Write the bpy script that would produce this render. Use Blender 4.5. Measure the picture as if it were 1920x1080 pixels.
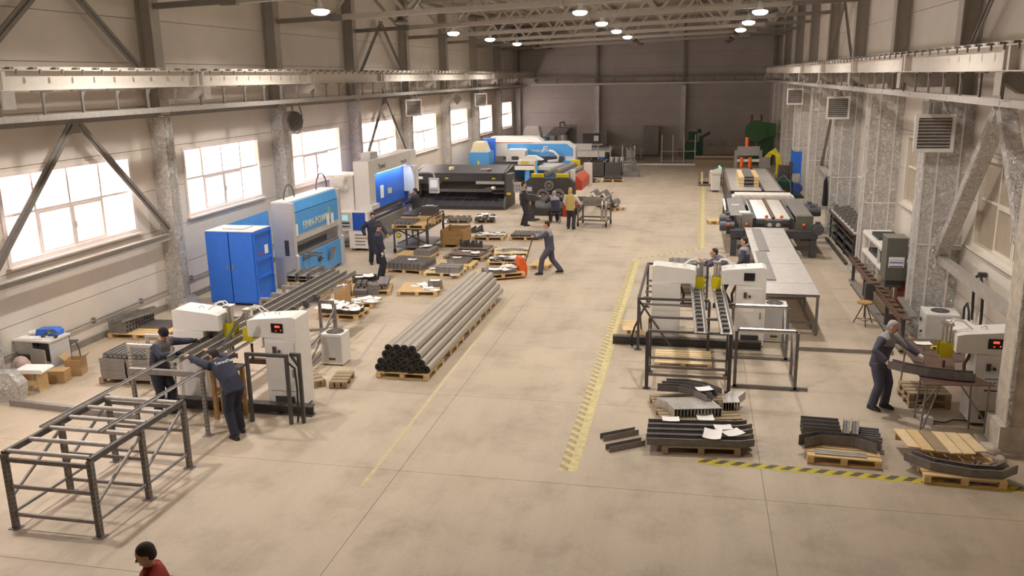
import bpy, bmesh, math, random
from mathutils import Vector, Matrix
random.seed(7)
R = math.radians
SC = bpy.context.scene
COL = SC.collection
for _o in list(bpy.data.objects):
    bpy.data.objects.remove(_o)

# ------------------------------------------------------------------ camera
F_PX, YAW, PITCH, ROLL, CAM_H = 1603.5, 0.2123968, 0.24180448, -0.01710365, 6.2
_fw = Vector((-math.sin(YAW) * math.cos(PITCH), math.cos(YAW) * math.cos(PITCH), -math.sin(PITCH)))
_rt = Vector((math.cos(YAW), math.sin(YAW), 0))
_up = _rt.cross(_fw)
_rt, _up = math.cos(ROLL) * _rt + math.sin(ROLL) * _up, -math.sin(ROLL) * _rt + math.cos(ROLL) * _up
cam_data = bpy.data.cameras.new('camera')
cam = bpy.data.objects.new('camera', cam_data)
COL.objects.link(cam)
_m = Matrix((_rt, _up, -_fw)).transposed().to_4x4()
_m.translation = (0, 0, CAM_H)
cam.matrix_world = _m
cam_data.sensor_width = 36
cam_data.lens = F_PX / 1920 * 36
cam_data.clip_end = 400
SC.camera = cam

# ------------------------------------------------------------------ world, exposure
SC.view_settings.view_transform = 'Standard'
SC.view_settings.look = 'None'
SC.view_settings.gamma = 1.0
SC.view_settings.use_curve_mapping = False
SC.view_settings.exposure = 0.0
world = bpy.data.worlds.new('overcast_sky')
SC.world = world
world.use_nodes = True
_bg = world.node_tree.nodes['Background']
_bg.inputs[0].default_value = (1.0, 0.92, 0.91, 1)
_bg.inputs[1].default_value = 13.0
LAMP_W = 145.0
LAMP_COL = (1.0, 0.94, 0.88)


def gp(x, y, z=0.0):
    """photo pixel -> point on the horizontal plane at height z"""
    d = _fw + _rt * ((x - 960) / F_PX) - _up * ((y - 540) / F_PX)
    t = (z - CAM_H) / d.z
    return Vector((d.x * t, d.y * t, z))


# ------------------------------------------------------------------ materials
def lin(c):
    c = c / 255.0
    return c / 12.92 if c <= 0.04045 else ((c + 0.055) / 1.055) ** 2.4


MATS = {}


def M(name, rgb, rough=0.6, metal=0.0, var=0.12, scale=6.0, bump=0.0, bscale=40.0, emit=0.0, spec=0.5, stretch=None):
    if name in MATS:
        return MATS[name]
    m = bpy.data.materials.new(name)
    m.use_nodes = True
    nt = m.node_tree
    b = nt.nodes['Principled BSDF']
    col = [lin(v) for v in rgb] + [1]
    b.inputs['Roughness'].default_value = rough
    b.inputs['Metallic'].default_value = metal
    b.inputs['Specular IOR Level'].default_value = spec
    tc = nt.nodes.new('ShaderNodeTexCoord')
    src = tc.outputs['Object']
    if stretch:
        mp = nt.nodes.new('ShaderNodeMapping')
        mp.inputs['Scale'].default_value = stretch
        nt.links.new(src, mp.inputs[0])
        src = mp.outputs[0]
    if var > 0:
        n = nt.nodes.new('ShaderNodeTexNoise')
        n.inputs['Scale'].default_value = scale
        n.inputs['Detail'].default_value = 5
        nt.links.new(src, n.inputs['Vector'])
        r = nt.nodes.new('ShaderNodeValToRGB')
        r.color_ramp.elements[0].position = 0.3
        r.color_ramp.elements[1].position = 0.7
        r.color_ramp.elements[0].color = [c * (1 - var) for c in col[:3]] + [1]
        r.color_ramp.elements[1].color = [min(1, c * (1 + var)) for c in col[:3]] + [1]
        nt.links.new(n.outputs['Fac'], r.inputs[0])
        nt.links.new(r.outputs[0], b.inputs['Base Color'])
    else:
        b.inputs['Base Color'].default_value = col
    if bump > 0:
        n2 = nt.nodes.new('ShaderNodeTexNoise')
        n2.inputs['Scale'].default_value = bscale
        n2.inputs['Detail'].default_value = 3
        nt.links.new(src, n2.inputs['Vector'])
        bp = nt.nodes.new('ShaderNodeBump')
        bp.inputs['Strength'].default_value = bump
        bp.inputs['Distance'].default_value = 0.02
        nt.links.new(n2.outputs['Fac'], bp.inputs['Height'])
        nt.links.new(bp.outputs[0], b.inputs['Normal'])
    if emit > 0:
        b.inputs['Emission Color'].default_value = col
        b.inputs['Emission Strength'].default_value = emit
    MATS[name] = m
    return m


def floor_material():
    m = bpy.data.materials.new('worn_concrete')
    m.use_nodes = True
    nt = m.node_tree
    b = nt.nodes['Principled BSDF']
    geo = nt.nodes.new('ShaderNodeNewGeometry')

    def noise(scale, detail, rough=0.6, vec=None):
        n = nt.nodes.new('ShaderNodeTexNoise')
        n.inputs['Scale'].default_value = scale
        n.inputs['Detail'].default_value = detail
        n.inputs['Roughness'].default_value = rough
        nt.links.new(vec or geo.outputs['Position'], n.inputs['Vector'])
        return n.outputs['Fac']

    def ramp(fac, p0, c0, p1, c1):
        r = nt.nodes.new('ShaderNodeValToRGB')
        r.color_ramp.elements[0].position = p0
        r.color_ramp.elements[1].position = p1
        r.color_ramp.elements[0].color = (*c0, 1)
        r.color_ramp.elements[1].color = (*c1, 1)
        nt.links.new(fac, r.inputs[0])
        return r.outputs[0]

    def mul(a, c, f=1.0):
        x = nt.nodes.new('ShaderNodeMix')
        x.data_type = 'RGBA'
        x.blend_type = 'MULTIPLY'
        x.inputs[0].default_value = f
        nt.links.new(a, x.inputs[6])
        nt.links.new(c, x.inputs[7])
        return x.outputs[2]
    base = ramp(noise(0.22, 6), 0.3, [lin(v) for v in (178, 163, 144)], 0.7, [lin(v) for v in (196, 179, 157)])
    mp = nt.nodes.new('ShaderNodeMapping')
    mp.inputs['Scale'].default_value = (1.0, 0.16, 1)
    mp.inputs['Rotation'].default_value = (0, 0, 0.06)
    nt.links.new(geo.outputs['Position'], mp.inputs[0])
    streak = ramp(noise(1.6, 7, 0.7, mp.outputs[0]), 0.28, (0.82, 0.81, 0.79), 0.55, (1, 1, 1))
    blot = ramp(noise(0.9, 5, 0.65), 0.3, (0.72, 0.71, 0.67), 0.52, (1, 1, 1))
    speck = ramp(noise(22, 4, 0.8), 0.3, (0.6, 0.58, 0.55), 0.45, (1, 1, 1))
    c = mul(mul(mul(base, streak, 0.8), blot, 0.8), speck, 0.6)
    nt.links.new(c, b.inputs['Base Color'])
    rr = nt.nodes.new('ShaderNodeMapRange')
    rr.inputs[3].default_value = 0.42
    rr.inputs[4].default_value = 0.75
    nt.links.new(noise(1.1, 5), rr.inputs[0])
    nt.links.new(rr.outputs[0], b.inputs['Roughness'])
    bp = nt.nodes.new('ShaderNodeBump')
    bp.inputs['Strength'].default_value = 0.12
    bp.inputs['Distance'].default_value = 0.01
    nt.links.new(noise(30, 4), bp.inputs['Height'])
    nt.links.new(bp.outputs[0], b.inputs['Normal'])
    return m


def foil_material():
    m = bpy.data.materials.new('crinkled_foil')
    m.use_nodes = True
    nt = m.node_tree
    b = nt.nodes['Principled BSDF']
    b.inputs['Metallic'].default_value = 0.55
    b.inputs['Roughness'].default_value = 0.24
    geo = nt.nodes.new('ShaderNodeNewGeometry')
    v = nt.nodes.new('ShaderNodeTexVoronoi')
    v.inputs['Scale'].default_value = 7
    n = nt.nodes.new('ShaderNodeTexNoise')
    n.inputs['Scale'].default_value = 9
    n.inputs['Detail'].default_value = 4
    n.inputs['Distortion'].default_value = 1.2
    nt.links.new(geo.outputs['Position'], n.inputs['Vector'])
    nt.links.new(n.outputs['Color'], v.inputs['Vector'])
    rc = nt.nodes.new('ShaderNodeValToRGB')  # crinkle shading put into the base colour: hollows darker, ridges lighter
    rc.color_ramp.elements[0].position = 0.3
    rc.color_ramp.elements[1].position = 0.62
    rc.color_ramp.elements[0].color = (0.7, 0.675, 0.645, 1)
    rc.color_ramp.elements[1].color = (0.97, 0.945, 0.91, 1)
    nt.links.new(n.outputs['Fac'], rc.inputs[0])
    nt.links.new(rc.outputs[0], b.inputs['Base Color'])
    bp = nt.nodes.new('ShaderNodeBump')
    bp.inputs['Strength'].default_value = 0.9
    bp.inputs['Distance'].default_value = 0.05
    nt.links.new(v.outputs['Distance'], bp.inputs['Height'])
    bp2 = nt.nodes.new('ShaderNodeBump')
    bp2.inputs['Strength'].default_value = 0.9
    bp2.inputs['Distance'].default_value = 0.06
    nt.links.new(n.outputs['Fac'], bp2.inputs['Height'])
    nt.links.new(bp.outputs[0], bp2.inputs['Normal'])
    nt.links.new(bp2.outputs[0], b.inputs['Normal'])
    return m


def frosted_material(name, rgb, clear):
    m = bpy.data.materials.new(name)
    m.use_nodes = True
    nt = m.node_tree
    nt.nodes.remove(nt.nodes['Principled BSDF'])
    out = nt.nodes['Material Output']
    tl = nt.nodes.new('ShaderNodeBsdfTranslucent')
    tr = nt.nodes.new('ShaderNodeBsdfTransparent')
    gl = nt.nodes.new('ShaderNodeBsdfGlossy')
    gl.inputs['Roughness'].default_value = 0.15
    c = [lin(v) for v in rgb] + [1]
    tl.inputs[0].default_value = c
    tr.inputs[0].default_value = c
    a = nt.nodes.new('ShaderNodeMixShader')
    a.inputs[0].default_value = clear
    nt.links.new(tl.outputs[0], a.inputs[1])
    nt.links.new(tr.outputs[0], a.inputs[2])
    d = nt.nodes.new('ShaderNodeMixShader')
    d.inputs[0].default_value = 0.05
    nt.links.new(a.outputs[0], d.inputs[1])
    nt.links.new(gl.outputs[0], d.inputs[2])
    nt.links.new(d.outputs[0], out.inputs['Surface'])
    return m


FLOOR = floor_material()
FOIL = foil_material()
WALL = M('cream_wall_panel', (216, 207, 196), 0.55, var=0.05, scale=1.2, bump=0.05, bscale=3)
WALL_IN = M('panel_joint', (120, 112, 104), 0.8, var=0.05)
BACKW = M('grey_wall_panel', (168, 160, 153), 0.6, var=0.06, scale=0.8)
ROOFM = M('roof_deck', (158, 150, 132), 0.6, var=0.05)
STEELP = M('painted_grey_steel', (172, 165, 156), 0.5, var=0.06)
STEELD = M('brace_grey_steel', (128, 122, 116), 0.5, var=0.08)
CRANEW = M('cream_painted_beam', (214, 206, 196), 0.5, var=0.04)
GALV = M('galvanised_steel', (188, 183, 177), 0.4, 0.45, var=0.12, scale=9)
GALVD = M('dull_galvanised_steel', (150, 145, 139), 0.45, 0.4, var=0.14, scale=9)
BLACKST = M('black_steel', (80, 76, 74), 0.5, 0.1, var=0.15)
DARKST = M('dark_mill_steel', (122, 116, 113), 0.5, 0.2, var=0.18, scale=10)
GREYST = M('mill_steel', (140, 135, 131), 0.45, 0.3, var=0.15, scale=10)
WHITEP = M('white_machine_paint', (226, 222, 216), 0.4, var=0.03)
GREYP = M('light_grey_machine_paint', (196, 194, 194), 0.4, var=0.04)
BLUE1 = M('deep_blue_paint', (48, 112, 216), 0.4, var=0.06)
BLUE2 = M('sky_blue_paint', (86, 162, 228), 0.4, var=0.05)
BLUE3 = M('navy_blue_panel', (30, 82, 178), 0.35, var=0.05)
YELLOW = M('yellow_paint', (216, 196, 30), 0.5, var=0.06)
ORANGE = M('orange_paint', (226, 98, 32), 0.45, var=0.06)
RED = M('red_paint', (192, 52, 36), 0.45, var=0.08)
CREAM = M('cream_paint', (222, 212, 172), 0.5, var=0.04)
PINE = M('fresh_pine', (216, 184, 132), 0.7, var=0.14, scale=5, stretch=(1, 8, 8))
PINE2 = M('pale_pine', (226, 200, 156), 0.7, var=0.12, scale=5, stretch=(1, 8, 8))
PINEG = M('weathered_pine', (158, 138, 110), 0.8, var=0.18, scale=5, stretch=(1, 8, 8))
CRATEW = M('brown_crate_wood', (168, 132, 82), 0.75, var=0.16, scale=5, stretch=(1, 8, 8))
CARD = M('cardboard', (182, 148, 104), 0.8, var=0.08)
PAPER = M('white_paper', (238, 234, 230), 0.8, var=0.02)
RUBBER = M('black_rubber', (48, 46, 46), 0.7, var=0.1)
GLASSD = M('dark_display', (26, 26, 30), 0.25, var=0.0)
BROWNT = M('brown_steel_plate', (106, 82, 70), 0.5, 0.3, var=0.16, scale=4)
GREENP = M('dark_green_paint', (44, 76, 52), 0.5, var=0.1)
ALU = M('aluminium_sheet', (206, 200, 194), 0.38, 0.3, var=0.08, scale=5)
TAPEF = M('bright_foil_tape', (232, 228, 222), 0.35, 0.25, var=0.06)
PLASTER = M('rough_plaster', (190, 180, 164), 0.9, var=0.2, scale=6, bump=0.8, bscale=9)


# ------------------------------------------------------------------ mesh builder
class MB:
    def __init__(self):
        self.v, self.f, self.m, self.s = [], [], [], []

    def add(self, vs, fs, mi=0, smooth=False):
        o = len(self.v)
        self.v += [tuple(p) for p in vs]
        for f in fs:
            self.f.append([i + o for i in f])
            self.m.append(mi)
            self.s.append(smooth)
        return self

    def box(self, x0, x1, y0, y1, z0, z1, mi=0):
        vs = [(x, y, z) for z in (z0, z1) for y in (y0, y1) for x in (x0, x1)]
        return self.add(vs, [(0, 2, 3, 1), (4, 5, 7, 6), (0, 1, 5, 4), (2, 6, 7, 3), (0, 4, 6, 2), (1, 3, 7, 5)], mi)

    def cbox(self, c, s, rz=0.0, mi=0, rx=0.0, ry=0.0):
        m = Matrix.Rotation(rz, 3, 'Z') @ Matrix.Rotation(ry, 3, 'Y') @ Matrix.Rotation(rx, 3, 'X')
        vs = [Vector(c) + m @ Vector((sx * s[0] / 2, sy * s[1] / 2, sz * s[2] / 2)) for sz in (-1, 1) for sy in (-1, 1) for sx in (-1, 1)]
        return self.add(vs, [(0, 2, 3, 1), (4, 5, 7, 6), (0, 1, 5, 4), (2, 6, 7, 3), (0, 4, 6, 2), (1, 3, 7, 5)], mi)

    def bar(self, p, q, w, h, mi=0, upv=(0, 0, 1)):
        p, q = Vector(p), Vector(q)
        d = (q - p).normalized()
        u = Vector(upv)
        if abs(d.dot(u)) > 0.98:
            u = Vector((0, 1, 0))
        s = d.cross(u).normalized()
        u = s.cross(d)
        vs = [e + s * a * w / 2 + u * b * h / 2 for e in (p, q) for a, b in ((-1, -1), (1, -1), (1, 1), (-1, 1))]
        return self.add(vs, [(0, 1, 2, 3), (7, 6, 5, 4), (0, 4, 5, 1), (1, 5, 6, 2), (2, 6, 7, 3), (3, 7, 4, 0)], mi)

    def tube(self, p, q, r, n=12, mi=0, r2=None, caps=True, hollow=0.0, mi_in=None):
        p, q = Vector(p), Vector(q)
        r2 = r if r2 is None else r2
        d = (q - p).normalized()
        a = Vector((0, 0, 1)) if abs(d.z) < 0.9 else Vector((1, 0, 0))
        s = d.cross(a).normalized()
        u = s.cross(d)
        ring = lambda c, rr: [c + (s * math.cos(t) + u * math.sin(t)) * rr for t in (2 * math.pi * i / n for i in range(n))]
        vs = ring(p, r) + ring(q, r2)
        fs = [(i, (i + 1) % n, n + (i + 1) % n, n + i) for i in range(n)]
        self.add(vs, [tuple(reversed(f)) for f in fs], mi, True)
        if hollow:
            vi = ring(p, r * hollow) + ring(q, r2 * hollow)
            self.add(vi, fs, mi if mi_in is None else mi_in, True)
            self.add(ring(p, r) + ring(p, r * hollow), fs, mi if mi_in is None else mi_in)
            self.add(ring(q, r2) + ring(q, r2 * hollow), [tuple(reversed(f)) for f in fs], mi)
        elif caps:
            self.add(ring(p, r), [tuple(range(n))], mi)
            self.add(ring(q, r2), [tuple(reversed(range(n)))], mi)
        return self

    def path(self, pts, r, n=8, mi=0, rads=None):
        pts = [Vector(p) for p in pts]
        rings = []
        prev = None
        for i, p in enumerate(pts):
            d = (pts[min(i + 1, len(pts) - 1)] - pts[max(i - 1, 0)]).normalized()
            if prev is None:
                a = Vector((0, 0, 1)) if abs(d.z) < 0.9 else Vector((1, 0, 0))
                s = d.cross(a).normalized()
            else:
                s = (prev - d * prev.dot(d)).normalized()
            prev = s
            u = s.cross(d)
            rr = rads[i] if rads else r
            rings.append([p + (s * math.cos(t) + u * math.sin(t)) * rr for t in (2 * math.pi * k / n for k in range(n))])
        vs = [v for rg in rings for v in rg]
        fs = []
        for i in range(len(pts) - 1):
            for k in range(n):
                k2 = (k + 1) % n
                fs.append((i * n + k, (i + 1) * n + k, (i + 1) * n + k2, i * n + k2))
        self.add(vs, fs, mi, True)
        self.add(rings[0], [tuple(range(n))], mi)
        self.add(rings[-1], [tuple(reversed(range(n)))], mi)
        return self

    def prism(self, poly, axis, a, b, mi=0):
        """polygon (2D) extruded along axis from a to b; axis x: (y,z), y: (x,z), z: (x,y)"""
        def P3(p, t):
            return {'x': (t, p[0], p[1]), 'y': (p[0], t, p[1]), 'z': (p[0], p[1], t)}[axis]
        n = len(poly)
        vs = [P3(p, a) for p in poly] + [P3(p, b) for p in poly]
        fs = [tuple(range(n)), tuple(reversed(range(n, 2 * n)))] + [(i, n + i, n + (i + 1) % n, (i + 1) % n) for i in range(n)]
        return self.add(vs, fs, mi)

    def lathe(self, prof, c=(0, 0, 0), n=16, mi=0, sx=1.0, sy=1.0):
        c = Vector(c)
        vs, fs = [], []
        for r, z in prof:
            vs += [c + Vector((r * sx * math.cos(2 * math.pi * k / n), r * sy * math.sin(2 * math.pi * k / n), z)) for k in range(n)]
        for i in range(len(prof) - 1):
            for k in range(n):
                k2 = (k + 1) % n
                fs.append((i * n + k, i * n + k2, (i + 1) * n + k2, (i + 1) * n + k))
        self.add(vs, fs, mi, True)
        self.add(vs[:n], [tuple(reversed(range(n)))], mi)
        self.add(vs[-n:], [tuple(range(n))], mi)
        return self

    def ball(self, c, r, n=10, mi=0):
        r = r if hasattr(r, '__len__') else (r, r, r)
        k = n // 2 + 1
        vs, fs = [], []
        for i in range(k + 1):
            t = math.pi * i / k
            for j in range(n):
                a = 2 * math.pi * j / n
                vs.append((c[0] + r[0] * math.sin(t) * math.cos(a), c[1] + r[1] * math.sin(t) * math.sin(a), c[2] + r[2] * math.cos(t)))
        for i in range(k):
            for j in range(n):
                fs.append((i * n + j, (i + 1) * n + j, (i + 1) * n + (j + 1) % n, i * n + (j + 1) % n))
        return self.add(vs, fs, mi, True)

    def mesh(self, name, mats):
        me = bpy.data.meshes.new(name)
        me.from_pydata(self.v, [], self.f)
        me.polygons.foreach_set('material_index', self.m)
        me.polygons.foreach_set('use_smooth', self.s)
        for mt in (mats if isinstance(mats, (list, tuple)) else [mats]):
            me.materials.append(mt)
        me.validate()
        me.update()
        return me


def link(name, me, parent=None, loc=(0, 0, 0), rz=0.0, rot=None):
    o = bpy.data.objects.new(name, me)
    COL.objects.link(o)
    o.location = loc
    o.rotation_euler = rot if rot else (0, 0, rz)
    if parent:
        o.parent = parent
    return o


def tag(o, label, cat, group=None):
    o['label'] = label
    o['category'] = cat
    if group:
        o['group'] = group
    return o


def thing(name, label, cat, loc=(0, 0, 0), rz=0.0, group=None):
    return tag(link(name, None, None, loc, rz), label, cat, group)


def part(parent, name, mb, mats, loc=(0, 0, 0), rz=0.0, label=None):
    o = link(name, mb.mesh(name, mats) if isinstance(mb, MB) else mb, parent, loc, rz)
    if label:
        o['label'] = label
    return o


def solo(name, label, cat, mb, mats, loc=(0, 0, 0), rz=0.0, group=None, rot=None):
    return tag(link(name, mb.mesh(name, mats) if isinstance(mb, MB) else mb, None, loc, rz, rot), label, cat, group)


def struct(name, mb, mats):
    o = link(name, mb.mesh(name, mats))
    o['kind'] = 'structure'
    return o


def copy_tree(src, loc, rz=0.0, label=None, group=None):
    r = src.copy()
    COL.objects.link(r)
    r.location = loc
    r.rotation_euler = (0, 0, rz)
    if label:
        r['label'] = label
    if group:
        r['group'] = group
    for ch in src.children:
        c = ch.copy()
        COL.objects.link(c)
        c.parent = r
        for g in ch.children:
            d = g.copy()
            COL.objects.link(d)
            d.parent = c
    return r


def text_mesh(body, size, depth=0.003, bold=False):
    cu = bpy.data.curves.new('lettering', 'FONT')
    cu.body = body
    cu.size = size
    cu.extrude = depth
    cu.offset = size * 0.012 if bold else 0
    cu.space_character = 1.12
    cu.resolution_u = 2
    o = bpy.data.objects.new('lettering', cu)
    COL.objects.link(o)
    bpy.context.view_layer.update()
    me = bpy.data.meshes.new_from_object(o.evaluated_get(bpy.context.evaluated_depsgraph_get()))
    bpy.data.objects.remove(o)
    return me


def text(parent, body, size, mat, loc, rot, bold=False, sx=1.0):
    me = text_mesh(body, size, bold=bold)
    me.materials.clear()
    me.materials.append(mat)
    o = link('lettering', me, parent, loc, rot=rot)
    o.scale = (sx, 1, 1)
    return o


# ================================================================== building shell
XL, XR, YB, YF = -14.45, 6.12, 69.3, -5.0
BAY = 6.87
LCOL = [21.05 + BAY * k for k in range(-3, 8)]      # column lines, window side
RCOL = [21.62 + BAY * k for k in range(-3, 7)]      # column lines, foil side
ROOF0, SLOPE = 10.55, 0.0305                         # roof height at x = 0 and pitch
roofz = lambda x: ROOF0 + SLOPE * x
ROWS = [0.0, 1.12, 2.24, 3.36, 4.48, 5.6, 6.72, 7.84, 8.96, 10.0]
WZ0, WZ1 = 2.42, 4.34

fl = struct('floor', MB().box(XL - .3, XR + .3, YF, YB + .3, -0.4, -0.006), WALL_IN)
xs = [XL, -11.2, -4.55, 1.2, XR]
ys = [YF + 3.43 * k for k in range(0, 22)] + [YB]
for i in range(4):
    for j in range(len(ys) - 1):
        if ys[j + 1] - ys[j] < 0.05:
            continue
        part(fl, 'slab', MB().box(xs[i] + .004, xs[i + 1] - .004, ys[j] + .004, ys[j + 1] - .004, -0.2, 0), FLOOR)


def panel_wall(name, x_in, sign, cols, wins, mat):
    """long wall of horizontal sandwich panels; sign = direction into the hall"""
    w = MB()
    t0, t1 = sorted((x_in - sign * .02, x_in - sign * .25))
    edges = [YF] + cols + [YB]
    ztop = roofz(x_in)
    segs = []
    y = YF
    for a, b in wins:
        segs.append((y, a, False))
        segs.append((a, b, True))
        y = b
    segs.append((y, YB + .25, False))
    for a, b, win in segs:
        if win:
            w.box(t0, t1, a, b, 0, WZ0)
            w.box(t0, t1, a, b, WZ1, ztop)
        else:
            w.box(t0, t1, a, b, 0, ztop)
    st = struct(name, w, WALL_IN)
    p0, p1 = sorted((x_in - sign * .02, x_in))
    rows = ROWS[:-1] + [ztop]
    for k in range(len(edges) - 1):
        a, b = edges[k] + .006, edges[k + 1] - .006
        if b - a < .3:
            continue
        wn = [q for q in wins if q[0] > a and q[1] < b]
        for r in range(len(rows) - 1):
            z0, z1 = rows[r] + .007, rows[r + 1] - .007
            pieces = [(a, b, z0, z1)]
            if wn and z1 > WZ0 and z0 < WZ1:
                u, v = wn[0]
                pieces = [(a, u, z0, z1), (v, b, z0, z1)]
                if z0 < WZ0 - .03:
                    pieces.append((u, v, z0, WZ0))
                if z1 > WZ1 + .03:
                    pieces.append((u, v, WZ1, z1))
            for (c, d, e, f) in pieces:
                part(st, 'panel', MB().box(p0, p1, c, d, e, f), mat)
    return st


LWIN = [(c + 1.27, c + 5.67) for c in LCOL[1:10]]
RWIN = [(c + 1.27, c + 5.67) for c in RCOL[1:9]]
panel_wall('wall_left', XL, 1, LCOL, LWIN, WALL)
panel_wall('wall_right', XR, -1, RCOL, RWIN, WALL)
wb = MB().box(XL - .25, XR + .25, YB + .02, YB + .3, 0, 10.9)
wbo = struct('wall_back', wb, WALL_IN)
for a, b in ((XL, -7.75), (-7.74, -1.05), (-1.04, XR)):
    for r in range(len(ROWS) - 1):
        part(wbo, 'panel', MB().box(a + .006, b - .006, YB, YB + .02, ROWS[r] + .007, (ROWS[r + 1] if r < 8 else 10.75) - .007), BACKW)
struct('wall_front', MB().box(XL - .25, XR + .25, YF - .3, YF, 0, 10.9), WALL)

# windows
PANEW = frosted_material('frosted_white_pane', (252, 248, 246), 0.55)
PANEB = frosted_material('blind_behind_pane', (206, 192, 180), 0.25)
BLIND = M('beige_roller_blind', (176, 162, 142), 0.25, var=0.06, scale=3)
FRAMEL = M('white_window_frame', (232, 220, 214), 0.5, var=0.03)
FRAMER = M('cream_window_frame', (222, 214, 200), 0.5, var=0.03)
XD = [0, .235, .49, .745, 1.0]


def window(n, y0, y1, x, sign, mat, panes):
    f = MB()
    xo, xi = sorted((x - sign * .2, x + sign * .03))
    f.box(xo, xi, y0 - .05, y0 + .05, WZ0 - .05, WZ1 + .05)
    f.box(xo, xi, y1 - .05, y1 + .05, WZ0 - .05, WZ1 + .05)
    f.box(xo, xi, y0 + .05, y1 - .05, WZ1 - .04, WZ1 + .05)
    f.box(xo, xi, y0 + .05, y1 - .05, WZ0 - .05, WZ0 + .05)
    o = struct('window_%d' % n, f, mat)
    m0, m1 = sorted((x - sign * .13, x - sign * .05))
    zt = WZ0 + (WZ1 - WZ0) * .54
    L = y1 - y0
    for k in (1, 2, 3):
        part(o, 'mullion', MB().box(m0, m1, y0 + L * XD[k] - .03, y0 + L * XD[k] + .03, WZ0 + .05, WZ1 - .04), mat)
    for k in range(4):
        part(o, 'transom', MB().box(m0, m1, y0 + L * XD[k] + (.05 if k == 0 else .03), y0 + L * XD[k + 1] - (.05 if k == 3 else .03), zt - .03, zt + .03), mat)
        for r, (a, b) in enumerate(((WZ0 + .05, zt - .03), (zt + .03, WZ1 - .04))):
            c, d = y0 + L * XD[k] + (.05 if k == 0 else .03), y0 + L * XD[k + 1] - (.05 if k == 3 else .03)
            pm = panes(k, r)
            if r == 0 and k in (1, 2):
                s = MB()
                for bx in ((c, c + .05, a, b), (d - .05, d, a, b), (c + .05, d - .05, a, a + .05), (c + .05, d - .05, b - .05, b)):
                    s.box(m0 - .01, m1 + .02 * sign * sign, *bx)
                sh = part(o, 'sash', s, mat)
                part(sh, 'handle', MB().box(*sorted((x - sign * .05, x - sign * .01)), d - .06 if k == 1 else c + .02, d - .02 if k == 1 else c + .06, (a + b) / 2 - .08, (a + b) / 2 + .08), GREYP)
            xc = (m0 + m1) / 2
            part(o, 'pane', MB().box(xc - .006, xc + .006, c, d, a, b), pm)
    part(o, 'sill', MB().box(*sorted((x - sign * .02, x + sign * .12)), y0 - .1, y1 + .1, WZ0 - .09, WZ0 - .05), mat)
    return o


for i, (a, b) in enumerate(LWIN):
    blinds = {(0, 1), (3, 1)} if i % 3 != 1 else {(3, 1), (0, 0)}
    if i == 1:
        blinds = {(2, 0)}
    window(i + 1, a, b, XL, 1, FRAMEL, lambda k, r, bl=blinds: PANEB if (k, r) in bl else PANEW)
for i, (a, b) in enumerate(RWIN):
    window(i + 20, a, b, XR, -1, FRAMER, lambda k, r: BLIND)

# roof deck with ribs, purlins
rf = MB()
rf.prism([(XL - .3, roofz(XL - .3)), (XR + .3, roofz(XR + .3)), (XR + .3, roofz(XR + .3) + .2), (XL - .3, roofz(XL - .3) + .2)], 'y', YF, YB + .3)
ceil = struct('ceiling', rf, ROOFM)
ribs = MB()
y = 16.0
while y < YB:
    ribs.prism([(XL, roofz(XL) - .05), (XR, roofz(XR) - .05), (XR, roofz(XR) + .01), (XL, roofz(XL) + .01)], 'y', y, y + .14)
    y += .42
rb = part(ceil, 'deck_ribs', ribs, ROOFM)
rb['kind'] = 'stuff'
for k in range(8):
    x = -13.2 + k * 2.6
    part(ceil, 'purlin', MB().box(x - .05, x + .05, YF, YB, roofz(x) - .22, roofz(x) - .05), STEELP)

# ------------------------------------------------------------------ columns
for i, yc in enumerate(LCOL):
    lab = 'grey steel I-section column on the window wall wrapped in foil below the crane beam'
    t = thing('steel_column', lab, 'column', (XL, yc, 0), 0, 'columns along the window wall')
    up = MB()
    H = roofz(XL) - .12
    up.box(.0, .03, -.2, .2, 5.35, H).box(.42, .45, -.2, .2, 5.35, H).box(.03, .42, -.012, .012, 5.35, H)
    part(t, 'shaft', up, STEELP)
    part(t, 'foil_wrap', MB().box(.0, .47, -.17, .21, .28, 5.3).box(.47, .49, -.12, -.09, .3, 5.3).box(.47, .485, .08, .13, .3, 5.3), FOIL)
    part(t, 'base_plate', MB().prism([(0, 0), (.75, 0), (.75, .05), (.52, .3), (0, .3)], 'y', -.32, .34), FOIL)
    part(t, 'corbel', MB().prism([(.45, 5.78), (1.5, 5.78), (1.75, 5.98), (1.75, 6.08), (.45, 6.08)], 'y', -.13, .13).box(.46, 1.75, -.17, .17, 6.05, 6.09).box(1.72, 1.76, -.16, .16, 5.76, 6.08), STEELP)
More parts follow.
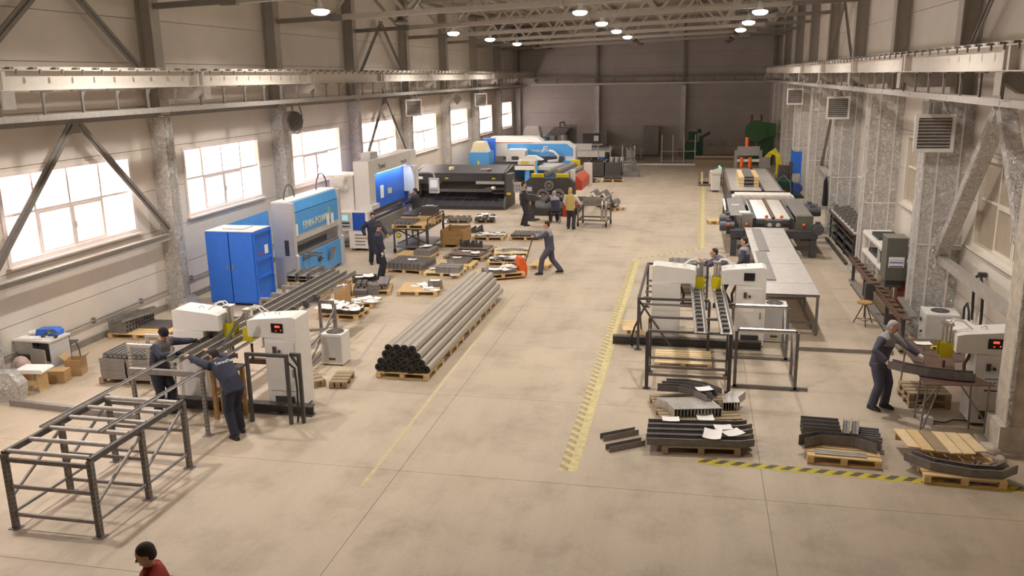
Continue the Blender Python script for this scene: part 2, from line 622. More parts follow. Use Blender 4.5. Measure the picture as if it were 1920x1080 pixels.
for i, yc in enumerate(RCOL):
    t = thing('steel_column', 'steel column boxed in crinkled silver foil along the blind-covered windows', 'column', (XR, yc, 0), 0, 'foil-boxed columns along the blind-covered windows')
    H = roofz(XR) - .12
    up = MB()
    up.box(-.03, 0, -.2, .2, 5.5, H).box(-.45, -.42, -.2, .2, 5.5, H).box(-.42, -.03, -.012, .012, 5.5, H)
    part(t, 'shaft', up, STEELP)
    if i >= 3:
        part(t, 'foil_box', MB().box(-.98, 0, -.3, .3, .28, 5.5), FOIL)
        for xx in (-.97, -.68, -.22):
            part(t, 'foil_tape', MB().box(xx - .02, xx + .02, -.312, -.3, .3, 5.5), TAPEF)
        part(t, 'foil_tape', MB().box(-.992, -.98, .1, .14, .3, 5.5), TAPEF)
        part(t, 'foil_flap', MB().box(-.94, 0, -.318, -.312, 2.2, 2.24), TAPEF)
    else:
        part(t, 'foil_box', MB().box(-.98, 0, -.3, .3, .5, 5.5), PLASTER, label='rough grey plastered casing')
        part(t, 'foil_tape', MB().box(-1.0, -.94, -.33, -.28, .4, 5.5), FOIL, label='torn silver foil edge')
    part(t, 'base_plate', MB().box(-1.22, 0, -.42, .42, 0, .06).box(-1.08, 0, -.34, .34, .06, .28 if i >= 3 else .5), FOIL if i >= 3 else PLASTER)
    part(t, 'corbel', MB().prism([(-.45, 5.82), (-1.3, 5.82), (-1.6, 6.02), (-1.6, 6.14), (-.45, 6.14)], 'y', -.13, .13).box(-1.6, -.46, -.17, .17, 6.1, 6.15).box(-1.62, -1.58, -.16, .16, 5.8, 6.14), STEELP)
for x, place in ((-14.1, 'in the window corner'), (-7.75, 'beside the dark control terminal'), (-1.05, 'beside the drilling machine'), (5.6, 'behind the big green press')):
    t = thing('back_wall_post', 'slim foil-wrapped post on the end wall ' + place, 'post', (x, YB, 0), 0, 'posts on the far end wall')
    part(t, 'shaft', MB().box(-.1, .1, -.22, 0, 5.6, 10.3), STEELD)
    part(t, 'foil_wrap', MB().box(-.17, .17, -.42, 0, .5, 5.4).box(-.2, -.15, -.44, -.38, .5, 5.4), FOIL)
    part(t, 'base_plate', MB().box(-.3, .3, -.5, 0, 0, .5), STEELD)

# ------------------------------------------------------------------ crane beams, cable trays
def crane_side(xc, s, z0, cols, label, tlabel, xt, zt):
    """xc: beam centre line, s: direction towards the hall"""
    t = thing('crane_runway_beam', label, 'beam', (xc, 0, 0))
    for k in range(len(cols) - 1):
        a, b = cols[k] + .01, cols[k + 1] - .01
        m = MB().box(-.02, .02, a, b, z0 + .02, z0 + .38).box(-.15, .15, a, b, z0, z0 + .02).box(-.17, .17, a, b, z0 + .38, z0 + .4)
        bm = part(t, 'beam_section', m, CRANEW)
        for yy in (a + .12, b - .12):
            part(bm, 'stiffener', MB().box(*sorted((s * .02, s * .15)), yy - .05, yy + .05, z0 + .02, z0 + .38), CRANEW)
    part(t, 'crane_rail', MB().box(-.035, .035, cols[0], cols[-1], z0 + .4, z0 + .46), CRANEW)
    part(t, 'walkway_edge', MB().box(*sorted((-s * .5, -s * .2)), cols[0], cols[-1], z0 + .41, z0 + .45), CRANEW)
    y = 13.3
    clip = MB().cbox((0, 0, z0 + .425), (.09, .11, .05)).cbox((s * .15, 0, z0 + .36), (.03, .04, .09)).mesh('rail_clip', GREYST)
    while y < 66:
        part(t, 'rail_clip', clip, None, (s * .1, y, 0))
        y += .62
    tr = thing('cable_tray', tlabel, 'cable tray', (xt, 0, 0))
    for k in range(22):
        a, b = 6 + 3 * k, 9 + 3 * k
        if b > 68.5:
            break
        part(tr, 'tray_section', MB().box(-.12, .12, a + .004, b - .004, zt, zt + .01).box(-.125, -.115, a + .004, b - .004, zt, zt + .12).box(.115, .125, a + .004, b - .004, zt, zt + .12), GALV)
    y = 13.0
    hang = MB().box(-.02, .02, -.025, .025, zt + .1, z0 - .01).box(-.03, .03, -.28, .28, z0 - .03, z0 - .005).prism([(0, z0 - .03), (.14, z0 - .03), (0, z0 - .2)], 'x', -.015, .015).mesh('hanger', STEELD)
    while y < 65.8:
        part(tr, 'hanger', hang, None, (s * 0.0, y, 0))
        y += 1.15
    pl = MB().cbox((s * .128, 0, zt + .06), (.006, .1, .07)).mesh('splice_plate', GALV)
    for k in range(1, 20):
        part(tr, 'splice_plate', pl, None, (0, 6 + 3 * k, 0))
    return t


crane_side(-13.0, 1, 6.1, LCOL, 'long cream crane runway beam on the window wall', 'galvanised cable tray hung under the crane beam on the window wall', -12.9, 5.5)
crane_side(4.72, -1, 6.16, RCOL, 'long cream crane runway beam over the foil-boxed columns', 'galvanised cable tray hung in front of the foil-boxed columns', 4.75, 5.62)
t = thing('cable_tray', 'cable tray running across the far end wall', 'cable tray', (0, YB - .55, 0))
part(t, 'tray_section', MB().box(-13, 5, -.1, .1, 5.5, 5.62), GALV)
part(t, 'upper_rail', MB().box(-13, 5, .1, .2, 6.02, 6.12), STEELD)
for k in range(12):
    part(t, 'hanger', MB().box(-12.5 + k * 1.52, -12.44 + k * 1.52, .1, .14, 5.62, 6.02), STEELD)
    part(t, 'bracket', MB().box(-12.5 + k * 1.52, -12.46 + k * 1.52, .2, .55, 5.9, 6.02), STEELD)
# horizontal struts between window-wall columns
for k in range(1, 10):
    solo('wall_strut', 'grey horizontal strut between window-wall columns at tray height', 'strut', MB().box(-.06, .06, .2, BAY - .2, 5.32, 5.46), STEELD, (XL + .3, LCOL[k], 0), 0, 'struts between window-wall columns')
# diagonal bracing
def brace(name, label, x, pts, mat, w=.14, group=None):
    t = thing(name, label, 'brace', (x, 0, 0), 0, group)
    for p, q in pts:
        m = MB().bar((0, p[0], p[1]), (0, q[0], q[1]), .03, w, 0, (1, 0, 0))
        m2 = MB()
        P_, Q_ = Vector((0, p[0], p[1])), Vector((0, q[0], q[1]))
        d = (Q_ - P_).normalized()
        n = Vector((0, -d.z, d.y)) * .055
        m2.bar(P_ + n, Q_ + n, .1, .03, 0, (1, 0, 0)).bar(P_ - n, Q_ - n, .1, .03, 0, (1, 0, 0)).bar(P_, Q_, .02, .1, 0, (1, 0, 0))
        part(t, 'diagonal', m2, mat)
    return t


for k, wd in ((2, 'bay beside the desk'), (5, 'bay behind the white press brake')):
    y0 = LCOL[k]
    ym = y0 + BAY / 2
    t = brace('wall_brace', 'grey steel inverted-V brace over the window in the ' + wd, XL + .36, [((ym - .12, 5.3), (y0 + .3, 2.3)), ((ym + .12, 5.3), (y0 + BAY - .3, 2.3))], STEELD)
    part(t, 'gusset_plate', MB().box(-.01, .01, ym - .25, ym + .25, 5.1, 5.34), STEELD)
    t = brace('wall_brace', 'upper grey V brace above the crane beam in the ' + wd, XL + .36, [((ym - .1, 8.6), (y0 + .3, 6.2)), ((ym + .1, 8.6), (y0 + BAY - .3, 6.2))], STEELD)
    part(t, 'gusset_plate', MB().box(-.01, .01, ym - .25, ym + .25, 8.5, 8.75), STEELD)
    solo('wall_girt', 'grey channel girt below the window in the ' + wd, 'girt', MB().box(-.05, .05, .26, BAY - .26, 2.0, 2.03).box(-.05, -.03, .26, BAY - .26, 2.03, 2.15).box(-.05, .05, .26, BAY - .26, 2.15, 2.18), STEELP, (XL + .3, y0, 0))
for k, wd in ((2, 'by the brown work table'), (5, 'beside the hanging coat')):
    y0 = RCOL[k]
    ym = y0 + BAY / 2
    wrap = k == 2
    mt = FOIL if wrap else STEELD
    tt = thing('wall_brace', ('foil-wrapped' if wrap else 'bare grey') + ' inverted-V wall brace ' + wd, 'brace', (XR - .4, 0, 0))
    wdt = .3 if wrap else .12
    for p, q in (((ym + .1, 5.45), (y0 + BAY - .3, 2.0)), ((ym - .1, 5.45), (y0 + .5, 2.0))):
        part(tt, 'diagonal', MB().bar((0, *p), (0, *q), wdt * .7, wdt, 0, (1, 0, 0)), mt)
    part(tt, 'girt', MB().box(-.09, .09, y0 + .32, y0 + BAY - .32, 1.94, 1.98).box(-.09, -.06, y0 + .32, y0 + BAY - .32, 1.84, 1.94).box(-.09, .09, y0 + .32, y0 + BAY - .32, 1.8, 1.84), GALV)
    t = brace('wall_brace', 'upper grey V brace above the foil-boxed columns ' + wd, XR - .36, [((ym - .1, 8.9), (y0 + .3, 6.3)), ((ym + .1, 8.9), (y0 + BAY - .3, 6.3))], STEELD)

# ------------------------------------------------------------------ roof trusses
def truss(yc, place):
    t = thing('roof_truss', 'pale grey lattice roof truss spanning the hall over the ' + place, 'truss', (0, yc, 0), 0, 'roof trusses')
    zb = lambda x: 8.58 + SLOPE * x
    zt = lambda x: roofz(x) - .34
    xa, xb = XL + .5, XR - .5
    bc = part(t, 'bottom_chord', MB().bar((xa + 2.3, 0, zb(xa + 2.3)), (xb - 2.3, 0, zb(xb - 2.3)), .17, .17), STEELP)
    part(t, 'chord_end', MB().bar((xa, 0, zb(xa)), (xa + 2.3, 0, zb(xa + 2.3)), .13, .15).box(xa + 1.9, xa + 2.35, -.1, .1, zb(xa + 2) - .11, zb(xa + 2) + .11), STEELD)
    part(t, 'chord_end', MB().bar((xb - 2.3, 0, zb(xb - 2.3)), (xb, 0, zb(xb)), .13, .15), STEELD)
    part(t, 'top_chord', MB().bar((xa, 0, zt(xa)), (xb, 0, zt(xb)), .16, .16), STEELP)
    n = 7
    L = (xb - xa - 1.2) / n
    for i in range(n):
        x0 = xa + .6 + i * L
        part(t, 'diagonal', MB().bar((x0, 0, zt(x0) - .08), (x0 + L / 2 - .06, 0, zb(x0 + L / 2) + .08), .1, .1), STEELP)
        part(t, 'diagonal', MB().bar((x0 + L, 0, zt(x0 + L) - .08), (x0 + L / 2 + .06, 0, zb(x0 + L / 2) + .08), .1, .1), STEELP)
    part(t, 'splice_plate', MB().box(-4.3, -4.22, -.13, .13, zb(-4.2) - .16, zb(-4.2) + .2), STEELP)
    return t


for yc, place in zip(LCOL[3:10], ('blue metal cabinet', 'orange pallet truck', 'white press brake', 'dark shear', 'infeed conveyor', 'blue punch press', 'workbenches at the end wall')):
    truss(yc, place)

# ------------------------------------------------------------------ high-bay lamps
LAMPON = M('lit_lamp_diffuser', (255, 246, 230), 0.4, var=0, emit=40)
HOUSE = M('lamp_housing', (120, 114, 108), 0.5, 0.3, var=0.05)
_bell = MB().lathe([(.05, .34), (.06, .26), (.07, .14), (.13, .06), (.2, .01), (.2, .0)], n=20).mesh('housing', HOUSE)
_disc = MB().lathe([(.06, -.12), (.16, -.105), (.235, -.06), (.26, -.015), (.24, .02), (.1, .05)], n=20).mesh('diffuser', LAMPON)
_disco = MB().lathe([(.06, -.12), (.16, -.105), (.235, -.06), (.26, -.015), (.24, .02), (.1, .05)], n=20).mesh('diffuser', HOUSE)


def lamp(x, y, z, on):
    t = thing('high_bay_lamp', 'lit round high-bay lamp hanging under the roof trusses' if on else 'dark switched-off high-bay lamp hanging under the roof', 'lamp', (x, y, z), 0, 'lit high-bay lamps' if on else 'switched-off high-bay lamps')
    part(t, 'housing', _bell, None)
    part(t, 'suspension_rod', MB().tube((0, 0, .34), (0, 0, roofz(x) - .012 - z), .012, 6), HOUSE)
    part(t, 'diffuser', _disc if on else _disco, None)
    if on:
        ld = bpy.data.lights.new('lamp_light', 'AREA')
        ld.shape = 'DISK'
        ld.size = .4
        ld.energy = LAMP_W * (1.5 if x < -8 else 1.35 if x > 0 else 0.92)
        ld.spread = R(150)
        ld.color = LAMP_COL
        lo = bpy.data.objects.new('lamp_light', ld)
        COL.objects.link(lo)
        lo.parent = t
        lo.location = (0, 0, -.15)


for y in (10.5, 17, 24, 31, 38, 45, 52, 59, 64):
    on = y < 55
    lamp(-10.65, y, 8.13 if y != 31 else 8.25, on and y != 31)
    lamp(-4.1, y, 8.36, on)
    lamp(1.95, y, 8.15 + (y - 24) * .006, on and 12 < y < 50)

# ================================================================== floor markings, wall services
def vp(x, y, Y):
    d = _fw + _rt * ((x - 960) / F_PX) - _up * ((y - 540) / F_PX)
    return Vector((0, 0, CAM_H)) + d * (Y / d.y)


TAPEY = M('worn_yellow_tape', (198, 184, 134), 0.7, var=0.18, scale=8)
TAPEB = M('worn_dark_tape', (168, 150, 118), 0.7, var=0.2, scale=8)
TAPEY2 = M('bright_yellow_tape', (190, 174, 48), 0.6, var=0.1, scale=8)
TAPEK = M('black_tape_stripe', (92, 82, 62), 0.6, var=0.1)


def tape(label, p, q, w, stripe, mats, group=None, plain=0.0):
    p, q = Vector(p), Vector(q)
    L = (q - p).length
    rz = math.atan2(q.y - p.y, q.x - p.x)
    t = thing('hazard_tape', label, 'floor tape', (p.x, p.y, 0), rz, group)
    part(t, 'tape_base', MB().box(0, L, -w / 2, w / 2, 0, .002), mats[0])
    n = int(L / (2 * stripe))
    st = MB().prism([(0, -w / 2 + plain), (stripe, -w / 2 + plain), (stripe * 2, w / 2), (stripe, w / 2)], 'z', .002, .0032).mesh('stripe', mats[1])
    for i in range(n):
        part(t, 'stripe', st, None, (i * 2 * stripe, 0, 0))
    return t


tape('faded yellow hazard tape along the walkway edge before the welder frames', (-1.85, 12.6, 0), (-1.9, 29.2, 0), .3, .13, (TAPEY, TAPEB), plain=.15)
tape('thin striped hazard tape turning the corner towards the roll former', (-1.85, 29.3, 0), (.35, 31.5, 0), .14, .14, (TAPEY, TAPEB))
tape('faded yellow hazard tape running beside the roll forming line', (.3, 31.5, 0), (.45, 52, 0), .26, .13, (TAPEY, TAPEB), plain=.14)
tape('bright yellow and black hazard tape before the pallets of bent profiles', (0.2, 13.35, 0), (6.0, 13.12, 0), .2, .13, (TAPEY2, TAPEK), plain=.05)
solo('floor_line', 'thin yellow painted line beside the tube bundle', 'floor marking', MB().bar((-4.95, 11.5, .001), (-5.15, 24.2, .001), .07, .002), M('faint_yellow_line', (194, 178, 142), .7, var=.1, scale=7))
solo('floor_line', 'faint violet painted line left of the tube bundle', 'floor marking', MB().bar((-6.95, 14.6, .001), (-7.75, 20.3, .001), .08, .002), M('faint_violet_line', (172, 156, 146), .7, var=.1, scale=7))
# skirting on the window wall and the conduit above it
o = struct('baseboard_left', MB().box(XL, XL + .06, YF, YB, 0, .16), M('grey_skirting', (132, 124, 114), .8, var=.15))
o = struct('baseboard_right', MB().box(XR - .04, XR, YF, YB, 0, .14), M('grey_skirting', (132, 124, 114)))
t = thing('conduit', 'grey electrical conduit clipped low along the window wall', 'conduit', (XL + .05, 0, .54))
part(t, 'pipe', MB().tube((.02, 9, 0), (.02, 20.8, 0), .025, 10), GALVD)
for k in range(6):
    part(t, 'clip', MB().box(-.04, .05, 10.1 + 1.9 * k, 10.14 + 1.9 * k, -.07, .07), GALVD)
t = thing('conduit', 'grey electrical conduit clipped low behind the blue cabinet', 'conduit', (XL + .05, 0, .62))
part(t, 'pipe', MB().tube((.02, 21.5, 0), (.02, 27.6, 0), .025, 10), GALVD)
for k in range(3):
    part(t, 'clip', MB().box(-.04, .05, 22 + 2.2 * k, 22.04 + 2.2 * k, -.07, .07), GALVD)


def heater(label, loc, rz):
    t = thing('fan_heater', label, 'fan heater', loc, rz)
    part(t, 'body', MB().box(-.36, .36, 0.0, .3, -.34, .34), GREYP)
    fr = MB().box(-.42, .42, -.06, 0, -.42, -.34).box(-.42, .42, -.06, 0, .34, .42).box(-.42, -.35, -.06, 0, -.34, .34).box(.35, .42, -.06, 0, -.34, .34)
    part(t, 'frame', fr, WHITEP)
    part(t, 'core', MB().box(-.35, .35, -.005, 0.0, -.34, .34), DARKST)
    for k in range(9):
        part(t, 'louver', MB().cbox((0, -.035, -.29 + k * .0725), (.7, .06, .012), rx=R(-28)), ALU)
    part(t, 'bracket', MB().box(-.03, .03, .1, .14, .34, .75).box(-.15, .15, .08, .16, .7, .76), GALV)
    part(t, 'supply_hose', MB().path([(.2, .15, .34), (.24, .14, .5), (.2, .2, .62), (.16, .22, .8)], .025), GALV)
    return t


heater('large louvred fan heater on the foil-boxed column above the chiller', (5.22, 21.0, 4.82), 0)
heater('louvred fan heater on the foil-boxed column above the hanging coat', (5.2, 34.8, 4.87), 0)
heater('louvred fan heater on the foil-boxed column beside the green hydraulic tank', (5.05, 48.5, 4.95), 0)
heater('louvred fan heater on the window-wall column behind the dark shear', (-13.75, 41.35, 4.8), R(32))
heater('louvred fan heater on the window-wall column behind the blue punch press', (-13.75, 55.1, 4.8), R(32))
t = thing('wall_fan', 'dark round fan with hanging cables on the window-wall column', 'fan', (-13.5, 27.7, 4.85), R(62))
part(t, 'housing', MB().tube((0, 0, 0), (0, .28, 0), .34, 20), M('fan_grey', (128, 118, 112), .6), )
part(t, 'intake', MB().tube((0, -.06, 0), (0, 0, 0), .3, 20, r2=.34), BLACKST)
part(t, 'bracket', MB().box(-.03, .03, .05, .12, .3, .62).box(-.2, .2, .05, .12, .58, .64), GALVD)
part(t, 'cable', MB().path([(.3, .1, .5), (.38, .1, .2), (.36, .1, -.2), (.15, .1, -.45), (-.05, .1, -.35)], .015), RUBBER)
t = thing('loudspeaker', 'grey diamond-shaped loudspeaker on the window-wall column', 'loudspeaker', (-13.42, 48.2, 5.05), R(40))
part(t, 'horn', MB().add([(-.3, 0, 0), (0, 0, .35), (.3, 0, 0), (0, 0, -.35), (0, .4, 0)], [(3, 2, 1, 0), (0, 1, 4), (1, 2, 4), (2, 3, 4), (3, 0, 4)]), STEELD)
part(t, 'bracket', MB().box(-.02, .02, .2, .24, .15, .5), GALVD)


# ================================================================== pallets and loads
def board_mesh(l, w, h, mat):
    return MB().box(-l / 2, l / 2, -w / 2, w / 2, 0, h).mesh('board', mat)


def pallet(label, A, B, depth, mat=None, mat2=None, n=7, group=None, z=0.0):
    """A, B: near edge corners on the floor"""
    A, B = Vector(A), Vector(B)
    w = (B - A).length
    rz = math.atan2(B.y - A.y, B.x - A.x)
    c = (A + B) / 2 + Vector((-math.sin(rz), math.cos(rz), 0)) * depth / 2
    mat = mat or PINE
    mat2 = mat2 or mat
    t = thing('wooden_pallet', label, 'pallet', (c.x, c.y, z), rz, group)
    t['w'], t['d'] = w, depth
    blk = MB().box(-.05, .05, -.06, .06, 0, .08).mesh('block', mat)
    lo = board_mesh(w, .09, .02, mat)
    xb = MB().box(-.05, .05, -depth / 2, depth / 2, 0, .02).mesh('stringer_board', mat)
    for yy in (-depth / 2 + .06, 0, depth / 2 - .06):
        part(t, 'bottom_board', lo, None, (0, yy, 0))
        for xx in (-w / 2 + .05, 0, w / 2 - .05):
            part(t, 'block', blk, None, (xx, yy, .02))
    for xx in (-w / 2 + .05, 0, w / 2 - .05):
        part(t, 'stringer_board', xb, None, (xx, 0, .1))
    bw = depth / n
    tb = [MB().box(-w / 2, w / 2, -bw * .4, bw * .4, 0, .02).mesh('top_board', m_) for m_ in (mat, mat2)]
    for k in range(n):
        part(t, 'top_board', tb[k % 2], None, (0, -depth / 2 + bw * (k + .5), .12))
    return t


def put(pal, lx, ly, lz=0.0):
    rz = pal.rotation_euler.z
    return Vector((pal.location.x + lx * math.cos(rz) - ly * math.sin(rz), pal.location.y + lx * math.sin(rz) + ly * math.cos(rz), pal.location.z + .1405 + lz))


def block_mesh(sx, sy, sz, mat, lip=True):
    m = MB().box(-sx / 2, sx / 2, -sy / 2, sy / 2, 0, sz * .82)
    if lip:
        m.box(-sx / 2, sx / 2, -sy / 2, -sy / 2 + sy * .12, sz * .82, sz).box(-sx / 2, sx / 2, sy / 2 - sy * .12, sy / 2, sz * .82, sz)
    return m.mesh('bracket', mat)


def channel_mesh(L, w, h, t, mat, name='profile', slots=False):
    m = MB().box(-L / 2, L / 2, -w / 2, w / 2, 0, t).box(-L / 2, L / 2, -w / 2, -w / 2 + t, t, h).box(-L / 2, L / 2, w / 2 - t, w / 2, t, h)
    if slots:
        k = int(L / .06)
        for i in range(k):
            x = -L / 2 + .03 + i * .06
            m.box(x, x + .03, -.012, .012, t, t + .002, 1)
    return m.mesh(name, [mat, BLACKST] if slots else mat)


def spread(pal, me, name, label, cat, group, xs_, ys_, zs_, jit=0.01, rz=0.0, jr=0.0, skip=0.0):
    for z in zs_:
        for x in xs_:
            for y in ys_:
                if random.random() < skip and z == zs_[-1]:
                    continue
                p = put(pal, x + random.uniform(-jit, jit), y + random.uniform(-jit, jit), z)
                tag(link(name, me, None, p, pal.rotation_euler.z + rz + random.uniform(-jr, jr)), label, cat, group)


def frange(a, b, n):
    return [a + (b - a) * i / max(1, n - 1) for i in range(n)]


def paper_mesh(w=.3, h=.21, curl=.03, seed=0):
    rnd = random.Random(seed)
    n = 4
    vs, fs = [], []
    k1, k2 = rnd.uniform(-1, 1), rnd.uniform(-1, 1)
    for top in (0, .0015):
        for i in range(n + 1):
            for j in range(n + 1):
                u, v = i / n - .5, j / n - .5
                vs.append((u * w, v * h, top + .002 + curl * (u * u * abs(k1) * 2 + v * v * abs(k2) * 2)))
    N = (n + 1) ** 2
    for i in range(n):
        for j in range(n):
            a = i * (n + 1) + j
            q = (a, a + n + 1, a + n + 2, a + 1)
            fs.append(tuple(reversed(q)))
            fs.append(tuple(N + e for e in q))
    edge = [i * (n + 1) for i in range(n + 1)] + [n * (n + 1) + j for j in range(1, n + 1)] + [i * (n + 1) + n for i in range(n - 1, -1, -1)] + [j for j in range(n - 1, 0, -1)]
    for a, b in zip(edge, edge[1:] + edge[:1]):
        fs.append((a, b, N + b, N + a))
    return MB().add(vs, fs, 0, False).mesh('paper_sheet', PAPER)


PAPERS = [paper_mesh(.3, .21, .025, 1), paper_mesh(.3, .42, .05, 2), paper_mesh(.35, .25, .07, 3)]


def papers(label, group, pts):
    for i, (p, rz) in enumerate(pts):
        tag(link('paper_sheet', PAPERS[i % 3], None, p, rz), label, 'paper', group)


BRK = block_mesh(.13, .2, .11, DARKST)
BRK2 = block_mesh(.15, .3, .1, GREYST)
FLAT = MB().box(-.3, .3, -.12, .12, 0, .015).mesh('steel_plate', GREYST)

# --- group in front of the press brakes -------------------------------------------------
pa = pallet('pine pallet under a full bed of dark brackets beside the standing worker', gp(723, 511.5), gp(791, 516), 1.15)
spread(pa, BRK, 'steel_bracket', 'dark steel bracket in the full bed beside the standing worker', 'bracket', 'brackets on the full pallet', frange(-pa['w'] / 2 + .07, pa['w'] / 2 - .07, 9), frange(-.46, .46, 5), (0, .112), jit=.004)
papers('white sheet lying on the full bed of dark brackets', None, [(put(pa, .05, 0, .225), .1)])
pb = pallet('pale pine pallet with a block of grey brackets beside the full dark bed', gp(793.5, 519), gp(862, 521), 1.0, PINE2)
spread(pb, BRK2, 'steel_bracket', 'grey steel bracket in the block on the pale pallet', 'bracket', 'grey brackets on the pale pallet', frange(-.12, .5, 5), (-.33, -.02), (0, .102), jit=.004)
spread(pb, FLAT, 'steel_plate', 'flat steel offcut on the pale pallet next to grey brackets', 'steel plate', 'offcuts on the pale pallet', (-.38,), (.2, .36), (0, .016), jit=.005)
papers('white sheet on the pale pallet next to grey brackets', 'sheets on the pale pallet', [(put(pb, -.35, -.05, .04), .5), (put(pb, .45, -.52, -.05), .2)])
pb2 = pallet('pine pallet with two rows of grey profiles behind the pale pallet', gp(811, 505), gp(884, 507), 1.0)
spread(pb2, channel_mesh(.75, .09, .06, .006, GREYST), 'steel_profile', 'short grey profile lying on the pallet behind the pale one', 'profile', 'short profiles behind the pale pallet', (.1,), frange(-.1, .4, 6), (0, .062), jit=.008, jr=.02)
papers('white sheet on the short grey profiles', 'sheets on the short profiles', [(put(pb2, 0, .2, .126), .1), (put(pb2, -.2, -.25, 0), -.2)])
pc = pallet('half empty pine pallet with a slab of grey brackets under two sheets', gp(740.5, 485.5), gp(808.5, 488), .95)
spread(pc, BRK2, 'steel_bracket', 'grey bracket in the slab on the half empty pallet', 'bracket', 'brackets on the half empty pallet', frange(.1, .56, 4), (-.3, 0, .3), (0, .102), jit=.004)
papers('white sheet on top of the slab of grey brackets', 'sheets on the slab of brackets', [(put(pc, .2, .1, .205), .2), (put(pc, .3, .2, .21), -.1)])
pd = pallet('grey weathered pallet stacked with brown steel sheets', gp(831, 487), gp(906, 491), 1.0, PINEG)
shb = MB().box(-.55, .55, -.42, .42, 0, .012).mesh('steel_sheet', BROWNT)
for k in range(4):
    tag(link('steel_sheet', shb, None, put(pd, random.uniform(-.04, .04), random.uniform(-.03, .03), k * .0125), pd.rotation_euler.z + random.uniform(-.04, .04)), 'brown steel sheet stacked on the grey weathered pallet', 'steel sheet', 'brown sheets in front')
papers('white sheet on the brown steel sheets', 'sheets on brown steel', [(put(pd, -.15, .2, .052), .05), (put(pd, .3, -.05, .052), .3)])
pe = pallet('grey weathered pallet of brown sheets behind the other brown stack', gp(847, 474), gp(920, 477), .8, PINEG)
for k in range(3):
    tag(link('steel_sheet', shb, None, put(pe, .05, 0, k * .0125), pe.rotation_euler.z + .03 * k), 'brown steel sheet on the pallet next to the black clamps', 'steel sheet', 'brown sheets behind')
pg = pallet('pale pine pallet carrying flat curved steel arcs', gp(926, 483), gp(992, 482), 1.1, PINE2)


def arc_mesh(r0, r1, a0, a1, h, mat, n=12):
    poly = [(r1 * math.cos(a0 + (a1 - a0) * i / n), r1 * math.sin(a0 + (a1 - a0) * i / n)) for i in range(n + 1)]
    inn = [(r0 * math.cos(a0 + (a1 - a0) * i / n), r0 * math.sin(a0 + (a1 - a0) * i / n)) for i in range(n + 1)]
    m = MB()
    for i in range(n):
        q = [poly[i], poly[i + 1], inn[i + 1], inn[i]]
        m.prism(list(reversed(q)), 'z', 0, h)
    return m.mesh('steel_arc', mat)


for k, (lx, ly, a) in enumerate(((-.1, -.35, .3), (.2, -.42, .6), (.05, -.3, .1))):
    tag(link('steel_arc', arc_mesh(.42, .6, .3, 2.4, .012, GREYST), None, put(pg, lx, ly, k * .0125), a), 'flat curved steel arc lying on the pale pallet', 'steel arc', 'flat steel arcs')
ph = pallet('pine pallet heaped with loose tubes and papers before the steel arcs', gp(912, 499), gp(976, 500), .9)
tb_ = MB().tube((-.32, 0, .045), (.32, 0, .045), .045, 12, hollow=.85).mesh('steel_tube', GREYST)
for k in range(8):
    tag(link('steel_tube', tb_, None, put(ph, -.36 + .1 * k, random.uniform(-.08, .1), 0), ph.rotation_euler.z + 1.35 + random.uniform(-.03, .03)), 'short grey tube lying loose on the heaped pallet', 'tube', 'loose tubes on the heaped pallet')
papers('white sheet among the loose tubes', 'sheets among the loose tubes', [(put(ph, random.uniform(-.5, .5), random.uniform(-.4, .35), .02 + .1 * (k % 2)), k * .8) for k in range(7)])
pallet('empty slatted pallet standing behind the pallet truck driver', gp(991, 505), gp(1026, 507), 1.1, PINE, n=6)
pj = pallet('pine pallet of bright cut profiles beside the brown crate', gp(885, 451), gp(943, 452), 1.0)
spread(pj, channel_mesh(.5, .08, .05, .005, GALV), 'steel_profile', 'bright cut profile on the pallet beside the brown crate', 'profile', 'bright cut profiles', (-.28, .3), frange(-.4, .4, 7), (0,), jit=.01, jr=.04)
papers('white sheet among the bright cut profiles', 'sheets among bright profiles', [(put(pj, random.uniform(-.5, .5), random.uniform(-.4, .4), .055), k * .7) for k in range(6)])
pk = pallet('pine pallet filled with rows of dark rings beside the bright profiles', gp(955, 451), gp(1015, 452), 1.0)
ring = MB().tube((0, -.1, .055), (0, .1, .055), .055, 10, hollow=.6, mi_in=0).mesh('dark_ring', DARKST)
spread(pk, ring, 'steel_ring', 'dark steel ring in the rows on the ring pallet', 'ring', 'dark rings in rows', frange(-.53, .53, 10), frange(-.37, .37, 4), (0,), jit=.004)
pm = pallet('low pallet with dark offcuts in front of the dark shear', gp(838, 419), gp(880, 419), .9, PINEG)
pm2 = pallet('low pallet with long dark profiles near the corner of the shear', gp(892, 419), gp(929, 418), 1.0, PINEG)
spread(pm, BRK2, 'steel_offcut', 'dark offcut on the low pallet before the shear', 'offcut', 'offcuts before the shear', frange(-.38, .38, 4), (-.24, .22), (0,), jit=.01, jr=.25)
pl2 = MB().prism([(-.11, 0), (.11, 0), (.11, .05), (.06, .11), (-.06, .11), (-.11, .05)], 'y', -.55, .55).mesh('dark_profile', BLACKST)
for k in range(3):
    tag(link('steel_profile', pl2, None, put(pm2, -.32 + .32 * k, 0, 0), pm2.rotation_euler.z - .1), 'long black hat profile on the low pallet near the shear', 'profile', 'black hat profiles')
papers('white sheet on the black hat profiles', 'sheets on hat profiles', [(put(pm2, .33, -.4, .115), 0), (put(pm2, 0, .3, .115), .3), (put(pm2, -.3, -.1, .115), 1)])
for k, (x, y, a) in enumerate(((812, 415, .9), (820, 408, 1.1), (829, 411, 1.0))):
    solo('steel_offcut', 'dark angle offcut on the floor left of the low pallets', 'offcut', MB().bar((-.45, 0, .03), (.45, 0, .03), .1, .06).box(-.45, .45, -.05, -.04, .06, .14), DARKST, gp(x, y), a, 'angle offcuts on the floor')
papers('white sheet on the floor before the low pallets', 'sheets on the floor before the low pallets', [(gp(822, 417), .2), (gp(833, 418), -.4)])
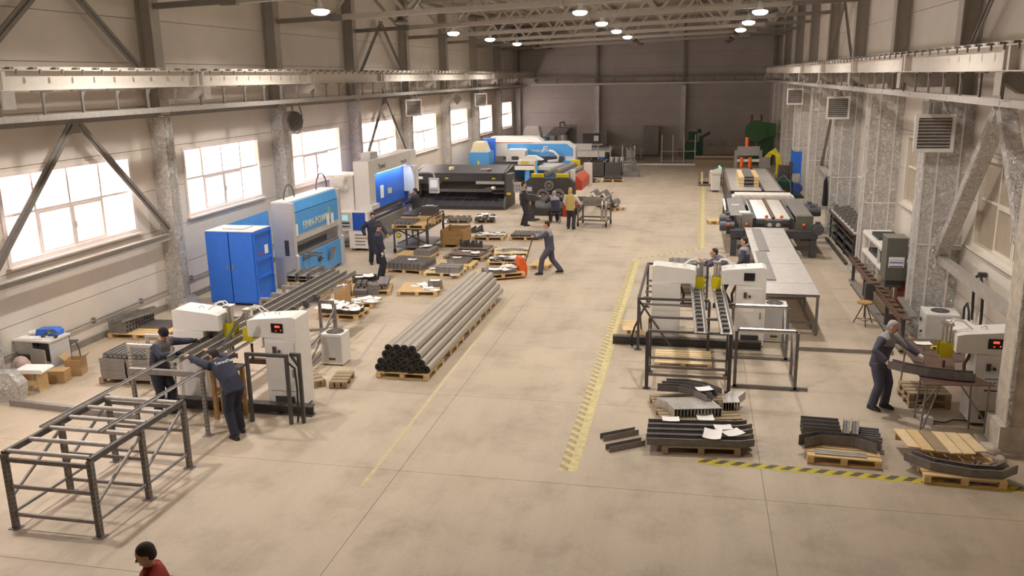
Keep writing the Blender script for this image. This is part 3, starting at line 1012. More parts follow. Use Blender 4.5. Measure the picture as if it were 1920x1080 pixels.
for k in range(3):
    m = MB().box(-.13, .13, -.1, .1, 0, .12).box(-.13, -.06, -.05, .05, .12, .24).tube((.07, -.1, .16), (.07, .1, .16), .06, 10)
    solo('steel_clamp', 'small black clamp block standing by the brown steel sheets', 'clamp', m, BLACKST, put(pe, -.45 + .3 * k, .1, .04), .1 * k, 'black clamp blocks')
for k, (x, y) in enumerate(((877, 434), (889, 436), (901, 434))):
    m = MB().box(-.13, .13, -.12, .12, 0, .1).bar((-.12, 0, .12), (.08, .06, .26), .07, .07).tube((.05, -.12, .16), (.05, .12, .16), .06, 10)
    solo('steel_clamp', 'black bent bracket piled behind the brown crate', 'bracket', m, BLACKST, gp(x, y), .1 * k, 'bent brackets behind the crate')

# brown timber crate
A, B = gp(822, 463), gp(854, 468)
t = thing('timber_crate', 'open brown timber crate with slatted sides', 'crate', (-8.86, A.y + .55, 0), R(0))
W2, D2 = .42, .62
part(t, 'base', MB().box(-W2, W2, -D2, D2, .1, .13), CRATEW)
for xx in (-.32, .32):
    part(t, 'skid', MB().box(xx - .06, xx + .06, -D2, D2, 0, .1), CRATEW)
for k in range(3):
    z = .14 + .17 * k
    part(t, 'slat', MB().box(-W2, W2, -D2 - .02, -D2, z, z + .16), CRATEW)
    part(t, 'slat', MB().box(-W2, W2, D2, D2 + .02, z, z + .16), CRATEW)
    part(t, 'slat', MB().box(-W2 - .02, -W2, -D2, D2, z, z + .16), CRATEW)
    part(t, 'slat', MB().box(W2, W2 + .02, -D2, D2, z, z + .16), CRATEW)
for xx in (-W2 + .04, W2 - .04):
    for yy in (-D2 + .04, D2 - .04):
        part(t, 'corner_post', MB().box(xx - .035, xx + .035, yy - .035, yy + .035, .13, .68), CRATEW)

# lower group: papers and dark parts
pr = pallet('pine pallet heaped with black cast blocks behind the cardboard boxes', gp(655, 556), gp(732, 553.5), 1.15)
for k in range(26):
    o = tag(link('cast_block', BRK, None, put(pr, (-.42 + .17 * (k % 6)) if k < 18 else -.35 + .17 * (k % 4), (-.36 + .26 * ((k % 18) // 6)) + (.05 if k >= 18 else 0), .112 * (k // 18)), pr.rotation_euler.z + random.uniform(-.1, .1)), 'black cast block heaped behind the cardboard boxes', 'block', 'black cast blocks in a heap')
for k in range(14):
    tag(link('cast_roll', ring, None, put(pr, .33 + .115 * (k % 2), -.42 + .13 * (k // 2), .112), R(90)), 'dark grey roll standing on the heap of black blocks', 'roll', 'dark rolls on the heap')
solo('cast_plate', 'tall black plate leaning on the heap of black blocks', 'plate', MB().cbox((0, 0, .13), (.75, .06, .26)), BLACKST, put(pr, -.25, .53, .0), pr.rotation_euler.z)
papers('white label sheet on the heap of black blocks', 'sheets on the black heap', [(put(pr, -.35, .3, .24), .5), (put(pr, -.1, .35, .24), .5)])
pq = pallet('wide pine pallet with white card templates and one dark block', gp(744, 555.5), gp(819, 556), 1.15, n=8)
m = MB().box(-.2, .2, -.14, .14, 0, .13).box(-.2, -.03, -.14, .14, .13, .16).box(.03, .2, -.14, .14, .13, .16)
solo('steel_block', 'dark grooved steel block with a sheet on the wide pallet', 'block', m, DARKST, put(pq, .42, .15), .15)
papers('white sheet on the dark grooved block', None, [(put(pq, .42, .15, .162), .15)])
papers('white card template scattered on the wide pallet', 'card templates on the wide pallet', [(put(pq, -.15, .1, 0), .3), (put(pq, .05, .25, 0), .8), (put(pq, .3, -.25, 0), .1), (put(pq, .5, -.38, .0), -.3), (put(pq, .25, -.1, 0), .5)])
ps = pallet('pine pallet with papers and a flat steel strip beside the cardboard boxes', gp(640, 580), gp(700, 578), 1.2)
solo('steel_block', 'dark upright steel block at the corner of the paper-strewn pallet', 'block', MB().prism([(-.16, 0), (.16, 0), (.18, .3), (-.12, .33)], 'y', -.12, .12), DARKST, put(ps, .35, .45), .2)
solo('steel_block', 'low dark block under a sheet on the paper-strewn pallet', 'block', MB().box(-.2, .2, -.12, .12, 0, .16), DARKST, put(ps, -.0, .42), .1)
solo('steel_strip', 'dark curved flat strip on the paper-strewn pallet', 'strip', MB().prism([(-.32, -.06), (.1, -.07), (.34, .0), (.1, .07), (-.32, .06)], 'z', 0, .03), DARKST, put(ps, .2, .12), .05)
papers('white sheet strewn on the pallet beside the cardboard boxes', 'sheets strewn beside the boxes', [(put(ps, (-.05, .3, .45, -.1, .2, .4, .1)[k], (-.45, -.42, -.15, -.2, -.12, -.5, -.3)[k], .002 + .004 * k), k * .6) for k in range(7)])
pt = pallet('pine pallet covered in loose white sheets and dark scraps', gp(594, 597), gp(669, 601.5), .85)
scr = MB().cbox((0, 0, .05), (.3, .1, .1)).cbox((.1, .08, .07), (.1, .2, .14)).mesh('steel_scrap', BLACKST)
for k in range(13):
    tag(link('steel_scrap', scr, None, put(pt, -.42 + .21 * (k % 5), -.25 + .24 * (k // 5), .0), random.uniform(-.15, .15)), 'black steel scrap lying among loose white sheets', 'scrap', 'black scraps among sheets')
papers('loose white sheet on the pallet of black scraps', 'loose sheets over black scraps', [(put(pt, -.5 + .25 * (k % 5), -.34 + .28 * (k // 5), .125 + .012 * (k % 3)), k * .9) for k in range(13)])


def carton(label, loc, rz, w, d, h, flaps=True):
    t = thing('cardboard_box', label, 'cardboard box', loc, rz)
    th = .012
    part(t, 'box_body', MB().box(-w / 2, w / 2, -d / 2, d / 2, 0, th).box(-w / 2, w / 2, -d / 2, -d / 2 + th, th, h).box(-w / 2, w / 2, d / 2 - th, d / 2, th, h).box(-w / 2, -w / 2 + th, -d / 2 + th, d / 2 - th, th, h).box(w / 2 - th, w / 2, -d / 2 + th, d / 2 - th, th, h), CARD)
    if flaps:
        for s in (-1, 1):
            part(t, 'flap', MB().bar((s * w / 2, 0, h), (s * (w / 2 + .1), 0, h + .1), d, .008, 0, (0, 0, 1)), CARD)
    else:
        part(t, 'lid', MB().box(-w / 2, w / 2, -d / 2, d / 2, h, h + .01), CARD)
    return t


c1 = carton('open cardboard box with white scraps inside by the paper-strewn pallet', put(ps, -.45, -.2), .2, .38, .34, .42)
part(c1, 'paper_fill', MB().cbox((0, 0, .38), (.3, .03, .18), rz=.5, rx=.3).cbox((.05, .05, .36), (.03, .25, .2), rz=.3), PAPER)
carton('open cardboard box behind the box with white scraps', put(ps, -.46, .36), .1, .36, .34, .42)
carton('small open cardboard box on the edge of the paper-strewn pallet', put(ps, -1.0, .25, -.1405), .4, .3, .28, .36)

# pallet of grey sheets in front of the sky-blue press brake, on a trestle
A, B = Vector((-11.6, 22.55, 0)), Vector((-10.68, 22.55, 0))
t = thing('pallet_trestle', 'low steel trestle under the pallet before the sky-blue press brake', 'trestle', ((A.x + B.x) / 2, A.y + .55, 0))
for xx in (-.45, .45):
    for yy in (-.4, .4):
        part(t, 'leg', MB().box(xx - .03, xx + .03, yy - .03, yy + .03, 0, .24), GREYST)
part(t, 'top_frame', MB().box(-.5, .5, -.45, -.39, .24, .3).box(-.5, .5, .39, .45, .24, .3), GREYST)
pf = pallet('pine pallet loaded with grey folded sheets before the sky-blue press brake', (A.x - .05, A.y, 0), (B.x + .05, A.y, 0), 1.3, z=.3)
shg = MB().prism([(-.14, 0), (.14, 0), (.14, .09), (.125, .09), (.125, .02), (-.125, .02), (-.125, .09), (-.14, .09)], 'y', -.3, .3).mesh('folded_sheet', GREYST)
fw_ = pf['w']
spread(pf, shg, 'folded_sheet', 'grey folded steel sheet on the trestle pallet', 'folded sheet', 'folded sheets on the trestle pallet', frange(-fw_ / 2 + .15, fw_ / 2 - .15, 3), (-.32, .32), (0, .092, .184), jit=.003, skip=.2)

# ------------------------------------------------------------------ tube bundle on pallets
TUBE = M('bright_steel_tube', (182, 174, 162), 0.4, 0.55, var=0.06, scale=3, stretch=(8, .2, 8))
bund = [(row, i) for row, n in enumerate((7, 7, 6, 4)) for i in range(n)]
r_t = .088
y0b, y1b = 16.3, 23.3
for k in range(4):
    ya = 16.3 + 1.72 * k
    pallet('pine pallet under the long tube bundle', (-6.52, ya, 0), (-5.36, ya - .02, 0), 1.15, group='pallets under the tube bundle')
tm = MB().tube((0, 0, 0), (0, y1b - y0b, 0), r_t, 20, hollow=.9, mi_in=1).mesh('steel_tube', [TUBE, RUBBER])
cap = MB().tube((0, -.012, 0), (0, .05, 0), r_t * .9, 16, hollow=.5).tube((0, .02, 0), (0, .05, 0), r_t * .45, 10).mesh('end_plug', RUBBER)
for row, i in bund:
    n = (7, 7, 6, 4)[row]
    x = -5.94 + (i - (n - 1) / 2) * 2 * r_t * 1.005 + (.088 if row == 1 else 0) * .0
    if row == 1:
        x = -5.94 + (i - 3) * 2 * r_t * 1.005 + (r_t if i < 6 else -6.5 * 2 * r_t * 1.005 + r_t * 0)
        if i == 6:
            continue
    z = .14 + r_t + row * r_t * 1.74
    if row == 2:
        x = -5.94 + (i - 2.5) * 2 * r_t * 1.005 + 0
        if i == 5:
            continue
        x = -5.94 + (i - 2) * 2 * r_t * 1.005
    if row == 3:
        x = -5.94 + (i - 1.5) * 2 * r_t * 1.005
    tt = thing('steel_tube', 'long bright steel tube in the bundle on pallets', 'tube', (x, y0b + random.uniform(-.02, .06), z), R(-.3), 'tubes in the long bundle')
    part(tt, 'tube_wall', tm, None)
    part(tt, 'end_plug', cap, None)

# ================================================================== spot welders
DIGIT = M('red_led_digits', (255, 60, 40), 0.4, var=0, emit=2.5)
GREENL = M('green_signal_lamp', (40, 255, 150), 0.4, var=0, emit=3)
GUARD = M('yellow_guard', (206, 190, 20), 0.5, var=.05)
CHROME = M('chrome_cylinder', (206, 202, 196), 0.25, .9, var=.05)


def welder(label, loc, rz, lit=True, poster=False, h=1.88):
    t = thing('spot_welder', label, 'spot welder', loc, rz)
    cz = h - .43
    cab = part(t, 'cabinet', MB().box(-.66, 0, -.3, .3, .06, cz).box(-.62, -.04, -.27, .27, 0, .06, 1), [WHITEP, BLACKST])
    dr = part(t, 'door', MB().box(-.6, -.08, .3, .312, .42, cz - .06), WHITEP)
    part(dr, 'switch', MB().box(-.24, -.17, .312, .335, cz - .28, cz - .15).tube((-.3, .312, cz - .24), (-.3, .34, cz - .24), .03, 10), BLACKST)
    part(dr, 'handle', MB().box(-.57, -.54, .312, .33, .7, .85), GREYST)
    if poster:
        ps_ = part(dr, 'notice', MB().box(-.52, -.14, .312, .316, cz - .68, cz - .36), PAPER)
        part(ps_, 'print', MB().box(-.49, -.17, .3162, .3172, cz - .44, cz - .42).box(-.49, -.17, .3162, .3172, cz - .56, cz - .55).box(-.49, -.17, .3162, .3172, cz - .66, cz - .63, 1), [BLUE1, BROWNT])
        for k in range(5):
            part(ps_, 'pictogram', MB().tube((-.46 + k * .065, .3162, cz - .5), (-.46 + k * .065, .3172, cz - .5), .025, 10), M('pale_violet_print', (150, 140, 190), .7, var=0))
    else:
        nt_ = part(dr, 'notice', MB().box(-.4, -.16, .312, .316, cz - .62, cz - .32), PAPER) if not lit else None
    part(t, 'vent', MB().box(-.54, -.14, .3, .308, .14, .3).box(-.66, -.02, .29, .302, .1, .34, 1), [BLACKST, WHITEP])
    hd = part(t, 'head', MB().prism([(-.66, cz), (.34, cz + .02), (.34, cz + .33), (.2, cz + .36), (-.58, cz + .43), (-.66, cz + .4)], 'y', -.27, .29), WHITEP)
    dp = part(hd, 'display', MB().box(-.4, -.16, .29, .3, cz + .12, cz + .3), GLASSD)
    if lit:
        part(hd, 'led_digits', MB().box(-.34, -.24, .3, .303, cz + .22, cz + .26).box(-.37, -.35, .3, .303, cz + .16, cz + .18).box(-.27, -.25, .3, .303, cz + .15, cz + .17), DIGIT)
    part(hd, 'eye_bolt', MB().path([(-.16 + .05 * math.cos(a), 0, cz + .4 + .05 * math.sin(a)) for a in [math.pi * k / 6 for k in range(7)]], .012, 6), WHITEP)
    part(t, 'cylinder', MB().tube((.44, 0, cz + .1), (.44, 0, cz + .46), .075, 16).box(.35, .53, -.09, .09, cz + .44, cz + .49).tube((.38, .06, cz + .1), (.38, .06, cz + .46), .012, 6).tube((.5, -.06, cz + .1), (.5, -.06, cz + .46), .012, 6), CHROME)
    part(t, 'guard', MB().box(.34, .55, .1, .11, cz - .14, cz + .14).box(.34, .35, -.1, .1, cz - .1, cz + .12).box(.35, .55, -.11, -.1, cz - .14, cz + .14), GUARD)
    part(t, 'upper_electrode', MB().tube((.44, 0, cz + .1), (.44, 0, cz), .025, 10).tube((.44, 0, cz), (.44, 0, cz - .04), .022, 10, r2=.008), BROWNT)
    part(t, 'lower_arm', MB().box(0, .5, -.05, .05, cz - .62, cz - .52).tube((.44, 0, cz - .52), (.44, 0, cz - .22), .025, 10), BROWNT)
    part(t, 'busbar', MB().path([(.0, -.06, cz - .1), (.08, -.06, cz - .3), (.06, -.06, cz - .5)], .03), BROWNT)
    for dy in (-.05, .05):
        part(t, 'air_hose', MB().path([(.42, dy, cz + .47), (.34, dy, cz + .55), (.2, dy, cz + .53), (.05, dy * 2, cz + .4)], .014, 8), WHITEP)
    part(t, 'power_cable', MB().path([(.34, .06, cz + .05), (.24, .1, cz - .05), (.1, .08, cz + .0), (.0, .05, cz - .05)], .014), RUBBER)
    return t


welder('white spot welder behind the worker in the black beanie', (-9.33, 14.75, 0), 0)
welder('white spot welder with a red display beside the long slotted channels', (-7.92, 14.55, 0), R(180))
welder('white spot welder with a plain holed side inside the black tube stand', (-.24, 20.2, 0), 0, h=1.84)
welder('white spot welder with a dark display beside the roller stands', (1.02, 20.0, 0), R(180), lit=False, h=1.9)
welder('white spot welder with a safety notice beside the brown table', (4.95, 15.95, 0), R(180), poster=True, h=1.76)
# base rails under the welder pairs
for (x0, x1, y, lab) in ((-1.78, 1.62, 19.55, 'the welder pair by the roller stands'), (-10.1, -6.95, 14.12, 'the welder pair at the slotted channels')):
    t = thing('base_rail', 'low black steel rail in front of ' + lab, 'rail', (0, y, 0))
    part(t, 'web', MB().box(x0, x1, -.02, .02, .02, .18), BLACKST)
    part(t, 'flange', MB().box(x0, x1, -.09, .09, 0, .02), BLACKST)
    part(t, 'flange', MB().box(x0, x1, -.09, .09, .18, .2), BLACKST)


def chiller(label, loc, rz, w=.62, d=.6, h=.8):
    t = thing('water_chiller', label, 'chiller', loc, rz)
    b = part(t, 'casing', MB().box(-w / 2, w / 2, -d / 2, d / 2, .03, h), WHITEP)
    part(t, 'front_panel', MB().box(-w / 2 + .03, w / 2 - .03, -d / 2 - .008, -d / 2, .08, h - .04), GREYP)
    g = part(t, 'fan_grille', MB().tube((0, .02, h), (0, .02, h + .012), .2, 20, hollow=.92), BLACKST)
    part(t, 'fan_opening', MB().tube((0, .02, h), (0, .02, h + .004), .18, 20), BLACKST)
    for k in range(4):
        part(g, 'grille_wire', MB().bar((-.19 * math.cos(k * .785), .02 - .19 * math.sin(k * .785), h + .01), (.19 * math.cos(k * .785), .02 + .19 * math.sin(k * .785), h + .01), .012, .006), GREYST)
    part(t, 'nameplate', MB().box(-.08, .08, -d / 2 - .012, -d / 2 - .008, .13, .18).box(-.04, .04, -d / 2 - .012, -d / 2 - .008, .09, .125, 1), [BLACKST, YELLOW])
    part(t, 'tap', MB().tube((-w / 2, -.1, .35), (-w / 2 - .05, -.1, .35), .03, 8).box(-w / 2 - .03, -w / 2, .05, .15, .55, .62), BLACKST)
    for sx in (-1, 1):
        for sy in (-1, 1):
            part(t, 'foot', MB().box(sx * (w / 2 - .06) - .03, sx * (w / 2 - .06) + .03, sy * (d / 2 - .06) - .03, sy * (d / 2 - .06) + .03, 0, .03), RUBBER)
    return t


chiller('white water chiller with a round top fan by the foil-boxed column', (5.62, 20.55, 0), R(-4), .72, .7, .82)
chiller('white water chiller behind the welder near the roller stands', (1.95, 20.42, 0), 0, .56, .5, .9)
chiller('white water chiller behind the braced channel support frame', (-7.78, 17.15, 0), R(0), .5, .45, .72)


# ================================================================== frames and conveyors
def slot_post(t, p, h, w=.06, mat=None, foot=True, slots=True):
    mat = mat or GREYST
    o = part(t, 'leg', MB().box(p[0] - w / 2, p[0] + w / 2, p[1] - w / 2, p[1] + w / 2, 0.01, h), mat)
    if foot:
        part(o, 'foot_plate', MB().box(p[0] - .08, p[0] + .08, p[1] - .07, p[1] + .07, 0, .012), mat)
    if slots:
        sl = MB()
        z = .1
        while z < h - .06:
            sl.box(p[0] - .012, p[0] + .012, p[1] - w / 2 - .002, p[1] - w / 2, z, z + .03)
            sl.box(p[0] + w / 2, p[0] + w / 2 + .002, p[1] - .012, p[1] + .012, z, z + .03)
            z += .07
        part(o, 'slots', sl, BLACKST)['kind'] = 'stuff'
    return o


def roller(t, p, q, r=.035, mat=None):
    p, q = Vector(p), Vector(q)
    d = (q - p).normalized()
    o = part(t, 'roller', MB().tube(p, q, r, 14), mat or GALV)
    part(o, 'axle', MB().tube(p - d * .04, p, r * .4, 8).tube(q, q + d * .04, r * .4, 8), BLACKST)


# near roller table at the window side
t = thing('roller_table', 'dark roller table of slotted posts before the slotted channels', 'roller table', (0, 0, 0))
xa, xb = -9.41, -8.03
for y in (9.42, 10.55, 11.65):
    for x in (xa, xb):
        slot_post(t, (x, y), 1.16, .075, DARKST)
    part(t, 'cross_rail', MB().box(xa, xb, y - .02, y + .02, 1.04, 1.1), DARKST)
    for z in (.22, .66):
        part(t, 'cross_rail', MB().box(xa, xb, y - .015, y + .015, z - .025, z + .025), GREYST)
for x in (xa, xb):
    part(t, 'side_rail', MB().box(x - .03, x + .03, 9.4, 11.67, 1.12, 1.2), BLACKST)
    for y0, y1 in ((9.42, 10.55), (10.55, 11.65)):
        part(t, 'diagonal_brace', MB().bar((x, y0 + .04, .5), (x, y1 - .04, 1.05), .03, .04), GREYST)
        part(t, 'diagonal_brace', MB().bar((x, y0 + .04, .25), (x, y1 - .04, .25), .03, .04), GREYST)
for k in range(6):
    y = 9.47 + k * .42
    roller(t, (xa + .03, y, 1.18), (xb - .03, y, 1.18), .035, GALV)
# profile lying behind it by the wall
solo('steel_profile', 'long grey box profile lying on the floor beside the roller table', 'profile', MB().bar((0, 0, .06), (3.0, -.25, .06), .1, .12), GREYST, (-13.2, 13.6, 0))

# support frame under the far end of the slotted channels
t = thing('support_frame', 'grey slotted support frame with crossed braces under the far channel ends', 'support frame')
xa, xb = -9.98, -8.13
for y in (16.4, 17.97):
    for x in (xa, xb):
        slot_post(t, (x, y), 1.14, .075, GREYST)
    part(t, 'cross_rail', MB().box(xa, xb, y - .03, y + .03, 1.14, 1.216), GREYST)
part(t, 'diagonal_brace', MB().bar((xb + .045, 16.4, .95), (xb + .045, 17.97, .55), .02, .06), GREYST)
part(t, 'diagonal_brace', MB().bar((xb + .02, 16.4, .15), (xb + .02, 17.97, 1.05), .02, .06), GREYST)
part(t, 'diagonal_brace', MB().bar((xb, 16.4, .5), (xb, 17.97, .8), .03, .04), GREYST)
part(t, 'diagonal_brace', MB().bar((xb, 16.4, .1), (xb, 17.97, .3), .03, .04), GREYST)
for x0, x1, y, lab in ((-10.05, -9.03, 19.2, 'grey T-shaped channel support nearest the blue cabinet'), (-9.95, -9.3, 18.45, 'grey channel support between the braced frame and the blue cabinet'), (-9.88, -8.4, 12.9, 'grey channel support with an angled arm by the worker in the beanie')):
    t = thing('channel_support', lab, 'support')
    part(t, 'top_bar', MB().box(x0, x1, y - .04, y + .04, 1.12, 1.216), GREYST)
    for x in (x0 + .04, x1 - .04):
        slot_post(t, (x, y), 1.12, .06, GREYST)
# small galvanised railings left of the worker in the beanie
for x0, x1, y, lab in ((-10.9, -9.9, 14.25, 'galvanised post railing in front of the stacked profiles'), (-10.95, -10.1, 14.9, 'galvanised post railing behind the first one by the stacked profiles')):
    t = thing('post_railing', lab, 'railing')
    part(t, 'top_bar', MB().box(x0, x1, y - .035, y + .035, 1.14, 1.2), GALV)
    for x in (x0 + .04, x1 - .04):
        slot_post(t, (x, y), 1.14, .06, GALV)
# guide rails and slotted channels
for x in (-9.45, -8.45):
    solo('guide_rail', 'long grey guide rail carrying the slotted channels', 'rail', MB().box(-.03, .03, 10.2, 19.3, 1.217, 1.23).box(-.03, -.02, 10.2, 19.3, 1.23, 1.25), GREYST, (x, 0, 0), 0, 'guide rails under the channels')
ch = MB()
L0, L1 = 13.2, 20.5
ch.box(-.13, .13, L0, L1, 0, .004).box(-.13, -.126, L0, L1, .004, .11).box(.126, .13, L0, L1, .004, .11).box(-.13, -.1, L0, L1, .11, .114).box(.1, .13, L0, L1, .11, .114)
sl = MB()
y = L0 + .05
while y < L1 - .05:
    for xx in (-.08, 0, .08):
        sl.box(xx - .012, xx + .012, y, y + .045, .004, .0055)
    for s in (-1, 1):
        sl.box(*sorted((s * .13, s * .1315)), y, y + .045, .05, .07)
        sl.box(*sorted((s * .126, s * .1245)), y, y + .045, .05, .07)
    y += .09
chm, slm = ch.mesh('channel', GALVD), sl.mesh('slots', BLACKST)
for x, lab in ((-9.18, 'long slotted channel on the beanie worker side of the guide rails'), (-8.72, 'long slotted channel beside the bending worker')):
    t = thing('slotted_channel', lab, 'channel', (x, 0, 1.252))
    part(t, 'channel', chm, None)
    part(t, 'slots', slm, None)['kind'] = 'stuff'
for k in range(3):
    solo('steel_clamp', 'small black clamp bolted on the channel guide rail', 'clamp', MB().box(-.05, .05, -.06, .06, 0, .1).box(-.08, .02, -.03, .03, .1, .14), BLACKST, (-8.47, 16.7 + .55 * k, 1.252), 0, 'clamps on the guide rail')
solo('lever_bar', 'grey square bar leaning from the welder head over the channels', 'bar', MB().bar((-8.62, 13.95, 1.37), (-8.15, 14.05, 2.0), .05, .05), GREYST)
# wooden trestle between the welders
t = thing('wooden_trestle', 'brown wooden trestle under the channels beside the red-display welder', 'trestle', (-8.5, 13.8, 0))
for x in (-.2, .25):
    for y in (-.15, .12):
        part(t, 'leg', MB().box(x - .035, x + .035, y - .035, y + .035, 0, .98), CRATEW)
part(t, 'rail', MB().box(-.24, .29, -.17, -.13, .55, .63), CRATEW)
part(t, 'top_plank', MB().box(-.26, .31, -.2, .18, .98, 1.02), BLACKST)
# dark tube guard frames beside the welder
for x0, x1, y, lab in ((-8.0, -7.15, 13.65, 'dark tube barrier in front of the red-display welder'), (-7.15, -6.95, 13.75, 'narrow dark tube post with a hose beside the red-display welder')):
    t = thing('safety_barrier', lab, 'barrier')
    part(t, 'top_tube', MB().box(x0, x1, y - .03, y + .03, 1.3, 1.36), BLACKST)
    part(t, 'post', MB().box(x1 - .06, x1, y - .03, y + .03, 0, 1.3), BLACKST)
    if x0 < -7.5:
        part(t, 'post', MB().box(x0, x0 + .06, y - .03, y + .03, 0, 1.3), BLACKST)
        part(t, 'cable', MB().path([(x1, y, 1.2), (x1 + .12, y, 1.1), (x1 + .14, y, .7), (x1 + .12, y, .2), (x1 + .1, y, .05)], .02), RUBBER)
    else:
        part(t, 'brace', MB().bar((x0, y, 1.33), (x0, y + .3, 1.0), .04, .04), BLACKST)
# pallets right of the left welder
pallet('grey weathered pallet leaning close to the red-display welder', gp(566, 733), gp(612, 724), 1.1, PINEG, n=5)
pallet('weathered pallet with open boards at the walkway side of the welder', gp(617, 729), gp(650, 729), .75, PINEG, n=4)

# ------------------------------------------------------------------ frames on the foil side
t = thing('steel_stand', 'black slotted tube stand nearest the bent trays', 'stand')
xa, xb = -.82, .8
for y in (16.62, 17.64):
    for x in (xa, xb):
        slot_post(t, (x, y), 1.2, .07, BLACKST)
    part(t, 'top_bar', MB().box(xa, xb, y - .03, y + .03, 1.2, 1.25), DARKST)
for z in (.28, .45):
    part(t, 'lower_bar', MB().box(xa, xb, 16.6, 16.64, z, z + .05), GREYST)
part(t, 'lower_bar', MB().box(xa, xb, 17.62, 17.66, .3, .35), GREYST)
for x in (xa, xb):
    part(t, 'side_bar', MB().box(x - .025, x + .025, 16.65, 17.61, .3, .35), BLACKST)
    part(t, 'diagonal_brace', MB().bar((x, 16.65, .4), (x, 17.61, 1.1), .03, .04), BLACKST)
t = thing('steel_stand', 'black welded tube stand around the plain-sided welder', 'stand')
xa, xb = -1.16, .42
for y in (19.15, 22.95):
    for x in (xa, xb):
        slot_post(t, (x, y), 1.2, .06, BLACKST, slots=False)
    part(t, 'top_bar', MB().box(xa, xb, y - .03, y + .03, 1.2, 1.25), BLACKST)
part(t, 'side_bar', MB().box(xa - .03, xa + .03, 19.15, 22.95, 1.2, 1.25), BLACKST)
part(t, 'diagonal_brace', MB().bar((xa, 19.2, 1.18), (xa + .75, 19.15, .1), .04, .04), BLACKST)
part(t, 'diagonal_brace', MB().bar((xa, 19.25, 1.15), (xa, 20.4, .1), .04, .04), BLACKST)
part(t, 'cable', MB().path([(-.95, 20, .95), (-1.05, 19.6, .9), (-1.25, 19.3, .5), (-1.35, 19.2, .15), (-1.3, 19.3, .03)], .025), RUBBER)
for k in range(5):
    part(t, 'tray_rung', MB().box(xa + .05, xb - .05, 19.6 + .6 * k, 19.63 + .6 * k, .95, 1.0), GREYST)
U = MB().box(-.13, .13, 0, 5.2, 0, .006).box(-.13, -.124, 0, 5.2, .006, .11).box(.124, .13, 0, 5.2, .006, .11)
um = U.mesh('trough', GALV)
cl = MB().box(-.06, .06, -.08, .08, .006, .07).mesh('insert', BLACKST)
for x, lab in ((.22, 'steel trough with black inserts on the plain-sided welder side'), (.72, 'steel trough with black inserts on the dark-display welder side')):
    t = thing('steel_trough', lab, 'trough', (x, 16.5, 1.252), R(1.5))
    part(t, 'trough', um, None)
    for k in range(11):
        part(t, 'insert', cl, None, (0, .2 + .32 * k, 0))
for y, lab in ((16.97, 'roller stand with one bright roller facing the walkway pallets'), (18.85, 'roller stand with one bright roller next to the dark-display welder')):
    t = thing('roller_stand', lab, 'roller stand')
    for x in (.93, 2.1):
        slot_post(t, (x, y), 1.2, .06, DARKST, slots=False)
    roller(t, (.98, y, 1.22), (2.05, y, 1.22), .05, CHROME)
    part(t, 'foot_bar', MB().box(.9, 2.35, y - .03, y + .03, .02, .07), GREYST)
    part(t, 'side_brace', MB().bar((2.1, y + .03, .08), (2.1, y + .8, 1.0), .04, .04), GREYST)
    part(t, 'back_post', MB().box(2.07, 2.13, y + .77, y + .83, 0.0, 1.05), GREYST)
    part(t, 'side_bar', MB().box(2.07, 2.13, y + .03, y + .77, .02, .07), GREYST)
solo('floor_rail', 'long perforated floor rail between the roller stands and the brown table', 'rail', MB().box(2.4, 4.5, -.05, .05, 0, .05).box(2.4, 4.5, -.05, -.04, .05, .09), GREYST, (0, 19.68, 0))
pu = pallet('clean pine pallet standing inside the slotted tube stand', (-.72, 17.72 + .15, 0), (.5, 17.75 + .15, 0), .95, PINE2, n=6)
pallet('clean pine pallet behind the plain-sided welder', gp(1168, 629), gp(1206, 629), .9, PINE2, n=7)
# stack of dark sheets on a table behind the frame
t = thing('steel_bench', 'low steel bench carrying dark ribbed sheets behind the welder frame', 'bench', (-.1, 25.5, 0))
for x in (-.55, .55):
    for y in (-1.2, 1.2):
        part(t, 'leg', MB().box(x - .03, x + .03, y - .03, y + .03, 0, .55), DARKST)
part(t, 'bench_top', MB().box(-.6, .6, -1.25, 1.25, .55, .6), DARKST)
for k in range(5):
    solo('ribbed_sheet', 'dark ribbed sheet lying on the low bench behind the welder frame', 'sheet', MB().box(-.1, .1, -1.2, 1.2, 0, .02).box(-.1, -.08, -1.2, 1.2, .02, .05), DARKST, (-.52 + .21 * k, 25.5, .6), 0, 'ribbed sheets on the low bench')
papers('white sheet on the ribbed sheets behind the welder frame', None, [((-.5, 25.0, .66), .3)])

# run-out table of the roll former
t = thing('runout_table', 'long run-out table topped with aluminium sheets before the roll former', 'table')
X0, X1, Y0, Y1 = 1.74, 3.02, 20.85, 30.2
for k in range(8):
    a = Y0 + (Y1 - Y0) * k / 8
    part(t, 'top_sheet', MB().box(X0, X1, a + .006, a + (Y1 - Y0) / 8 - .006, 1.02 + (k % 2) * .003, 1.028 + (k % 2) * .003), ALU)
for k in range(5):
    y = Y0 + .05 + (Y1 - Y0 - .1) * k / 4
    for x in (X0 + .05, X1 - .04):
        part(t, 'leg', MB().box(x - .03, x + .03, y - .03, y + .03, 0, .96), DARKST)
    part(t, 'cross_bar', MB().box(X0 + .08, X1 - .07, y - .03, y + .03, .3, .35), DARKST)
    part(t, 'cross_bar', MB().box(X0, X1, y - .03, y + .03, .96, 1.02), DARKST)
for x in (X0 + .05, X1 - .04):
    part(t, 'side_rail', MB().box(x - .03, x + .03, Y0 + .08, Y1 - .08, .96, 1.02), DARKST)
    part(t, 'side_rail', MB().box(x - .02, x + .02, Y0 + .08, Y1 - .08, .02, .06), DARKST)
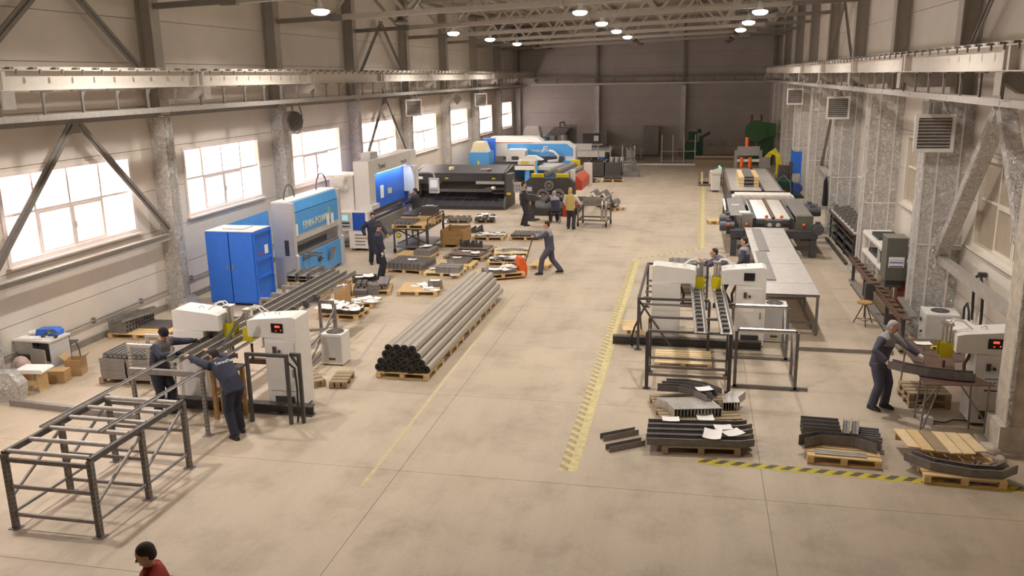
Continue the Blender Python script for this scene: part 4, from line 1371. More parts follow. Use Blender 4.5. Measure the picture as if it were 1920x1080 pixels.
for k, (x, a, b) in enumerate(((1.98, 22.2, 25.9), (2.1, 26.0, 29.8))):
    solo('formed_plate', 'long dark formed plate lying on the aluminium run-out table', 'plate', MB().prism([(-.15, 0), (.15, 0), (.15, .03), (-.15, .03)], 'y', a, b), GREYST, (x, 0, 1.032), 0, 'formed plates on the run-out table')

# ================================================================== roll former
t = thing('roll_former', 'long grey roll forming machine with rows of white rollers and motors', 'roll former', (2.72, 30.3, 0))
BASE = M('dark_machine_base', (78, 78, 82), .5, .2, var=.08)
MOTOR = M('grey_motor', (92, 92, 98), .5, .2, var=.1)
for y in (0.05, 4.4, 9.6):
    for x in (-1.32, 1.32):
        part(t, 'leg', MB().box(x - .1, x + .1, y - .1, y + .1, 0, .7), BASE)
part(t, 'end_beam', MB().box(-1.45, 1.45, -.1, .08, .66, .92), BASE)
part(t, 'end_beam', MB().box(-1.2, 1.2, -.06, .04, .25, .38), BASE)
for x in (-1.1, 1.1):
    part(t, 'bed', MB().box(x - .18, x + .18, .1, 9.7, .55, .9), BASE)
    part(t, 'cover_plate', MB().box(x - .35, x + .25, .6, 5.0, 1.3, 1.33), GREYST)
    part(t, 'side_frame', MB().box(x - .04, x + .04, .5, 5.1, .9, 1.3), GREYST)
for x in (-.62, .62):
    part(t, 'side_frame', MB().box(x - .05, x + .05, .4, 5.1, .9, 1.28), BASE)
part(t, 'centre_rail', MB().box(-.05, .05, .3, 5.1, .9, 1.34), BROWNT)
wr = MB().tube((-.56, 0, 0), (-.08, 0, 0), .07, 12).tube((.08, 0, 0), (.56, 0, 0), .07, 12).tube((-.7, 0, 0), (.7, 0, 0), .03, 8).mesh('forming_roller', M('white_roller', (226, 220, 212), .3, .4, var=.05))
part(t, 'roller_bed', MB().box(-.57, .57, .4, 5.0, .95, 1.1), BLACKST)
for k in range(19):
    part(t, 'forming_roller', wr, None, (0, .5 + k * .235, 1.24))


def motor(t, x, y, z, s, ax='x'):
    m = MB()
    a, b = ((x, y, z), (x + s * .5, y, z)) if ax == 'x' else ((x, y, z), (x, y - .5, z))
    m.tube(a, b, .17, 14)
    o = part(t, 'motor', m, MOTOR)
    f = MB()
    for k in range(5):
        if ax == 'x':
            f.tube((x + s * (.08 + .08 * k), y, z), (x + s * (.1 + .08 * k), y, z), .19, 14)
        else:
            f.tube((x, y - .08 - .08 * k, z), (x, y - .1 - .08 * k, z), .19, 14)
    part(o, 'cooling_fin', f, MOTOR)
    part(o, 'terminal_box', MB().cbox((x + (s * .2 if ax == 'x' else 0), y - (.2 if ax == 'y' else 0), z + .2), (.16, .16, .1)), MOTOR)


motor(t, -1.3, 1.1, 1.1, -1)
motor(t, -1.3, .55, .95, -1)
motor(t, 1.45, .3, .98, 1, 'y')
motor(t, 1.35, 2.6, 1.2, 1)
motor(t, 1.35, 3.4, 1.2, 1)
part(t, 'gear_housing', MB().box(-1.05, -.7, .15, .5, .9, 1.45), GREYST)
part(t, 'gear_housing', MB().box(.75, 1.3, .15, .5, .9, 1.4), M('olive_housing', (104, 104, 92), .5))
part(t, 'guide_entry', MB().box(-.3, .3, .05, .35, .92, 1.25), BLACKST)
for k, (x, y, z) in enumerate(((-.25, .1, 1.38), (.25, .1, 1.38), (-.9, .1, 1.1), (1.0, .1, 1.1), (-1.45, .9, 1.0), (-1.5, .25, 1.05))):
    part(t, 'adjusting_knob', MB().ball((x, y, z), .06, 8), ORANGE)
part(t, 'guide_entry', MB().tube((-.14, .02, 1.1), (-.14, .2, 1.1), .08, 10).tube((.14, .02, 1.1), (.14, .2, 1.1), .08, 10), CHROME)
part(t, 'straightener', MB().box(-1.2, 1.2, 5.3, 6.1, 1.0, 1.35), M('white_straightener', (224, 216, 206), .5, var=.12, scale=7))
for k in range(4):
    part(t, 'straightener_roll', MB().tube((-1.1, 5.4 + .2 * k, 1.38), (1.1, 5.4 + .2 * k, 1.38), .07, 10), M('white_straightener', (224, 216, 206)))
for k in range(7):
    part(t, 'hand_wheel', MB().tube((-1.45, 4.2 + .45 * k, .95), (-1.52, 4.2 + .45 * k, .95), .1, 12), CHROME)
part(t, 'notice', MB().box(-1.1, -.75, 1.1, 1.6, 1.34, 1.345), PAPER)
papers('white sheet on the cover plates of the roll former', None, [((1.55, 33.4, 1.331), .1)])
# infeed roller conveyor
t = thing('infeed_conveyor', 'wide infeed conveyor of bright plates behind the roll former', 'conveyor', (2.75, 40.3, 0))
for x in (-1.15, 1.15):
    part(t, 'side_frame', MB().box(x - .05, x + .05, 0, 9.6, .25, 1.0), STEELD)
    for y in (.3, 3.2, 6.2, 9.3):
        part(t, 'leg', MB().box(x - .05, x + .05, y - .05, y + .05, 0, .25), STEELD)
for k in range(12):
    part(t, 'roller_plate', MB().box(-1.1, .25, .1 + .8 * k, .1 + .8 * k + .72, .96, 1.0), ALU)
    part(t, 'roller_plate', MB().box(.38, 1.1, .1 + .8 * k, .1 + .8 * k + .72, .96, 1.0), ALU)
    part(t, 'slat_gap', MB().box(-1.1, 1.1, .1 + .8 * k + .72, .1 + .8 * k + .8, .93, .96), BLACKST)
part(t, 'centre_groove', MB().box(.26, .37, .1, 9.6, .95, 1.03), BLACKST)
for k in range(9):
    part(t, 'frame_rib', MB().box(-1.23, -1.2, .4 + k, .48 + k, .1, .95), STEELD)
pi_ = thing('timber_stack', 'stack of pale timber beams and dark strips on the infeed conveyor', 'timber stack', (2.5, 41.6, 1.002))
for k in range(3):
    part(pi_, 'beam', MB().box(-.45, -.22, 0, 3.2, .16 * k, .16 * k + .14), PINE2)
    part(pi_, 'beam', MB().box(.22, .45, 0, 3.2, .16 * k, .16 * k + .14), PINE)
    part(pi_, 'dark_strip', MB().box(-.2, .2, 0, 3.1, .16 * k, .16 * k + .1), DARKST)
part(pi_, 'dark_strip', MB().box(-.2, .2, 0, 3.1, .46, .5), GREYST)
# decoiler head with orange cylinders and yellow hoses
t = thing('hydraulic_cutter', 'hydraulic cutter with orange cylinders and yellow hoses on the infeed', 'hydraulic press', (2.9, 50.2, 0))
part(t, 'column', MB().box(-.75, -.6, -.1, .1, 0, 2.0), STEELD)
part(t, 'column', MB().box(.6, .75, -.1, .1, 0, 2.0), STEELD)
part(t, 'head_block', MB().box(-.6, .6, -.18, .18, 1.7, 2.2), GREYST)
part(t, 'cutter', MB().box(-.6, .6, -.12, .12, 1.35, 1.5), ALU)
for x in (-.35, .1):
    part(t, 'cylinder', MB().tube((x, -.1, 1.05), (x, -.1, 1.6), .1, 12), ORANGE)
part(t, 'cylinder', MB().tube((-.1, 0, 2.2), (-.1, 0, 2.7), .09, 12), ORANGE)
part(t, 'valve_block', MB().box(.75, 1.2, -.2, .3, 1.0, 1.6), STEELD)
for k in range(6):
    part(t, 'hose', MB().path([(.9 + .06 * k, 0, 1.6), (1.15 + .06 * k, -.1, 1.9 + .04 * k), (1.5 + .04 * k, -.2, 1.7), (1.55 + .05 * k, -.2, 1.0), (1.5 + .05 * k, -.2, .7)], .03), YELLOW)
# hydraulic power pack
t = thing('hydraulic_pack', 'dark green hydraulic tank with a blue motor beside the infeed conveyor', 'hydraulic unit', (4.45, 45.6, 0))
part(t, 'tank', MB().box(-.45, .45, -.2, 1.6, .1, .8), M('tank_green', (18, 66, 56), .45))
part(t, 'base', MB().box(-.5, .95, -.5, 1.7, 0, .1), M('tank_green', (18, 66, 56)))
part(t, 'motor', MB().tube((.65, -.45, .5), (.65, .25, .5), .24, 16).tube((.65, -.5, .5), (.65, -.45, .5), .2, 16), M('motor_blue', (48, 76, 150), .45))
part(t, 'pump_block', MB().box(-.2, .3, .9, 1.4, .8, 1.5).tube((.4, 1.0, .8), (.4, 1.0, 1.7), .1, 12), BLACKST)
part(t, 'hose', MB().path([(-.3, .2, .85), (.0, .0, 1.1), (.3, -.2, .8), (.35, -.35, .3)], .02), GREYST)
part(t, 'nameplate', MB().box(-.1, .1, -.21, -.2, .3, .38), ORANGE)
solo('blue_screen', 'upright blue board between the hydraulic tank and foil wall', 'board', MB().box(-.28, .28, -.02, .02, 0, .0).box(-.28, -.24, -.02, .02, 0, 1.0).box(.24, .28, -.02, .02, 0, 1.0).prism([(-.28, 1.0), (.28, 1.0), (.28, 2.15), (-.12, 2.15), (-.28, 2.3)], 'y', -.02, .02), BLUE1, (5.2, 47.5, 0))
# operator kiosk and mould frames
t = thing('control_kiosk', 'white slanted control kiosk with a green lamp beside the infeed conveyor', 'control desk', (1.1, 47.4, 0), R(8))
part(t, 'pedestal', MB().prism([(-.2, .1), (.2, .1), (.24, 1.0), (-.24, 1.0)], 'y', -.2, .2).box(-.15, .15, -.15, .15, 0, .1, 1), [WHITEP, BLACKST])
part(t, 'desk_top', MB().prism([(-.26, 1.0), (.26, 1.0), (.28, 1.32), (-.28, 1.12)], 'y', -.24, .24), WHITEP)
part(t, 'button_row', MB().cbox((0, 0, 1.235), (.4, .2, .02), ry=R(-20)), GREYST)
part(t, 'signal_lamp', MB().tube((.18, 0, 1.28), (.18, 0, 1.4), .04, 10), GREENL)
t = thing('mould_frame', 'dark open box frame holding a plate between timber strips', 'frame', (.62, 50.2, 0))
part(t, 'base', MB().box(-.4, .4, -.5, .5, 0, .14), DARKST)
for x in (-.38, .38):
    part(t, 'side_post', MB().box(x - .03, x + .03, -.5, .5, .14, .75), DARKST)
for x in (-.22, .22):
    part(t, 'timber_strip', MB().box(x - .05, x + .05, -.5, .5, .14, .7), PINE2)
part(t, 'plate', MB().box(-.15, .15, -.5, .5, .5, .72), DARKST)
t = thing('mould_frame', 'dark narrow box frame behind the white kiosk', 'frame', (1.3, 50.4, 0))
part(t, 'base', MB().box(-.22, .22, -.4, .4, 0, .2), DARKST)
part(t, 'side_post', MB().box(-.22, -.16, -.4, .4, .2, .95), DARKST)
part(t, 'drum', MB().tube((-.1, -.35, .45), (.22, -.35, .45), .12, 12), BLACKST)
pallet('small worn pallet left of the roll former motors', gp(1329, 421), gp(1362, 421), .8, PINE, n=4)

# ================================================================== window-side machines
# blue metal cabinet
t = thing('metal_cabinet', 'tall bright blue metal cabinet with doors ajar beside the window wall', 'cabinet', (-12.72, 21.95, 0))
w, d, h = .72, .5, 2.12
part(t, 'body', MB().box(-w, w, d - .02, d, .08, h).box(-w, -w + .02, -d, d, .08, h).box(-w, w, -d, d, .06, .1).box(-w, w, -d, d, h - .02, h), BLUE1)
part(t, 'top_lid', MB().box(-w - .01, w + .01, -d, d + .02, h, h + .02).box(-.35, .3, -.2, .35, h + .02, h + .05), M('pale_cabinet_top', (206, 200, 190), .6))
for s, a in ((-1, .05), (1, -.03)):
    dr = part(t, 'door', MB().box(*sorted((0, -s * (w - .01))), -.012, .012, .1, h - .02), BLUE1, (s * w, -d - .015, 0), s * abs(a))
    part(dr, 'handle', MB().box(*sorted((-s * (w - .1), -s * (w - .06))), -.035, -.012, 1.05, 1.2), GREYST)
sp = part(t, 'side_panel', MB().box(w, w + .015, -d, d, .08, h).box(w + .015, w + .05, -d, -d + .07, .08, h).box(w + .015, w + .05, d - .07, d, .08, h), BLUE1)
for z in (.1, .75, 1.25, 2.02):
    part(sp, 'stiffener', MB().box(w + .015, w + .045, -d + .07, d - .07, z, z + .06), BLUE1)
part(sp, 'notice', MB().box(w + .015, w + .02, .1, .3, 1.4, 1.65), PAPER)
part(sp, 'red_tag', MB().box(w + .015, w + .02, -.25, -.05, 1.4, 1.45), RED)
solo('metal_screen', 'sloping blue sheet screen behind the blue cabinet', 'screen', MB().prism([(0, 0), (1.55, 0), (1.55, 2.45), (0, 1.95)], 'y', 0, .03), BLUE2, (-14.0, 23.3, 0))

# press brake with grey end frames and sky-blue front
t = thing('press_brake', 'sky-blue press brake with grey end frames beside the blue cabinet', 'press brake', (-11.74, 23.55, 0))
Lp = 3.62
for y, nm in ((0, 0), (Lp - .16, 1)):
    ef = part(t, 'end_frame', MB().prism([(-.74, 0), (0, 0), (0, 1.0), (-.05, 1.05), (-.05, 2.62), (-.74, 2.62)], 'y', y, y + .16), GREYP)
    if nm == 0:
        part(ef, 'slot_window', MB().box(-.38, -.24, -.006, 0, 1.02, 1.5), BLACKST)
rm = part(t, 'upper_beam', MB().box(-.28, -.1, .16, Lp - .16, 1.62, 2.3), BLUE2)
part(t, 'top_cover', MB().prism([(-.7, 2.62), (-.16, 2.62), (-.1, 2.32), (-.28, 2.3), (-.7, 2.3)], 'y', .16, Lp - .16), BLUE2)
part(t, 'top_plate', MB().box(-.74, -.2, .02, Lp - .02, 2.62, 2.66), WHITEP)
part(t, 'clamp_bar', MB().box(-.27, -.11, .16, Lp - .16, 1.4, 1.62), GREYP)
part(t, 'punch_tool', MB().prism([(-.22, 1.4), (-.16, 1.4), (-.185, 1.25), (-.2, 1.25)], 'y', .3, Lp - .3), GREYST)
part(t, 'bed', MB().box(-.3, -.08, .16, Lp - .16, .1, .92), BLUE2)
part(t, 'die_rail', MB().box(-.26, -.12, .2, Lp - .2, .92, 1.02), GREYST)
part(t, 'back_gauge', MB().box(-.7, -.5, .3, Lp - .3, .9, 1.6), DARKST)
for y in (.55, .95):
    part(t, 'support_arm', MB().box(-.08, .42, y - .03, y + .03, .92, .97).prism([(-.08, .75), (.2, .9), (-.08, .9)], 'y', y - .01, y + .01), GREYST)
hw = part(t, 'hand_wheel', MB().tube((-.08, 1.7, .6), (-.02, 1.7, .6), .1, 14).tube((-.02, 1.7, .6), (.08, 1.7, .62), .015, 6), BLACKST)
part(t, 'leaning_plate', MB().bar((-.05, 2.5, .38), (.12, 2.5, .85), .3, .02, 0, (1, 0, 0)), GREYST)
text(t, 'FINN-POWER', .34, CREAM, (-.097, .75, 1.72), (R(90), 0, R(90)), True, .92)
part(t, 'logo_ring', MB().path([(-.095, 2.75 + .07 * math.cos(a), 2.02 + .09 * math.sin(a)) for a in [2 * math.pi * k / 12 for k in range(13)]], .012, 6), M('lime_logo', (150, 200, 60), .5, var=0))
for y, z in ((2.6, 1.55), (2.95, 1.55), (.28, 1.6)):
    part(t, 'taped_paper', MB().cbox((-.09, y, z + .17), (.004, .2, .36)), PAPER)
for y0_, r_, x_, hs in ((.5, .36, -.55, .42), (2.95, .42, -.6, .5)):
    part(t, 'hydraulic_hose', MB().path([(x_, y0_ + r_ - r_ * math.cos(a_), 2.66 + hs * math.sin(a_)) for a_ in [math.pi * k / 12 for k in range(13)]], .022), BLACKST)

# tall white press brake with blue ram
t = thing('press_brake', 'tall white press brake with blue ram and lit throat', 'press brake', (-12.15, 30.0, 0))
Lp = 5.6
LEDW = M('cool_white_lamp_strip', (214, 226, 255), .4, var=0, emit=6)
lt = part(t, 'tower', MB().box(-.28, .32, 0, .62, 1.62, 3.25), WHITEP)
part(t, 'tower', MB().box(-.9, -.1, 0, .62, .5, 1.62), WHITEP)
part(t, 'tower', MB().box(-.4, .32, Lp - .85, Lp, 1.55, 3.25), WHITEP)
part(t, 'tower', MB().box(-.9, -.1, Lp - .85, Lp, .0, 1.55), BLUE3)
part(t, 'crossbeam', MB().box(-.28, .3, .62, Lp - .85, 2.72, 3.25), WHITEP)
part(t, 'lamp_strip', MB().box(.1, .24, 1.1, 2.7, 2.69, 2.72), LEDW)
part(t, 'lamp_strip', MB().box(.1, .24, 2.9, Lp - 1.1, 2.69, 2.72), LEDW)
ldl = bpy.data.lights.new('strip_light', 'AREA')
ldl.shape = 'RECTANGLE'
ldl.size, ldl.size_y = .15, 3.4
ldl.energy = 22
ldl.color = (.8, .88, 1)
lo = bpy.data.objects.new('strip_light', ldl)
COL.objects.link(lo)
lo.parent = t
lo.location = (.17, 2.8, 2.68)
part(t, 'ram', MB().box(-.3, .02, .62, Lp - .85, 1.28, 2.7), BLUE1)
part(t, 'clamp_bar', MB().box(-.24, -.02, .62, Lp - .85, 1.16, 1.28), BLACKST)
tt_ = MB().prism([(-.16, 1.16), (-.08, 1.16), (-.115, 1.02), (-.125, 1.02)], 'y', -.07, .07).mesh('punch_tool', GREYST)
for k in range(23):
    part(t, 'punch_tool', tt_, None, (0, .8 + k * .17, 0))
part(t, 'bed', MB().box(-.32, .1, .62, Lp - .85, .15, .86), STEELD)
part(t, 'die_rail', MB().box(-.2, 0, .62, Lp - .85, .86, .96), BLACKST)
sg = part(t, 'side_guard', MB().box(.32, .5, Lp - .7, Lp - .3, 1.5, 2.6), WHITEP)
part(t, 'light_curtain', MB().prism([(.32, 1.45), (.52, 1.55), (.52, 2.2), (.42, 2.5), (.32, 2.6)], 'y', Lp - 1.0, Lp - .88), WHITEP)
text(t, 'Yawei', .3, BLACKST, (.303, 1.05, 2.86), (R(90), 0, R(90)), True)
text(t, 'PB-22/32', .17, BLACKST, (.303, 3.7, 2.82), (R(90), 0, R(90)), True)
for y, z, m_ in ((1.9, 1.62, PAPER), (2.75, 1.7, CREAM), (3.0, 1.68, CREAM)):
    part(t, 'taped_paper', MB().box(.02, .026, y, y + (.36 if m_ is PAPER else .18), z, z + (.5 if m_ is PAPER else .22)), m_)
part(t, 'panel_shelf', MB().box(-.1, .42, -.1, .7, 1.45, 1.62), WHITEP)
# lower left cabinet with screen and vents
cb = part(t, 'control_cabinet', MB().box(-.75, .4, -.55, .05, .75, 1.45), WHITEP)
part(cb, 'screen_panel', MB().box(-.7, -.25, -.565, -.55, .82, 1.4), GREYP)
part(cb, 'screen', MB().box(-.6, -.38, -.575, -.565, 1.14, 1.34), M('cyan_screen', (150, 215, 225), .3, var=0, emit=.5))
part(cb, 'key_row', MB().box(-.62, -.32, -.572, -.565, 1.0, 1.08).box(-.62, -.32, -.572, -.565, .88, .94), BLACKST)
part(cb, 'blue_cover', MB().box(-.2, .3, -.562, -.55, .77, 1.43), BLUE3)
vc = part(t, 'vent_cabinet', MB().box(-.35, .5, -.6, .3, .1, .74), WHITEP)
for k in range(4):
    part(vc, 'vent_slot', MB().box(-.12, .28, -.608, -.6, .22 + .12 * k, .27 + .12 * k), GREYST)
part(t, 'base_feet', MB().box(-.3, -.15, -.5, -.35, 0, .1).box(.3, .45, -.5, -.35, 0, .1).box(-1.2, 0, .1, Lp - .1, 0, .15), GREYST)
pd_ = part(t, 'pendant_arm', MB().path([(.3, Lp - .1, 2.25), (.9, Lp + .05, 2.25), (1.05, Lp + .1, 2.2), (1.08, Lp + .1, 2.0)], .045), GREYP)
pn = part(t, 'pendant', MB().box(.86, 1.3, Lp - .02, Lp + .1, 1.35, 2.0), WHITEP)
part(pn, 'pendant_screen', MB().box(.92, 1.24, Lp - .03, Lp - .02, 1.6, 1.93), M('pale_screen', (235, 235, 235), .3, var=0, emit=.4))
part(pn, 'pendant_key', MB().box(.94, .99, Lp - .03, Lp - .02, 1.45, 1.5).box(1.05, 1.1, Lp - .03, Lp - .02, 1.45, 1.5).box(1.16, 1.22, Lp - .03, Lp - .02, 1.44, 1.5), BLACKST)
part(t, 'spool', MB().tube((-.9, -.25, 2.45), (-.5, -.25, 2.45), .28, 16, hollow=.6), WHITEP)
part(t, 'rear_housing', MB().box(-1.2, -.3, -.1, 1.2, .5, 2.75), WHITEP)
part(t, 'top_box', MB().box(-.28, .1, .8, 1.6, 3.25, 3.5), GREYP)

# guillotine shear
SH = M('charcoal_machine_paint', (62, 61, 64), .45, .2, var=.08)
SH2 = M('slate_machine_paint', (92, 90, 92), .45, .2, var=.06)
t = thing('guillotine_shear', 'long charcoal guillotine shear with slanted chute', 'shear', (-13.45, 40.1, 0))
Ls = 4.55
part(t, 'top_beam', MB().box(0, Ls, .1, .5, 1.5, 1.72), SH)
part(t, 'rear_beam', MB().box(0, Ls, 1.7, 1.95, 1.75, 1.95), SH2)
part(t, 'cover_sheet', MB().prism([(.1, 1.72), (.5, 1.72), (1.9, 1.95), (1.7, 1.97)], 'x', .1, Ls - .1), SH)
part(t, 'front_plate', MB().box(.1, Ls - .1, .05, .1, 1.32, 1.6), SH)
part(t, 'inner_face', MB().box(.1, Ls, .7, .75, .4, 1.5), BLACKST)
part(t, 'guide_plate', MB().box(.1, 1.4, .02, .05, 1.2, 1.36).box(3.1, Ls - .05, .02, .05, 1.2, 1.34, 1), [SH, GALV])
part(t, 'lower_beam', MB().prism([(1.0, .82), (3.9, .82), (3.9, 1.05), (3.7, 1.05), (3.4, .95), (1.0, .95)], 'y', -.05, .1), SH2)
part(t, 'chute', MB().prism([(-.3, .12), (.7, .7), (.7, .74), (-.3, .16)], 'x', .15, Ls), SH)
for k in range(9):
    part(t, 'chute_rib', MB().bar((.4 + .5 * k, -.28, .19), (.55 + .5 * k, .68, .76), .03, .03), SH2)
part(t, 'base_rail', MB().box(.0, Ls, -.36, -.22, .02, .14), SH)
for x in (0, Ls):
    part(t, 'end_frame', MB().prism([(-.4, 0), (2.0, 0), (2.0, 1.95), (1.7, 1.95), (.05, 1.75), (.0, .6)], 'x', x - .06, x + .06), SH)
ec = part(t, 'end_cabinet', MB().box(Ls + .06, Ls + .35, -.1, .7, .75, 1.7), SH2)
part(ec, 'yellow_stop', MB().box(Ls + .1, Ls + .3, -.15, -.1, .72, .82), YELLOW)
part(ec, 'nameplate', MB().box(Ls + .35, Ls + .355, .2, .35, 1.2, 1.4), PAPER)
for x in (1.55, 3.9):
    part(t, 'warning_label', MB().box(x, x + .16, .04, .05, 1.44, 1.5), YELLOW)
part(t, 'red_label', MB().box(.12, .42, .04, .05, 1.42, 1.54), PAPER)
part(t, 'drive_unit', MB().box(1.6, 1.8, .6, .9, 1.76, 1.95).tube((1.7, .6, 1.88), (1.7, .5, 1.88), .06, 10), CREAM)
part(t, 'drive_unit', MB().box(3.2, 3.6, .5, .9, 1.74, 1.86).tube((3.55, .55, 1.85), (3.75, .55, 1.85), .06, 10), GREYST)
part(t, 'work_lamp', MB().tube((3.9, .0, 1.02), (4.05, -.05, 1.02), .08, 10), WHITEP)
part(t, 'pipe_rail', MB().tube((3.9, .2, .95), (Ls, .2, .95), .03, 8).tube((3.9, .2, .75), (Ls, .2, .75), .03, 8), GREYST)

# turret punch press
Yp_ = 53.0
t = thing('punch_press', 'large sky-blue punch press with white trimmed bridge frame', 'punch press', (0, Yp_, 0))
P_ = lambda x, y: (vp(x, y, Yp_).x, vp(x, y, Yp_).z)
zt = P_(1000, 266)[1]
xl, xr = P_(923, 280)[0], P_(1079, 280)[0]
zb = P_(1000, 293)[1]
part(t, 'bridge', MB().prism([(xl, zb), (xr, zb), (xr, zt - .35), (xr - .5, zt), (xl, zt)], 'y', 0, .9), WHITEP)
part(t, 'bridge_face', MB().prism([(xl + 1.0, zb + .02), (xr - .15, zb + .02), (xr - .15, zt - .42), (xr - .55, zt - .12), (xl + 1.0, zt - .12)], 'y', -.03, 0), BLUE2)
part(t, 'red_stripe', MB().box(xl + .1, xl + 2.6, -.01, 0, zt - .06, zt - .03), RED)
part(t, 'rear_cover', MB().prism([(xl - .2, zt), (xl + 3.1, zt), (xl + 2.7, zt + .28), (xl - .2, zt + .28)], 'y', .5, 1.6), WHITEP)
xq = P_(1062, 300)[0]
part(t, 'right_leg', MB().prism([(xq - .1, 0), (xr, 0), (xr, zb), (xq - .1, zb)], 'y', .0, .9), WHITEP)
part(t, 'leg_face', MB().prism([(xq - 1.1, .1), (xr - .35, .1), (xr + .02, .35), (xr + .02, zb - .25), (xq - .1, zb - .25), (xq - .6, zb - .55), (xq - 1.1, zb - .9)], 'y', -.2, 0), BLUE2)
part(t, 'lower_frame', MB().box(xl + 1.4, xq - .6, .0, .8, .05, .8), BLUE2)
hx0, hx1 = P_(955, 280)[0], P_(990, 280)[0]
hz0, hz1 = P_(970, 300)[1], P_(970, 278)[1]
hd = part(t, 'punch_head', MB().prism([(hx0, hz0), (hx1 - .06, hz0), (hx1, hz0 + .2), (hx1, hz1 - .1), (hx1 - .1, hz1), (hx0 + .1, hz1), (hx0, hz1 - .1)], 'y', -1.0, 0), WHITEP)
part(hd, 'head_window', MB().box(hx0 + .35, hx1 - .4, -1.01, -1.0, hz0 + .1, hz0 + .32), BLACKST)
text(t, 'FINN-POWER', .22, WHITEP, (P_(996, 284)[0], -.035, zt - .62), (R(90), 0, 0), True)
part(t, 'logo', MB().prism([(0, 0), (.06, 0), (.14, .2), (.34, .2), (.36, .26), (.16, .26), (.2, .34), (.4, .34), (.42, .4), (.15, .4)], 'y', -.04, -.03), WHITEP, (P_(1014, 284)[0] + .05, 0, zt - .66))
part(t, 'cable_chain', MB().path([(P_(1031, 281)[0], -.15, zt - .55), (P_(1040, 282)[0], -.3, zt - .6), (P_(1049, 288)[0], -.4, zt - .85), (P_(1048, 295)[0], -.5, zt - 1.1), (P_(1030, 297)[0], -.6, zt - 1.15)], .09), GREYP)
# table in front
tx0, tx1 = P_(918, 309)[0] - .0, P_(1021, 309)[0]
tz = 1.0
part(t, 'brush_table', MB().box(tx0 + .2, tx1, -2.6, -.2, tz, tz + .03), RUBBER)
part(t, 'table_edge', MB().box(tx0 + .2, tx1 + .0, -2.72, -2.6, tz - .2, tz + .03), WHITEP)
part(t, 'table_wing', MB().prism([(tx1 + .05, -2.7), (tx1 + 1.0, -2.7), (tx1 + 1.5, -.4), (tx1 + .05, -.4)], 'z', tz - .2, tz), GREYP)
for x in (tx0 + .5, P_(975, 330)[0], P_(1018, 330)[0] - .5):
    part(t, 'table_leg', MB().prism([(x - .16, 0), (x + .16, 0), (x + .12, tz - .2), (x - .12, tz - .2)], 'y', -2.6, -2.4), BLUE2)
part(t, 'carriage', MB().box(tx1 - 1.3, tx1 - .2, -2.0, -1.2, tz + .04, tz + .3), WHITEP)
part(t, 'carriage', MB().prism([(tx1 - 1.2, tz + .3), (tx1 + .2, tz + .3), (tx1 - .3, tz + .55), (tx1 - .8, tz + .55)], 'y', -1.9, -1.2), WHITEP)
part(t, 'warning_label', MB().box(tx1 - 1.1, tx1 - .6, -2.01, -2.0, tz + .08, tz + .24), YELLOW)
part(t, 'light_post', MB().box(tx1 - .06, tx1 + .06, -2.9, -2.78, 0, tz + .35).box(tx1 - .12, tx1 - .06, -2.9, -2.8, 0, tz + .35, 1), [BLUE2, YELLOW])
part(t, 'light_post', MB().box(tx0 - .1, tx0 + .0, -2.7, -2.6, 0, tz + .3), YELLOW)
part(t, 'dark_channel', MB().box(hx1 + .1, xq - .1, -.1, 0.0, zb - .35, zb - .05), BLACKST)
# switch cabinet with cream cover beside the punch press
A = vp(879, 300, 51.3)
B = vp(917, 300, 51.3)
t = thing('switch_cabinet', 'sky-blue switch cabinet with a cream tapered cover beside the punch press', 'cabinet', ((A.x + B.x) / 2, 51.3, 0))
wc = (B.x - A.x) / 2
part(t, 'body', MB().box(-wc, wc, 0, 1.4, 0, 1.75), BLUE2)
part(t, 'cover', MB().prism([(-wc + .1, 1.75), (wc - .15, 1.75), (wc - .4, 2.35), (-wc + .3, 2.35)], 'y', .1, 1.2), CREAM)
part(t, 'rear_box', MB().box(wc - .7, wc + .05, 1.4, 1.68, 0, 2.5), BLUE1)
# distant machines near the end wall
def far(name, label, cat, x, y, Y):
    p = vp(x, y, Y)
    return thing(name, label, cat, (p.x, Y, 0))


t = far('machine_tool', 'sky-blue machine with a white cover near the window corner', 'machine', 995, 263, 64)
part(t, 'body', MB().box(-1.2, 1.2, 0, 1.5, 0, 1.75), BLUE2)
part(t, 'cover', MB().prism([(-.7, 1.75), (.75, 1.75), (.55, 2.55), (-.45, 2.55)], 'y', .1, 1.2), WHITEP)
part(t, 'rail', MB().box(1.1, 1.2, -.1, 0, 0, 1.95), GREYST)
t = far('machine_tool', 'grey machine with a raised hood near the end wall', 'machine', 1035, 263, 66)
part(t, 'body', MB().box(-.9, .2, 0, 1.6, 0, 1.75), GREYP)
part(t, 'hood', MB().prism([(-.5, 1.75), (.9, 1.75), (1.3, 2.3), (.1, 2.35)], 'y', .2, 1.4), STEELD)
part(t, 'rear_panel', MB().box(.7, 1.7, 1.4, 1.6, 0, 2.5), STEELD)
part(t, 'duct', MB().path([(.5, .8, 2.3), (.5, .8, 2.7), (.8, .8, 2.75), (.9, .8, 2.5)], .06), BLACKST)
part(t, 'drum', MB().tube((.9, .3, .1), (.9, .3, 1.8), .25, 12), GREYP)
t = far('laser_table', 'cutting table with white apron behind the punch press', 'cutting table', 1092, 282, 61)
part(t, 'table_top', MB().box(-1.2, 2.0, 0, 3, .95, 1.05), GREYP)
part(t, 'apron', MB().box(-1.2, 1.6, -.05, 0, .6, 1.0), WHITEP)
part(t, 'upper_guard', MB().box(-1.2, .6, .5, .6, 1.05, 1.5), WHITEP)
for x in (-.8, 1.4):
    part(t, 'table_leg', MB().box(x - .15, x + .15, .0, .3, 0, .6), BLUE1)
t = far('control_terminal', 'dark control terminal with a white sheet by the foil wall post', 'control desk', 1111, 262, 65.3)
part(t, 'stand', MB().box(-.3, .3, 0, .4, 0, 1.0), DARKST)
